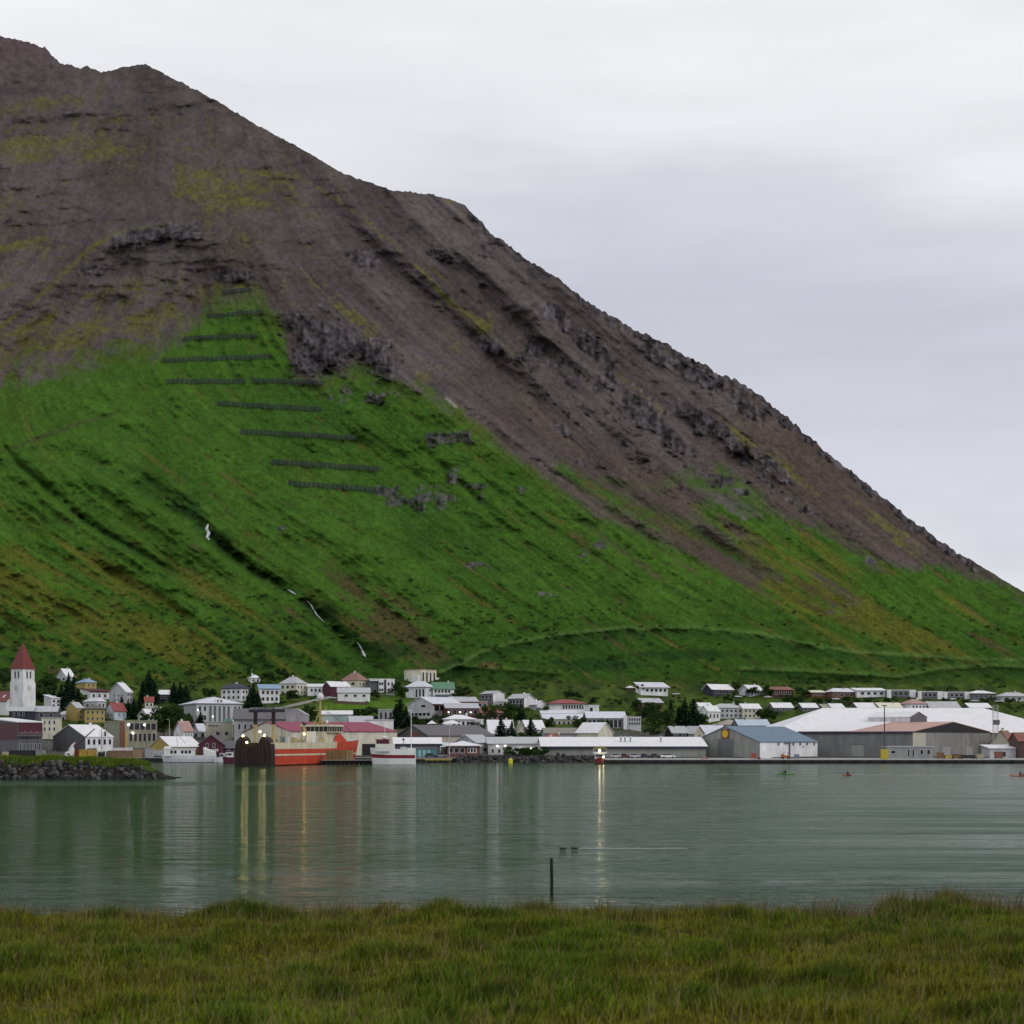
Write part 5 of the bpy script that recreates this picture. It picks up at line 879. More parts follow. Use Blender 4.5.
for t in (
  (54, 709, 689, 'c', 'dark spruce just left of a dense spruce clump by the white sloping roof', 1.3), (61, 710, 683, 'c', 'tall dark spruce in the clump behind the grey gable fronted house', 1.2), (67, 710, 679, 'c', 'tallest dark spruce of the clump below the highest grey gabled house', 1.2), (72, 709, 681, 'c', 'broad dark spruce on the right of the clump left of the yellow house', 1.2), (78, 706, 688, 'c', 'short dark spruce in front of the yellow house with blue roof', 1.3),
  (68.5, 683, 671.5, 'c', 'small pointed spruce before the white roof of the highest grey house', 1.0), (74, 684, 674, 'c', 'small spruce right of the highest grey gabled house', 1.1), (5, 694, 664, 'd', 'dark leafy tree behind the church nave', 1.1), (-3, 690, 668, 'd', 'dark leafy tree at the left picture edge behind the nave', 1.1), (40, 707, 684, 'd', 'dark leafy tree right of the church tower', 1.2), (47, 700, 676, 'd', 'dull green tree up the slope right of the church tower', 1.1),
  (121.5, 716, 696, 'c', 'dark spruce beside the red roofed pale blue house', 1.2), (128, 718, 700, 'c', 'broad dark spruce right of the red roofed pale blue house', 1.5), (134, 719, 698, 'c', 'dark spruce left of the pale grey gabled house', 1.3), (139, 714, 696, 'c', 'dark spruce behind the pale grey gabled house', 1.2), (149, 703, 669, 'c', 'very tall dark spruce above the small red roofed cream house', 1.1), (143, 703, 680, 'c', 'dark spruce left of the very tall one', 1.2), (153, 704, 679, 'c', 'dark spruce right of the very tall one', 1.2),
  (174, 703, 681, 'c', 'left spruce of the trio above the grey school', 1.2), (180, 704, 681, 'c', 'middle spruce of the trio above the grey school', 1.2), (186, 705, 683, 'c', 'right spruce of the trio above the grey school', 1.2), (164, 738, 705, 'd', 'large dark leafy tree left of the pink roofed house', 1.0), (172, 738, 703, 'd', 'largest dark leafy tree beside the school end wall', 1.0), (178, 730, 705, 'd', 'leafy tree against the school end wall', .9), (187, 727, 712, 'd', 'low leafy tree before the grey school wall', 1.1), (200.5, 727, 711, 'c', 'small dark cone shaped spruce in front of the school windows', 1.6),
  (253, 712, 682, 'c', 'tall dark spruce left of the light blue roofed house', 1.2), (248, 713, 694, 'c', 'short dark spruce below the dark blue hipped roof', 1.5), (258, 712, 690, 'c', 'dark spruce in front of the left end of the blue roofed house', 1.3), (268, 686, 671, 'd', 'dark round tree behind the blue roofed house', 1.3), (283, 680, 667, 'd', 'dark bushy tree above the cream villa', 1.3), (291, 702, 689, 'd', 'green shrub below the cream villa', 1.6), (311, 727, 704, 'd', 'dark willow beside the trawler mast', .8), (342, 726, 709, 'c', 'small black spruce behind the magenta roof', 1.0),
  (400, 728, 698, 'c', 'tall dark spruce left of the grey terraced house', 1.3), (396, 728, 703, 'c', 'dark spruce left of the tall one by the terraces', 1.4), (406, 727, 706, 'c', 'dark spruce right of the tall one by the terraces', 1.5), (372, 720, 706, 'd', 'bush on the green lawn above the white block', 1.6), (362, 718, 708, 'd', 'low bush left of the garden sheds', 1.7), (418, 729, 715, 'd', 'bush under the grey terraced house', 1.7), (428, 730, 717, 'd', 'wide bush behind the long dark hall', 1.7), (443, 729, 713, 'd', 'dark bush left of the low white house', 1.2), (395, 696, 680, 'd', 'dark tree right of the twin cube house', 1.1),
  (501, 745, 716, 'c', 'dark spruce in front of the steep white roof', 1.6), (512, 743, 720, 'c', 'purplish dark spruce at the right end of the steep white roof', 1.3), (530.5, 742, 717, 'c', 'dark spruce in front of the blue white roof', 1.7), (523, 744, 732, 'd', 'green bush between the two dark spruces', 1.6), (535, 744, 732, 'd', 'green bush under the spruce by the blue white roof', 1.6), (487, 726, 705, 'd', 'pale leafy tree beside the maroon terrace', 1.0), (483, 735, 721, 'd', 'green bush above the grey gabled building', 1.4), (514, 720, 702, 'd', 'leafy tree below the second white gable', 1.1), (521, 720, 702, 'c', 'spruce below the second white gable', 1.3), (508, 722, 708, 'd', 'low tree left of the spruce below the white gables', 1.3),
  (548, 730, 716, 'd', 'leafy tree at the left end of the beige hospital wing', 1.3), (579, 730, 715, 'd', 'dark round tree in front of the beige hospital wing', 1.2), (605, 733, 719, 'd', 'dark tree in front of the glazed hospital wing', 1.2), (577, 700, 691, 'd', 'low bush above the red hillside hall', 1.8), (619, 707, 698, 'd', 'dark bush on the slope left of the old timber house', 1.2),
  (646, 724, 700, 'd', 'large dark tree right of the hospital annex', 1.1), (653, 727, 702, 'd', 'dark tree in front of the old timber house', 1.1), (660, 733, 709, 'd', 'leafy tree above the long white warehouse', 1.0), (652, 738, 724, 'd', 'pale flowering bush behind the long white warehouse', 1.2), (671, 714, 699, 'c', 'small lone spruce above the dark trees', 1.0), (685, 729, 697, 'c', 'tall dark spruce left of the white two level house', 1.2), (679, 727, 706, 'c', 'dark spruce left of the tall pair', 1.4), (694, 729, 698, 'c', 'second tall dark spruce beside the white two level house', 1.3), (700, 728, 711, 'd', 'dark bush below the white two level house', 1.2),
  (642, 694, 683.5, 'd', 'round tree before the long white hillside cottage', 1.3), (762, 722, 708, 'd', 'bush before the cream gabled house', 1.3), (770, 722, 709, 'd', 'green bush left of the factory roof', 1.2), (752, 697.5, 686, 'd', 'dark bush before the lavender blue house', 1.1), (735, 692, 681, 'd', 'dark bush between the two leftmost upper row houses', 1.2), (766, 697, 684, 'd', 'dark tree left of the dark red house', 1.0), (804, 698, 686, 'd', 'big round dark bush right of the dark red house', 1.4), (789, 705, 694, 'd', 'bush below the dark red house', 1.3), (797, 704, 696, 'd', 'pale bush below the big round bush', 1.5), (856, 706, 697, 'd', 'dark bush below the long white upper row house', 1.3), (868, 706, 697, 'd', 'dark bush between the two house rows', 1.3), (829, 706, 698, 'd', 'bush just above the small pale factory roofs', 1.4), (965, 706, 699, 'd', 'low bush near the right edge below the upper row', 1.6), (1010, 705, 698, 'd', 'low bush below the grey house at the right edge', 1.8), (888, 705, 697, 'd', 'green bush above the cream yellow roof', 1.6)):
    tree(*t[:5], wid=t[5])
for t in ((48, 703, 690, 'dark leafy tree left of the spruce clump by the white sloping roof', 1.2), (112, 729, 719, 'low bush between the ochre mansard house and the concrete block', 1.4), (146, 724, 712, 'small dark leafy tree beside the pale grey gabled house', 1.2), (160, 724, 710, 'dark leafy tree behind the lamp post by the school', 1.1), (210, 699, 688, 'dark shrub left of the white house with dark blue roof', 1.4), (301, 721, 708, 'leafy tree left of the dark willow by the trawler mast', 1.0), (355, 719, 708, 'dark bush on the lawn left of the lone lawn bush', 1.4), (374, 700, 689, 'dark shrub under the twin cube house', 1.4), (402, 701, 686, 'dark tree against the white house with the hipped roof', 1.0), (458, 700, 689, 'green tree right of the green roofed house', 1.3), (466, 696, 686, 'rounded tree on the slope above the terraces', 1.4), (495, 720, 706, 'dark tree right of the pale leafy terrace tree', 1.1), (504, 716, 704, 'dark tree under the grey annex between white gables', 1.2), (546, 716, 706, 'dark bush at the left end of the long hospital wing', 1.4), (568, 700, 690, 'dark rounded tree over the red hillside hall', 1.3), (592, 706, 696, 'low dark tree above the white stair tower', 1.3), (636, 712, 699, 'dark tree left of the old timber house', 1.1), (666, 724, 708, 'dark tree between the timber house and the tall spruces', 1.1), (672, 734, 720, 'green tree above the low dark gabled house', 1.2), (818, 704, 696, 'dark bush in front of the low brown house', 1.4), (846, 704, 696, 'dark bush below the brick left wing', 1.4), (912, 703, 696, 'dark bush above the pink hipped roof', 1.4), (945, 704, 697, 'dark hedge bush below the long grey upper row house', 1.5), (985, 705, 697, 'dark bush below the dark fronted house', 1.4), (728, 703, 694, 'dark bush above the long grey row house', 1.4)):
    tree(t[0], t[1], t[2], 'd', t[3], t[4])
for px_, yb, yt, lab in ((515, 761, 745.5, 'left green shrub on top of the rock revetment'), (528, 761, 746.5, 'middle green shrub on top of the rock revetment'), (539, 761, 745.5, 'right green shrub on top of the rock revetment')): tree(px_, yb, yt, 'd', lab, 1.5, 524, 'shrubs on the revetment', 'shrub')
def scrub():
    r = np.random.default_rng(21); V = []; Cc = []; n = 0; guard = 0; town = 0
    while n < 1500 and guard < 60000:
        guard += 1; u = r.uniform(-100, 1120); v = 690 - 95 * r.random() ** 1.3; tn = town < 420
        if tn: v = r.uniform(686, 728) if u < 640 else r.uniform(686, 712)
        bm = samp(bush, u, v); hedge = 790 < u < 875 and 676 < v < 684
        if u > 560 and not hedge and not tn and r.random() < .72: continue
        if not hedge and not tn and r.random() > .15 + bm * 1.2 : continue
        town += tn
        p = surf(u, v); s = r.uniform(1.1, 2.6) * (1.25 if hedge else .75 if tn else 1); k = 36; d = r.normal(0, 1, (k, 3)); d /= np.linalg.norm(d, axis=1)[:, None]; d[:, 2] = np.abs(d[:, 2]) * .8
        q = np.array(p) + d * s * r.uniform(.5, 1, (k, 1)); a1 = r.normal(0, 1, (k, 3)); a1 /= np.linalg.norm(a1, axis=1)[:, None]; a2 = np.cross(a1, r.normal(0, 1, (k, 3))); a2 /= np.linalg.norm(a2, axis=1)[:, None]; w = .42
        V.append(np.stack([q - a1 * w, q + a2 * w * .7, q + a1 * w, q - a2 * w * .7], 1).reshape(-1, 3)); Cc.append(np.repeat(np.array([.028, .058, .015]) * (.6 + .8 * r.random((k, 1))) * r.uniform(.6, 1.5), 4, 0)); n += 1
    V = np.concatenate(V); tag(npmesh('scrub', V, np.arange(len(V)).reshape(-1, 4), LM, np.concatenate(Cc), False), 'dark low willow scrub over the foot of the slope', 'scrub', kind='stuff')
scrub()
# ------------------------------------------------------------------ avalanche fences
FP = pm((.016, .024, .026), rough=.7)
for (u0, v0, u1, v1, lab) in ((221, 294, 252, 291, 'faint uppermost avalanche fence, shortest of all'), (206, 318, 264, 313, 'second highest avalanche fence, on bare ground'), (183, 340, 258, 337, 'avalanche fence just above the longest one'), (162, 362, 272, 358, 'longest avalanche fence, level with the foot of the crag'), (166, 383, 245, 383, 'left fence of the pair sharing one level under the crag'), (251, 381.5, 324, 385, 'right fence of the pair sharing one level under the crag'), (217, 405, 322, 411, 'avalanche fence just below the pair'), (240, 433, 357, 440, 'long avalanche fence in the middle of the lower rows'), (271, 463.5, 380, 471, 'lowest but one avalanche fence'), (288, 485, 382, 492, 'lowest avalanche fence on the bright green slope')):
    n = max(7, int((u1 - u0) / 4.6)); pts = []
    for i in range(n + 1):
        t = i / n; u = u0 + (u1 - u0) * t; v = v0 + (v1 - v0) * t + .3 * math.sin(i * .9 + u0); p = surf(u, v); d = (p - Vector((0, 0, CAMZ))).normalized(); pts.append(p - d * 3.0)
    root = empty('avalanche_fence', pts[0], 0); tag(root, lab, 'avalanche fence', 'steel avalanche fences across the slope'); o = pts[0]; H = 3.8
    mb = MB()
    for i in range(n):
        a, b_ = pts[i] - o, pts[i + 1] - o; b2 = a + (b_ - a) * .90
        for k in range(6): f0, f1 = k / 6 + .03, k / 6 + .145; mb.prism([a + Vector((0, 1.1 * f0, H * f0)), b2 + Vector((0, 1.1 * f0, H * f0)), b2 + Vector((0, 1.1 * f1, H * f1)), a + Vector((0, 1.1 * f1, H * f1))], (0, .12, 0), FP)
    mb.build('grate', root); pmesh = None
    for i in range(n):
        a = (pts[i] * .55 + pts[i + 1] * .45) - o
        if pmesh is None: k = MB(); k.tube((0, -.25, -1.5), (.55, 1.1, H + .1), .26, .2, FP, 5); k.tube((-.9, -2.4, -1.2), (.3, .3, H * .62), .17, .15, FP, 5); q = k.build('post', root); pmesh = q.data
        else: q = bpy.data.objects.new('post', pmesh); COL.objects.link(q); q.parent = root
        q.location = a
# ------------------------------------------------------------------ waterfalls
WF = paint((.5, .5, .53), .5, .5, .5)
for pts, lab in (([(208, 524, 1.6), (206.5, 529, 3), (209, 533, 3.5), (207, 537, 2.6), (209.5, 540, 1.2)], 'upper white waterfall in the dark ravine'), ([(288, 589.5, 1.4), (292, 592, 3), (296, 594.5, 1)], 'small white cascade halfway down the ravine'), ([(307, 601, 1), (311, 605, 1.8), (314, 610, 1.6), (317, 615, 1.2), (324, 622, .6)], 'slender white waterfall beside dark bushes'), ([(357, 642, .8), (360, 646, 1.8), (362, 650, 2.2), (364.5, 655, 2.6), (365, 657, 1)], 'lowest white waterfall just above the houses')):
    mb = MB(); pr = None
    for u, v, w in pts:
        L_, R_ = surf(u - w / 2, v), surf(u + w / 2, v); d = (L_ - Vector((0, 0, CAMZ))).normalized() * 3.5; m_ = (L_ + R_) / 2 - d * 1.25; cur = (L_ - d, m_, R_ - d)
        if pr:
            mb.poly([pr[0], pr[1], cur[1], cur[0]], WF); mb.poly([pr[1], pr[2], cur[2], cur[1]], WF)
        pr = cur
    tag(mb.build('waterfall'), lab, 'waterfall', kind='structure')
# ------------------------------------------------------------------ retaining wall and hedge lines
def ribbon_wall(name, label, cat, pts, h, th, m):
    mb = MB()
    for (a, b_) in zip(pts[:-1], pts[1:]):
        p, q = at(a[0], a[1], float(Yg(*a))), at(b_[0], b_[1], float(Yg(*b_))); mb.prism([p + Vector((0, 0, -1)), q + Vector((0, 0, -1)), q + Vector((0, 0, h)), p + Vector((0, 0, h))], (0, th, 0), m)
    o = mb.build(name); tag(o, label, cat); return o
ribbon_wall('retaining_wall', 'pale curved retaining wall of the road above the workshop', 'wall', [(268, 712.2), (280, 709.5), (295, 706), (310, 702.5), (322, 700), (333, 698.2)], 1.35, .8, pm((.36, .36, .34)))
ribbon_wall('timber_fence', 'dark timber fence along the road under the low white house', 'fence', [(333, 703), (338, 703.6), (352, 704.4), (368, 705)], 1.5, .2, pm('brown'))
ribbon_wall('garden_wall', 'grey garden wall at the top edge of the green lawn', 'wall', [(368, 696.3), (382, 695.6), (395, 696)], .7, .3, pm('conc'))
# ------------------------------------------------------------------ boats
def hullrings(L, stations, zs):
    """stations (t 0..1, halfwidth factor list per level)"""
    return None
def ship():
    Y0 = 444.; a = 20; S = Vector((X(254, Y0), Y0, 0)); root = empty('trawler', S, R(90 - a)); tag(root, 'large red and cream stern trawler with black stern and lit floodlights', 'trawler')
    d = Vector((math.sin(R(a)), math.cos(R(a)))); n = Vector((math.cos(R(a)), -math.sin(R(a))))   # forward, starboard
    def tx(px, sb=0):
        r = (px - 512) / F; bx, by = S.x + sb * n.x, S.y + sb * n.y; return (r * by - bx) / (d.x - r * d.y)
    L = tx(357, 0); B_ = 5.7
    red, crm, blk = pm((.50, .06, .03), rough=.5, scale=.9, var=.3), pm((.56, .52, .38), rough=.6, var=.3, scale=.8), pm((.028, .018, .016), rough=.7, var=.5, scale=1)
    st = [(0, 1, .92), (.12, 1, .97), (.45, 1, 1), (.62, .98, .92), (.76, .86, .68), (.87, .62, .38), (.95, .34, .14), (1.0, .05, .0)]
    rings = []
    for t, w, wl in st:
        sh = 5.0 + max(0, t - .55) ** 2 * 4.5; x = t * L + (0 if t < .9 else 0)
        lv = [(-1.2, wl * .85), (.35, wl), (3.0, wl + (w - wl) * .6), (3.5, wl + (w - wl) * .68), (sh, w), (sh + 1.9 + (.2 if t > .6 else 0), w * (1.03 if t > .6 else 1))]
        P = []
        for z, f in lv: P.append((x + (z - sh) * .35 * (t > .9), -B_ * f, z))
        Q = [(p[0], -p[1], p[2]) for p in P][::-1]; rings.append(P + Q)
    nl = 6; mats_s = [blk, red, crm, red, crm]; mats = mats_s + [pm('rgrey')] + mats_s[::-1]
    mb = MB(); mb.loft(rings[:4], mats, None); mf = list(mats); mf[4] = mf[6] = red; mb.loft(rings[3:], mf, None)
    # stern face
    mb.poly(rings[0], blk)
    mb.build('hull', root)
    # dark stern with the ramp: two shoulders and a notch
    k = MB()
    for sg in (-1, 1):
        prof = [(1.3, -1.4), (5.9, -1.4), (6.05, 2), (5.9, 6.2), (5.3, 7.7), (4.4, 8.5), (3.4, 8.8), (2.6, 8.2), (1.9, 6.6), (1.3, 4.6)]
        k.prism([(-.7, sg * y, z) for y, z in prof][::sg], (2.6, 0, 0), blk)
    for y in (-5, -3.6, -2.4, 2.4, 3.6, 5): k.tube((-.75, y, 1.0), (-.75, y * .9, 7.6), .1, .1, pm((.06, .03, .02)), 5)
    k.box(-.6, 1.9, -1.29, 1.29, -1.4, 4.2, blk); k.build('stern', root)
    k = MB(); bz = pm((.55, .055, .03)); k.prism([(L * .60, -B_ * .99, 6.4), (L * .74, -B_ * .90, 7.4), (L * .665, -B_ * .95, 9.7), (L * .645, -B_ * .96, 9.5)], (-.1, .5, 0), bz); k.build('bow_bulwark', root)
    # bridge
    tb = tx(322, 0); k = MB(); k.box(tb - 6.5, tb + 6, -4.2, 4.2, 5.1, 10.4, crm); k.build('superstructure', root)
    k = MB(); k.box(tb - 5, tb + 5, -4.9, 4.9, 10.41, 12.0, pm('black', rough=.3)); k.box(tb - 5.4, tb + 5.4, -5.2, 5.2, 12.01, 12.6, pm((.62, .60, .45))); k.box(tb - 5.2, tb + 5.2, -5.1, 5.1, 10.1, 10.4, crm); br = k.build('bridge', root)
    k = MB(); 
    for i in range(7): y = -4.6 + i * 1.53; k.box(tb - 5.08, tb - 5.02, y - .09, y + .09, 10.45, 12.0, crm)
    for i in range(6): x = tb - 4.6 + i * 1.8; k.box(x - .1, x + .1, -4.98, -4.91, 10.45, 12.0, crm)
    k.build('window_frames', br)
    k = MB(); k.box(tb - 9, tb - 6.51, -3.6, 3.2, 5.1, 8.2, pm('tan')); k.box(tb - 8.6, tb - 6.6, -2.4, 2.4, 8.21, 9.0, pm((.5, .5, .47))); k.build('deck_house', root)
    k = MB(); z1 = 20.6; m_ = pm('tan'); k.tube((tb, .6, 12.6), (tb, .6, z1), .42, .28, m_, 8); k.box(tb - 1.2, tb + 1.2, -1, 2.2, 12.6, 13.6, pm((.3, .2, .08))); k.box(tb - .2, tb + .2, -1.8, 3.0, 17.2, 17.45, m_); k.box(tb - .2, tb + .2, -1.2, 2.4, 15.2, 15.4, m_); k.tube((tb - 1.6, 2.2, 12.6), (tb, .6, 17), .12, .12, m_, 5); k.tube((tb - 1.6, -1.0, 12.6), (tb, .6, 17), .12, .12, m_, 5)
    k.tube((tb - .5, -1.7, 12.6), (tb - .5, -1.7, 18.6), .1, .08, crm, 5); mt_ = k.build('mast', root); k = MB(); k.ball((tb, .6, z1 + 1.1), 1.15, pm('rwhite'), 14, (1, 1, 1.05)); k.build('radome', mt_)
    k = MB(); k.ball((tb - .5, -2.6, 16.6), .5, pm('rwhite'), 8); k.ball((tb + .2, -1.6, 13.6), .6, pm('rwhite'), 8); k.build('small_domes', mt_)
    # stern gantry
    tg = tx(264.5, 0); k = MB()
    for y in (-3.05, 3.05): k.box(tg - .45, tg + .45, y - .42, y + .42, 12.4, 16.0, blk); k.box(tg - .4, tg + .4, y - .38, y + .38, 5.1, 12.39, m_)
    k.box(tg - .6, tg + .6, -6.6, 5.0, 16.01, 16.9, pm((.03, .03, .045))); k.box(tg - .5, tg - .3, -6.2, 4.6, 17.4, 17.5, pm('grey'))
    for i in range(6): y = -6 + i * 2.1; k.box(tg - .5, tg - .35, y - .06, y + .06, 16.91, 17.4, pm('grey'))
    k.tube((tg, -3.0, 16.9), (tg, -3.0, 18.4), .2, .12, blk, 6); k.build('gantry', root)
    # funnel, crane, deck gear
    tf = tx(293, -3.0); k = MB(); k.box(tf - 1.3, tf + 1.3, -4.4, -2.4, 5.1, 10.4, pm((.66, .65, .58))); k.build('funnel', root); k = MB(); k.tube((tf - 1.2, -2.1, 9.0), (tf - 1.6, -1.5, 12.2), .5, .35, pm('tan'), 7); k.prism([(tf - 1.9, -1.8, 12), (tf - 1.2, -3.4, 13.2), (tf - .8, -2.0, 12.6), (tf - 1.4, -.9, 13.4)], (.5, 0, .2), blk); k.build('deck_crane', root)
    k = MB(); rr = random.Random(5)
    for i in range(34): t_ = rr.uniform(tx(270, 0), tb - 7); y = rr.uniform(-4.2, 4); hh = rr.uniform(.6, 3.2); k.box(t_, t_ + rr.uniform(.6, 1.8), y, y + rr.uniform(.5, 1.5), 5.1 + .01 * i, 5.6 + hh, rr.choice([pm('tan'), pm('lgrey'), pm((.3, .26, .12)), pm((.16, .2, .18)), crm]))
    k.tube((tx(276, 0), 1, 5.2), (tx(281, 0), -2, 10.2), .12, .1, m_, 5); k.tube((tx(286, 0), 2, 5.2), (tx(282, 0), 0, 11.2), .12, .1, m_, 5); k.build('deck_gear', root)
    k = MB(); k.tube((tx(282, 0), 0, 11.0), (tg, 0, 15.9), .05, .05, blk, 4); k.tube((tg, -3, 16.8), (tb, .6, 19.6), .05, .05, blk, 4); k.tube((tg, 3, 16.8), (tb, .6, 19.6), .05, .05, blk, 4); k.tube((tb, .6, 19.6), (L * .97, 0, 9.4), .05, .05, blk, 4); k.build('rigging', root)
    k = MB()
    for z in (7.3, 7.8): k.tube((10, -5.75, z), (L * .6, -5.75, z), .04, .04, crm, 4)
    for i in range(9): k.tube((10 + i * (L * .6 - 10) / 8, -5.75, 6.9), (10 + i * (L * .6 - 10) / 8, -5.75, 7.8), .04, .04, crm, 4)
    k.build('railing', root)
    for px_, z, t_, s in ((244, 8.95, -.9, 30), (248, 7.0, -.9, 18), (262, 10.2, -.9, 22), (266.5, 9.1, -.9, 36)):
        y = -((px_ - 254) * .297) / math.cos(R(a)); k = MB(); k.ball((t_, y, z), .29, emit((1, .82, .30), s), 10); k.build('floodlight', root)
        k = MB(); k.tube((t_ + .5, y, z - 1.6), (t_ + .45, y, z + .1), .09, .09, m_, 5); k.build('lamp_post', root)
    k = MB(); k.ball((tx(286.5, -3), -3.2, 9.6), .35, emit((1, .6, .2), 20), 8); k.build('floodlight', root)
ship()
def sideboat(name, label, cat, px0, px1, Y, yw, dz, bow=-1, **kw):
    """hull along world x; returns root (local x from left end), length, scale"""
    x0, x1 = X(px0, Y), X(px1, Y); L = x1 - x0; root = empty(name, (x0, Y, 0)); tag(root, label, cat); s = Y / F
    W_ = kw.get('beam', L * .27) / 2; bands = kw['bands']; zt = kw['top'] ; mb = MB(); rings = []
    for t in np.linspace(0, 1, 15):
        q = t if bow > 0 else 1 - t       # q=1 at the bow
        f = 1 - max(0, (q - .55) / .45) ** 2.2; f = max(f, .03); g = .86 + .14 * min(1, q / .2) ; shear = dz * max(0, q - .4) ** 1.6
        P = []
        for i, (z, ff) in enumerate(bands): zz = z + (shear * z / zt if z > 0 else 0); xx = t * L; rake = (z / zt) * kw.get('rake', .06) * L * (max(0, (q - .6) / .4)) * (1 if bow > 0 else -1); P.append((xx + rake - (kw.get('rake', .06) * L * .5 * max(0, (q - .6) / .4)) * (1 if bow > 0 else -1), -W_ * f * g * ff, zz))
        rings.append(P + [(p[0], -p[1], p[2]) for p in P][::-1])
    cols = kw['cols']; mb.loft(rings, cols + [kw.get('deck', pm('lgrey'))] + cols[::-1]); mb.poly(rings[0], cols[-1]); mb.poly(rings[-1], cols[-1]); mb.build('hull', root); return root, L, s
wht = pm((.78, .78, .78), rough=.4)
# fishing boat with the maroon stripe
r, L, s = sideboat('fishing_boat', 'white fishing boat with maroon stripe and wheelhouse moored at the pier', 'fishing boat', 371.5, 415.5, 463, 765, 1.0, -1, beam=4.6, top=4.6, bands=[(-.8, .7), (.25, .86), (2.05, .96), (3.1, .99), (4.9, 1.02)], cols=[pm((.55, .56, .52)), wht, pm((.20, .02, .04)), wht])
k = MB(); k.box(L * .10, L * .52, -1.8, 1.8, 4.2, 6.5, pm((.70, .70, .64))); k.build('deck_house', r)
k = MB(); k.box(L * .12, L * .40, -1.7, 1.7, 6.51, 7.7, pm((.20, .03, .04))); k.box(L * .10, L * .42, -1.85, 1.85, 7.71, 7.95, pm((.25, .05, .06))); wh = k.build('wheelhouse', r)
for i in range(4): k = MB(); q = .15 + .07 * i; k.box(L * q - .28, L * q + .28, -1.76, -1.71, 6.75, 7.5, pm('black', rough=.2)); k.build('window', wh)
k = MB(); k.ball((L * .30, 0, 8.4), .75, pm('rwhite'), 10, (1.2, 1, .7)); k.tube((L * .30, 0, 7.9), (L * .30, 0, 13.5), .08, .05, wht, 6); k.box(L * .29, L * .31, -.9, .9, 11, 11.1, wht); k.build('radar_mast', r)
k = MB(); k.tube((L * .905, -.4, 4.5), (L * .905, -.4, 17.2), .13, .08, wht, 7); k.box(L * .83, L * .905, -.5, -.3, 16.7, 16.9, wht); k.tube((L * .9, -.4, 16.8), (L * .42, -.2, 8), .03, .03, pm('dgrey'), 4); k.build('mast', r)
k = MB(); k.tube((L * .72, -.9, 4.4), (L * .74, -.9, 8.4), .12, .1, pm('dgrey'), 6); k.box(L * .70, L * .76, -1.1, -.7, 7.6, 8.0, pm('black')); k.box(L * .66, L * .8, -1.2, .8, 4.4, 5.6, pm('lgrey')); k.box(L * .82, L * .99, -2.0, 1.9, 4.4, 5.2, wht); k.build('deck_gear', r)
k = MB(); 
for i in range(9): q = .05 + .112 * i; k.tube((L * q, -2.05, 4.6), (L * q, -2.05, 5.5), .035, .035, pm('lgrey'), 4)
k.tube((L * .05, -2.05, 5.5), (L * .95, -2.05, 5.5), .035, .035, pm('lgrey'), 4); k.build('railing', r)
k = MB(); k.box(L * .16, L * .42, -2.36, -2.30, 3.75, 4.25, pm((.3, .3, .34))); k.build('name_strip', r)
# white motor yacht
r, L, s = sideboat('motor_boat', 'long white motor boat moored beside the yellow quay shed', 'motor boat', 162.5, 215.5, 512, 762.5, .5, -1, beam=4.2, top=2.4, rake=.04, bands=[(-.6, .7), (.2, .9), (1.3, .97), (2.5, 1.0)], cols=[pm('dgrey'), pm((.6, .6, .66)), pm((.68, .68, .72))])
k = MB(); k.box(L * .05, L * .60, -1.6, 1.6, 2.2, 4.5, wht); k.box(L * .03, L * .62, -1.75, 1.75, 4.51, 4.8, wht); k.box(L * .05, L * .14, -1.2, 1.2, 4.81, 5.6, wht); cb = k.build('cabin', r)
for q in (.17, .24, .37, .44, .51): k = MB(); k.box(L * q, L * (q + .045), -1.68, -1.61, 3.1, 4.1, pm('black', rough=.2)); k.build('window', cb)
k = MB(); k.prism([(L * .80, -2, 2.2), (L * .99, -2, 2.2), (L * .99, -2, 3.7), (L * .86, -2, 4.4), (L * .79, -2, 5.2)], (0, 4, 0), wht); k.build('aft_cockpit', r)
k = MB(); k.tube((L * .28, 0, 4.8), (L * .27, 0, 10.6), .07, .05, pm('dgrey'), 5); k.tube((L * .27, 0, 9.8), (L * .44, 0, 6.4), .07, .07, pm('dgrey'), 5); k.build('mast', r)
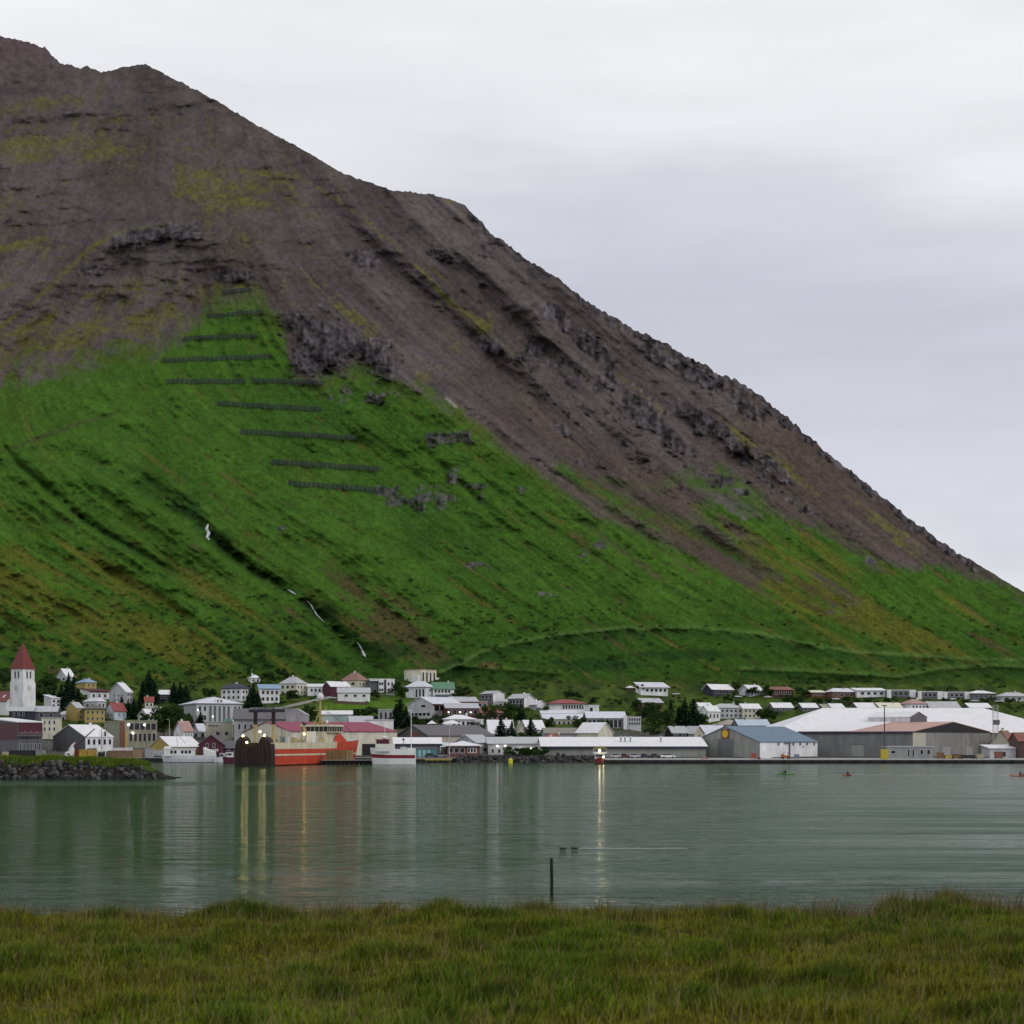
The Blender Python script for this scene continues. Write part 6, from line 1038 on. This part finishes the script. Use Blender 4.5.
# small red boat seen bow on by the long warehouse
def bowboat():
    Y = 478.; root = empty('workboat', (X(600, Y), Y, 0)); tag(root, 'small red workboat with white wheelhouse and two bright lamps seen bow on', 'workboat'); red = pm((.25, .03, .03)); rings = []
    for t in np.linspace(0, 1, 9):
        f = max(.06, 1 - (1 - t) ** 2.2 * 1.0 if t < .6 else 1); y = -3.5 + t * 9; P = [(-1.0 * f, y, -.6), (-1.25 * f, y, .3), (-1.6 * f, y, 1.7 + .6 * (1 - t))]; rings.append(P + [(-p[0], p[1], p[2]) for p in P][::-1])
    mb = MB(); mb.loft(rings, [pm('black'), red, pm('lgrey'), red, pm('black')]); mb.poly(rings[-1], red); mb.build('hull', root)
    k = MB(); k.box(-1.5, 1.5, .2, 3.6, 1.6, 3.3, wht); k.box(-2.1, 2.3, 0, 3.8, 3.4, 3.75, wht); k.box(-1.3, 1.3, .12, .19, 2.3, 3.1, GLASS); wh = k.build('wheelhouse', root)
    k = MB(); yel = pm((.45, .42, .12)); k.tube((-2, 1.5, 3.8), (-2, 1.5, 5.2), .08, .08, yel, 5); k.tube((2.2, 1.5, 3.8), (2.2, 1.5, 5.2), .08, .08, yel, 5); k.tube((-2, 1.5, 5.1), (2.2, 1.5, 5.1), .08, .08, yel, 5); k.tube((.1, 1.8, 3.8), (.1, 1.8, 6.6), .08, .05, yel, 5); k.build('roof_frame', root)
    for p, rr, st_ in (((-.15, -.2, 4.35), .32, 26), ((1.0, -1.6, 2.35), .26, 14)):
        k = MB(); k.ball(p, rr, emit((1, .9, .5), st_), 10); k.build('lamp', root); k = MB(); k.tube((p[0], p[1] + .5, p[2] - 1.4), (p[0], p[1] + .5, p[2]), .06, .06, yel, 5); k.build('lamp_post', root)
bowboat()
def smallboat(px0, px1, Y, lab, hc, cc, h=1.6):
    r, L, s = sideboat('small_boat', lab, 'boat', px0, px1, Y, 0, .5, -1, beam=2.4, top=h, bands=[(-.4, .7), (.1, .9), (h * .7, .98), (h, 1)], cols=[pm('black'), pm(hc), pm(hc)])
    k = MB(); k.box(L * .35, L * .75, -.9, .9, h - .1, h + 1.5, pm(cc)); k.box(L * .32, L * .78, -1, 1, h + 1.51, h + 1.65, pm('rwhite')); c_ = k.build('cabin', r); k = MB(); k.box(L * .4, L * .7, -.96, -.91, h + .6, h + 1.2, GLASS); k.build('window', c_); k = MB(); k.tube((L * .5, 0, h + 1.6), (L * .5, 0, h + 4), .05, .03, pm('dgrey'), 5); k.build('mast', r)
smallboat(216.5, 227, 508, 'small white boat right of the long white motor boat', 'white', 'lgrey'); smallboat(223, 236, 500, 'small dark red boat left of the trawler stern', 'maroon', 'white', 2.0)
smallboat(222, 234, 514, 'small black and white boat tucked behind the dark red boat', 'dgrey', 'white', 1.8)
# finger pier in front of the trawler bow with its crates
k = MB(); pt = pm((.25, .24, .22), rough=.85); dk = pm((.02, .02, .022), rough=.9); k.box(X(322, 470), X(372.5, 470), 468, 473.5, 1.25, 1.5, pt); x = X(322, 470)
while x < X(372, 470): k.box(x, x + .45, 468.1, 473.4, -1.5, 1.24, dk); x += 1.5
k.box(X(322, 470) + .5, X(372, 470), 468.6, 468.8, .2, 1.2, dk); tag(k.build('pier'), 'low dark finger pier in front of the trawler bow', 'pier')
k = MB(); k.box(X(415, 505), X(452, 505), 503, 509, 1.2, 1.5, pm((.22, .17, .15))); k.box(X(425, 505), X(452, 505), 502.95, 503, .9, 1.25, pm((.4, .36, .05))); x = X(415, 505)
while x < X(452, 505): k.box(x, x + .4, 503.1, 508.8, -1.5, 1.19, pm((.10, .05, .05))); x += 1.9
tag(k.build('pier'), 'reddish timber jetty right of the white fishing boat', 'pier')
Gc = 'wooden fish crates stacked on the finger pier'
labs = ['left stack of brown wooden crates on the finger pier', 'second stack of brown wooden crates on the finger pier', 'third stack of brown wooden crates on the finger pier', 'right stack of paler wooden crates on the finger pier']
for i, lab in enumerate(labs):
    c_ = pm((.19, .14, .06), var=.3, scale=1.5) if i < 3 else pm((.30, .24, .12), var=.3, scale=1.5); x0 = X(326 + 6.8 * i, 471); w = 6.4 * 471 / F; root = empty('crate_stack', (x0, 470, 1.5)); tag(root, lab, 'crates', Gc)
    for j in range(4):
        k = MB(); z = j * .74; k.box(0, w, 0, 1.8, z + .1, z + .72, c_); k.box(.05, .25, -.03, 1.8, z, z + .1, c_); k.box(w - .25, w - .05, -.03, 1.8, z, z + .1, c_); k.box(w / 2 - .06, w / 2 + .06, -.04, 0, z + .1, z + .72, pm((.1, .07, .04))); k.build('crate', root)
# ------------------------------------------------------------------ vehicles
def car(px, yb, lab, col, Y=None, rz=0, L=4.3, roof=None, group='cars parked along the long white warehouse'):
    Y = Y or float(Yg(px, yb)); root = empty('parked_car', at(px, yb, Y), rz); tag(root, lab, 'car', group); b = pm(col, rough=.3, var=.05, spec=.5); W_ = 1.75
    k = MB(); pr = [(-L / 2, .35), (L / 2, .35), (L / 2, .75), (L * .44, .9), (L * .18, 1.0), (-L * .42, 1.02), (-L / 2, .85)]; k.prism([(x, -W_ / 2, z) for x, z in pr], (0, W_, 0), b); k.build('body', root)
    k = MB(); pr = [(-L * .40, 1.025), (L * .20, 1.005), (L * .06, 1.48), (-L * .28, 1.5)]; k.prism([(x, -W_ * .45, z) for x, z in pr], (0, W_ * .9, 0), GLASS); k.box(-L * .29, L * .07, -W_ * .44, W_ * .44, 1.5, 1.55, pm(roof) if roof else b); k.build('cabin', root)
    for x in (-L * .31, L * .31):
        for y in (-W_ / 2, W_ / 2 - .18): k = MB(); k.tube((x, y - .02, .32), (x, y + .2, .32), .33, .33, pm('black'), 12); k.build('wheel', root)
for px_, lab, col, roof in ((616, 'white parked car leftmost of the row at the long warehouse', 'lgrey', 'white'), (625, 'dark red parked car, second from the left at the long warehouse', (.12, .03, .03), None), (635, 'pale parked car between a dark red and a dark blue one', (.45, .45, .5), 'white'), (645, 'dark blue parked car at the long warehouse', (.03, .035, .07), None), (655, 'black parked car left of the white sedan', (.06, .03, .03), None), (668, 'bright white sedan rightmost of the parked row', (.78, .78, .8), None)):
    car(px_, 758.1, lab, col, 519, R(rnd.uniform(-6, 6)), 3.6 if px_ != 668 else 5.0, roof)
for px_, yb, lab, col in ((390, 695.5, 'silver car in front of the twin cube house', (.5, .5, .54)), (334, 699, 'white car on the road left of the low white house', (.6, .6, .62)), (327.5, 698, 'dark car left of the white car on the road', (.1, .1, .14)), (738, 697.6, 'white car in the drive between the two leftmost upper row houses', (.7, .7, .72)), (768, 698, 'pale car in front of the dark bush by the dark red house', (.6, .6, .62)), (836, 700, 'white car before the brick left wing', (.7, .7, .72)), (952, 700, 'white van like car in front of the long grey upper row house', (.75, .75, .77)), (975, 701.8, 'white car left of the dark fronted house drive', (.7, .7, .72)), (999, 702.3, 'silver car near the right edge of the upper row', (.6, .6, .62)), (676, 695, 'white car parked right of the long white hillside cottage', (.6, .6, .65))): car(px_, yb, lab, col, group='cars parked by the hillside houses')
car(60.5, 757, 'maroon van parked by the dark grey end wall', (.12, .03, .05), 560, 0, 5.6, group='cars at the town quay'); car(441, 757.4, 'grey car parked on the quay by the cafe', (.2, .2, .22), 527, .2, 4.2, group='cars at the town quay'); car(431, 757.6, 'dark car parked before the turquoise wall', (.05, .05, .07), 525, 0, 4.6, group='cars at the town quay'); car(5, 757.4, 'blue and white covered car at the left edge of the quay', (.2, .25, .45), 528, 0, 5.5, group='cars at the town quay')
root = empty('forklift', at(785.5, 758.9, 505)); tag(root, 'orange forklift working on the quay in front of the white wall', 'forklift'); og = pm((.35, .12, .03))
k = MB(); k.box(-1.5, 1.3, -.65, .65, .4, 1.2, og); k.box(-1.5, -.7, -.65, .65, 1.21, 1.6, og); k.build('body', root); k = MB(); k.box(-.6, .7, -.6, .6, 2.25, 2.33, pm('dgrey'))
for x in (-.6, .62): 
    for y in (-.6, .52): k.box(x, x + .08, y, y + .08, 1.2, 2.24, pm('dgrey'))
k.build('cab_frame', root); k = MB(); k.box(1.35, 1.5, -.5, -.35, .1, 2.6, pm('dgrey')); k.box(1.35, 1.5, .35, .5, .1, 2.6, pm('dgrey')); k.box(1.51, 2.5, -.45, -.3, .12, .2, pm('dgrey')); k.box(1.51, 2.5, .3, .45, .12, .2, pm('dgrey')); k.build('mast', root)
for x in (-.95, .9):
    for y in (-.7, .5): k = MB(); k.tube((x, y, .38), (x, y + .22, .38), .38, .38, pm('black'), 12); k.build('wheel', root)
def gear(name, label, cat, px0, px1, yb, yt, Y, col, kind='box', group=None):
    """quayside containers: a ribbed body with lid or legs"""
    c = at(px0, yb, Y); w = (px1 - px0) * Y / F; h = (yb - yt) * Y / F; root = empty(name, c); tag(root, label, cat, group); m = pm(col, var=.25, scale=1); k = MB(); dp = min(2.4, max(.9, w * .8))
    k.box(0, w, 0, dp, .12, h * .9, m); n = max(3, int(w / .5))
    for i in range(n + 1): x = i * (w - .08) / n; k.box(x, x + .08, -.06, -.005, .12, h * .9, m)
    k.build('body', root); k = MB(); k.box(-.06, w + .06, -.08, dp + .06, h * .9 + .01, h, m); k.build('lid', root); k = MB(); 
    for x in (.05, w - .35): k.box(x, x + .3, .05, dp - .05, 0, .11, pm('dgrey'))
    k.build('skid', root)
for a in (('fish_tub', 'blue plastic fish tub right of the forklift', 'tub', 794.8, 799.2, 758.8, 754.3, 508, (.16, .24, .33)), ('box', 'red brown box at the foot of the grey gable', 'box', 751.5, 756.3, 758.8, 753.2, 508, (.35, .10, .07)), ('box', 'small dark red bin at the corner of the blue roofed warehouse', 'box', 757.8, 760.6, 759.4, 757.2, 495, (.25, .03, .04)),
          ('timber_stack', 'yellow timber stack before the white house, left one', 'timber stack', 79, 87, 757.8, 749.5, 528, (.42, .30, .05)), ('timber_stack', 'yellow timber stack before the white house, right one', 'timber stack', 87.5, 95.5, 757.8, 750, 528, (.46, .30, .07)), ('pallet_stack', 'long brown stack of pallets before the concrete block', 'pallets', 108, 132, 757.8, 750.5, 528, (.20, .13, .085)), ('pallet_stack', 'pale brown stack of pallets right of the long brown one', 'pallets', 132.5, 142.5, 757.8, 749.5, 528, (.30, .21, .13)), ('container', 'grey container left of the yellow quay shed', 'container', 145, 152.5, 757.8, 748.5, 527, (.33, .34, .35)), ('container', 'low dark container by the maroon warehouse', 'container', 9, 34, 757.8, 750.3, 527, (.03, .03, .035)), ('container', 'grey box with pale end right of the dark container', 'container', 35.5, 43.8, 757.8, 750, 527, (.25, .25, .24)), ('box', 'cream crate at the left edge of the quay', 'box', 2, 8, 757.8, 751.8, 526, (.5, .42, .28)), ('tarp_stack', 'white covered stack behind the brown pallets', 'tarpaulin', 112, 131, 757, 747.8, 540, (.72, .72, .76)),
          ('crate', 'rusty crate in front of the grey quay warehouse', 'crate', 938, 944, 758.8, 752.5, 503, (.22, .12, .06)), ('crate', 'yellow crate in front of the grey quay warehouse', 'crate', 945, 952, 758.8, 755, 503, (.40, .32, .06)), ('crate', 'brown crate between yellow one and dark nets', 'crate', 953, 961, 758.8, 754, 503, (.17, .10, .06)), ('crate', 'black crate before the right end of the grey quay warehouse', 'crate', 962, 975, 758.8, 755, 503, (.04, .04, .04)), ('crate', 'cream crate left of the white flat shed', 'crate', 977, 984, 758.8, 754, 503, (.40, .36, .24)), ('crate', 'rust red drum box in front of the white flat shed', 'crate', 996, 1003, 758.6, 751.5, 505, (.24, .10, .08)), ('crate', 'pink boxes on the quay edge under the blue tarpaulin car', 'crate', 702, 708, 759.2, 757.2, 495, (.4, .2, .2))): gear(*a)
# yellow mast base and masts
root = empty('light_mast', at(884.5, 759.2, 496)); tag(root, 'tall dark light mast with a yellow block base on the quay', 'mast'); k = MB(); k.box(-1.1, 1.1, -.9, .9, 0, 3.3, pm((.45, .38, .04))); k.build('base', root); k = MB(); k.tube((0, 0, 3.31), (0, 0, 17.6), .24, .16, pm((.07, .07, .10)), 8); k.build('pole', root)
k = MB(); k.box(-.9, .9, -.2, .2, 17.61, 17.9, pm((.07, .07, .1))); k.build('lamp_head', root)
def lattice(px, yb, yt, Y, lab):
    c = at(px, yb, Y); h = (yb - yt) * Y / F; root = empty('lattice_mast', c); tag(root, lab, 'mast'); k = MB(); m = pm((.4, .36, .36)); w = .8
    for x, y in ((-w, -w), (w, -w), (w, w), (-w, w)): k.tube((x, y, 0), (x, y, h), .08, .08, m, 5)
    n = 9
    for i in range(n):
        z0, z1 = h * i / n, h * (i + 1) / n
        for (a, b_) in (((-w, -w), (w, -w)), ((w, w), (-w, w)), ((-w, -w), (-w, w)), ((w, -w), (w, w))): k.tube((*a, z0), (*b_, z1), .04, .04, m, 4); k.tube((*a, z1), (*b_, z1), .04, .04, m, 4)
    k.build('lattice', root); k = MB(); k.box(-1.2, 1.2, -1.2, -.9, h * .45, h * .45 + 1.8, pm('dgrey')); k.build('signal_box', root)
lattice(995.5, 741, 705, 552, 'thin lattice mast with a dark box before the factory roof')
def post(px, yb, yt, Y, lab, arm=0, m=None, lit=False):
    c = at(px, yb, Y); h = (yb - yt) * Y / F; root = empty('lamp_post', c); tag(root, lab, 'lamp post'); k = MB(); m = m or pm('lgrey'); k.tube((0, 0, 0), (0, 0, h), .13, .09, m, 7); 
    if arm: k.tube((0, 0, h), (arm, -.2, h + .25), .07, .06, m, 5)
    k.build('pole', root); k = MB(); k.box(arm - .35, arm + .35, -.35, .0, h + .1, h + .3, m); k.build('lamp_head', root)
for a in ((169.5, 740, 720, 628, 'pale lamp post before the large leafy trees', -.8), (49, 755, 735, 545, 'thin yellowish lamp post left of the dark grey end wall', .6), (101.5, 757, 729, 535, 'dark lamp post in front of the white house windows', 1.8), (146, 757, 724, 545, 'dark thin post before the concrete block', .6), (449.5, 757, 727, 528, 'slim white post between the quay shed and the cafe', .3), (251.5, 712, 670, 770, 'tall thin mast in front of the tall spruce', .3), (387.5, 712, 695, 760, 'dark lamp post on the green lawn', .6), (462, 748, 736, 560, 'small post at the left of the grey gabled building', .4)): post(a[0], a[1], a[2], a[3], a[4], a[5], pm('dgrey') if 'dark' in a[4] else None)
# crane arm before the white house, white frame beside it
root = empty('mobile_crane', at(77, 757.6, 530)); tag(root, 'dark red mobile crane with raised jib before the white house', 'crane'); s = 530 / F; k = MB(); k.box(-1.2, 1.4, -.8, .8, .3, 2.6, pm((.20, .03, .03))); k.build('cab', root); k = MB(); k.tube((0, 0, 2.4), (0, 0, 4.6), .35, .3, pm('maroon'), 7); k.tube((0, 0, 4.5), (18 * s, -.3, 29 * s), .3, .16, pm((.07, .04, .06)), 7); k.build('jib', root)
for x in (-.8, .9): k = MB(); k.tube((x, -.95, .4), (x, -.6, .4), .42, .42, pm('black'), 10); k.build('wheel', root)
root = empty('small_boat', at(64.5, 758, 527)); tag(root, 'small white boat hauled out on the quay with raised bow', 'boat'); k = MB(); k.prism([(0, 0, .3), (2.9, 0, .3), (3.0, 0, 2.6), (2.6, 0, 4.0), (1.8, 0, 2.8), (.2, 0, 1.9)], (0, 1.9, 0), wht); k.build('hull', root); k = MB(); k.prism([(1.2, .2, 2.85), (2.4, .2, 3.4), (3.6, .2, 5.6), (2.6, .2, 4.9)], (0, 1.2, 0), wht); k.build('windscreen', root); k = MB(); k.box(.8, 1.9, -.06, -.01, 1.0, 1.6, pm('dgrey')); k.build('hull_vent', root); k = MB(); k.box(.1, .4, .1, 1.8, -.1, .29, pm('brown')); k.box(2.4, 2.7, .1, 1.8, -.1, .29, pm('brown')); k.build('cradle', root)
root = empty('net_winch', at(97, 757.8, 527)); tag(root, 'white and black net winch frame right of the yellow timber', 'winch'); k = MB()
for x in (0, 1.4, 2.8): k.tube((x, 0, 0), (x + .3, .2, 3.0), .16, .12, wht, 6)
k.tube((0, 0, 2.6), (3.1, .2, 2.6), .14, .14, wht, 6); k.build('frame', root); k = MB(); k.tube((.5, .1, 1.2), (2.6, .1, 1.2), .75, .75, pm('black'), 12); k.build('drum', root)
root = empty('marquee', at(428, 727, 640)); tag(root, 'two peaked white canopy behind the long dark hall', 'marquee'); k = MB()
for cx, w, h in ((1.6, 2.0, 2.9), (10, 4.5, 3.1)): 
    b_ = [(cx - w, 0, 1.4), (cx + w, 0, 1.4), (cx + w, 4, 1.4), (cx - w, 4, 1.4)]
    for i in range(4): k.poly([b_[i], b_[(i + 1) % 4], (cx, 2, h)], pm('rwhite'))
k.build('canopy', root); k = MB(); k.box(-.2, .0, 0, .2, -1, 1.4, wht); k.box(14.2, 14.4, 0, .2, -1, 1.4, wht); k.build('pole', root)
# buoy
root = empty('buoy', (X(510.5, 496), 496, -.3)); tag(root, 'yellow buoy floating in front of the revetment', 'buoy'); k = MB(); k.tube((0, 0, 0), (0, 0, 1.5), .75, .7, pm((.62, .58, .03)), 14); k.ball((0, 0, 1.5), .7, pm((.62, .58, .03)), 12, (1, 1, .6)); k.build('float', root); k = MB(); k.tube((0, 0, 1.9), (0, 0, 2.3), .12, .1, pm('dgrey'), 6); k.build('lifting_eye', root)
# ------------------------------------------------------------------ kayakers, ducks, foam
def person(name, lab, loc, rz, jc, sc=1.):
    """seated kayaker: one skinned body, life jacket and cap as clothing"""
    root = empty(name, loc, rz); tag(root, lab, 'person')
    V = [(0, 0, .12), (0, 0, .34), (.02, 0, .56), (.03, 0, .64), (.05, 0, .80), (.02, .20, .55), (.22, .30, .38), (.44, .22, .48), (.02, -.20, .55), (.22, -.30, .36), (.44, -.22, .40), (.30, .12, .12), (.66, .14, .26), (.95, .10, .10), (.30, -.12, .12), (.66, -.14, .26), (.95, -.10, .10)]
    E = [(0, 1), (1, 2), (2, 3), (3, 4), (2, 5), (5, 6), (6, 7), (2, 8), (8, 9), (9, 10), (0, 11), (11, 12), (12, 13), (0, 14), (14, 15), (15, 16)]
    RR = [.15, .15, .13, .06, .115, .07, .05, .045, .07, .05, .045, .09, .07, .05, .09, .07, .05]
    me = bpy.data.meshes.new('body'); me.from_pydata(V, E, []); o = bpy.data.objects.new('body', me); COL.objects.link(o); o.parent = root; o.scale = (sc, sc, sc); m = o.modifiers.new('Skin', 'SKIN')
    for i, q in enumerate(me.skin_vertices[0].data): q.radius = (RR[i], RR[i]); q.use_root = i == 0
    s2 = o.modifiers.new('Subdivision', 'SUBSURF'); s2.levels = 1; s2.render_levels = 1; me.materials.append(pm((.03, .03, .035)))
    k = MB(); k.ball((.01, 0, .38), .215, pm(jc), 12, (.95, 1.05, 1.15)); k.build('life_jacket', root, True).scale = (sc,) * 3
    k = MB(); k.ball((.055, 0, .83), .125, pm((.40, .26, .2)), 12, (.95, .85, 1.1)); k.ball((.165, 0, .81), .025, pm((.40, .26, .2)), 6); k.build('face', root, True).scale = (sc,) * 3
    k = MB(); k.ball((.03, 0, .87), .135, pm((.03, .025, .03)), 12, (1, .95, .85)); k.build('cap', root, True).scale = (sc,) * 3
def kayak(px, py, rz, lab, plab, padlab, hc, jc, L=4.6):
    Y = F * (CAMZ) / (py - HOR); p = Vector((X(px, Y), Y, 0)); root = empty('kayak', p, rz); tag(root, lab, 'kayak', 'kayaks on the fjord'); rings = []
    for t in np.linspace(-1, 1, 15):
        w = .32 * (1 - abs(t) ** 2.4) + .015; rise = .16 * abs(t) ** 3; rings.append([(t * L / 2, w * math.cos(q), .12 + rise + (.2 if math.sin(q) < 0 else .14) * math.sin(q) * (1 - .6 * abs(t) ** 3)) for q in np.linspace(0, 2 * math.pi, 11)])
    k = MB(); k.loft(rings, pm(hc, rough=.35), pm(hc, rough=.35)); k.build('hull', root, True); k = MB(); k.tube((-.35, 0, .27), (.45, 0, .27), .01, .01, pm('black'), 4); k.ball((.05, 0, .24), .36, pm('black'), 12, (1.2, .72, .2)); k.build('cockpit_rim', root)
    c, s = math.cos(rz), math.sin(rz); person('person', plab, p + Vector((0, 0, .12)), rz, jc, 1.15)
    pr = empty('paddle', p + Vector((c * .48, s * .48, .56)), rz); tag(pr, padlab, 'paddle'); k = MB(); k.tube((0, -1.02, -.18), (0, 1.02, .18), .016, .016, pm('dgrey'), 6); k.build('shaft', pr)
    for sg in (-1, 1): k = MB(); k.ball((0, sg * 1.2, sg * .21), .2, pm((.05, .05, .05)), 10, (.12, 1.1, .45)); k.build('blade', pr)
kayak(785.5, 774.3, R(186), 'green kayak near the quay, the left of the three kayaks', 'dark clad paddler sitting in the green kayak', 'dark paddle held by the paddler of the green kayak', (.10, .30, .04), (.02, .02, .025))
kayak(847.5, 776, R(-80), 'red kayak seen end on, middle of the three kayaks', 'dark capped paddler in red jacket in the end on red kayak', 'dark paddle held over the end on red kayak', (.42, .07, .04), (.06, .03, .04))
kayak(1020, 776.5, R(-35), 'red orange kayak cut by the right picture edge', 'paddler in dark red at the right picture edge', 'dark paddle of the paddler at the right edge', (.48, .12, .05), (.22, .02, .04))
def duck(px, py, lab):
    Y = F * CAMZ / (py - HOR); root = empty('duck', (X(px, Y), Y, 0), R(180)); root.scale = (.95, .9, .72); tag(root, lab, 'duck', 'ducks swimming in line'); m = pm((.03, .024, .022)); k = MB(); k.ball((0, 0, .07), .14, m, 14, (1.9, 1, .85)); k.prism([(-.2, -.06, .1), (-.2, .06, .1), (-.36, 0, .19)], (0, 0, .03), m); k.tube((.15, 0, .08), (.23, 0, .21), .065, .05, m, 8); k.ball((.25, 0, .23), .065, m, 10, (1.15, .95, 1)); k.build('body', root, True); k = MB(); k.tube((.30, 0, .225), (.39, 0, .21), .026, .014, pm((.25, .18, .05)), 6); k.build('bill', root)
duck(563, 849.3, 'leading dark duck swimming near the wooden post'); duck(574.5, 849.0, 'following dark duck right behind the first one')
FOAM = paint((.42, .44, .45), .4, .2, 3)
def wake(px0, py0, px1, py1, w0, w1, lab, seed):
    r = random.Random(seed); mb = MB(); n = 70
    for i in range(n):
        t = i / n + r.uniform(-.005, .005); px_ = px0 + (px1 - px0) * t; py_ = py0 + (py1 - py0) * t + r.uniform(-.25, .25); Y = F * CAMZ / (py_ - HOR); x = X(px_, Y); l = abs(px1 - px0) / n * Y / F * r.uniform(.8, 1.5); w = (w0 + (w1 - w0) * t) * r.uniform(.4, 1.1)
        if r.random() < .02 + .2 * t: continue
        P = [(x - l, Y, .006), (x - l * .3, Y - w / 2, .006), (x + l * .7, Y - w / 2.5, .006), (x + l, Y + w * .1, .006), (x + l * .2, Y + w / 2, .006)]; mb.prism(P, (0, 0, .02), FOAM)
    tag(mb.build('foam'), lab, 'foam', kind='stuff')
wake(579, 848.6, 690, 848.5, .38, .22, 'thin white wake trailing behind the two ducks', 1); wake(780, 774, 715, 774.3, .8, .5, 'broken white wake left of the green kayak', 2); wake(1012, 775.6, 850, 774.6, 1.3, .8, 'long white wake between the red kayaks', 3)
# weathered post on the shore
Yp = 57.0; c = at(551.5, 910, Yp); root = empty('wooden_post', c); tag(root, 'dark weathered wooden post standing at the shoreline', 'post'); k = MB(); h = 52 * Yp / F; m = paint((.022, .02, .016), .9, .5, 8); n = 9
for i in range(6):
    z0, z1 = -.5 + (h + .5) * i / 6, -.5 + (h + .5) * (i + 1) / 6; k.tube((.004 * math.sin(i * 2) + .02 * (1 - i / 6), 0, z0), (.004 * math.sin(i * 2 + 2) + .02 * (1 - (i + 1) / 6), 0, z1), .072 - .002 * i, .070 - .002 * i, m, n)
k.build('shaft', root); k = MB(); k.tube((0, -.075, h - .25), (0, -.05, h - .25), .012, .012, pm('rust'), 6); k.tube((0, -.075, h - .55), (0, -.05, h - .55), .012, .012, pm('rust'), 6); k.build('nail', root)
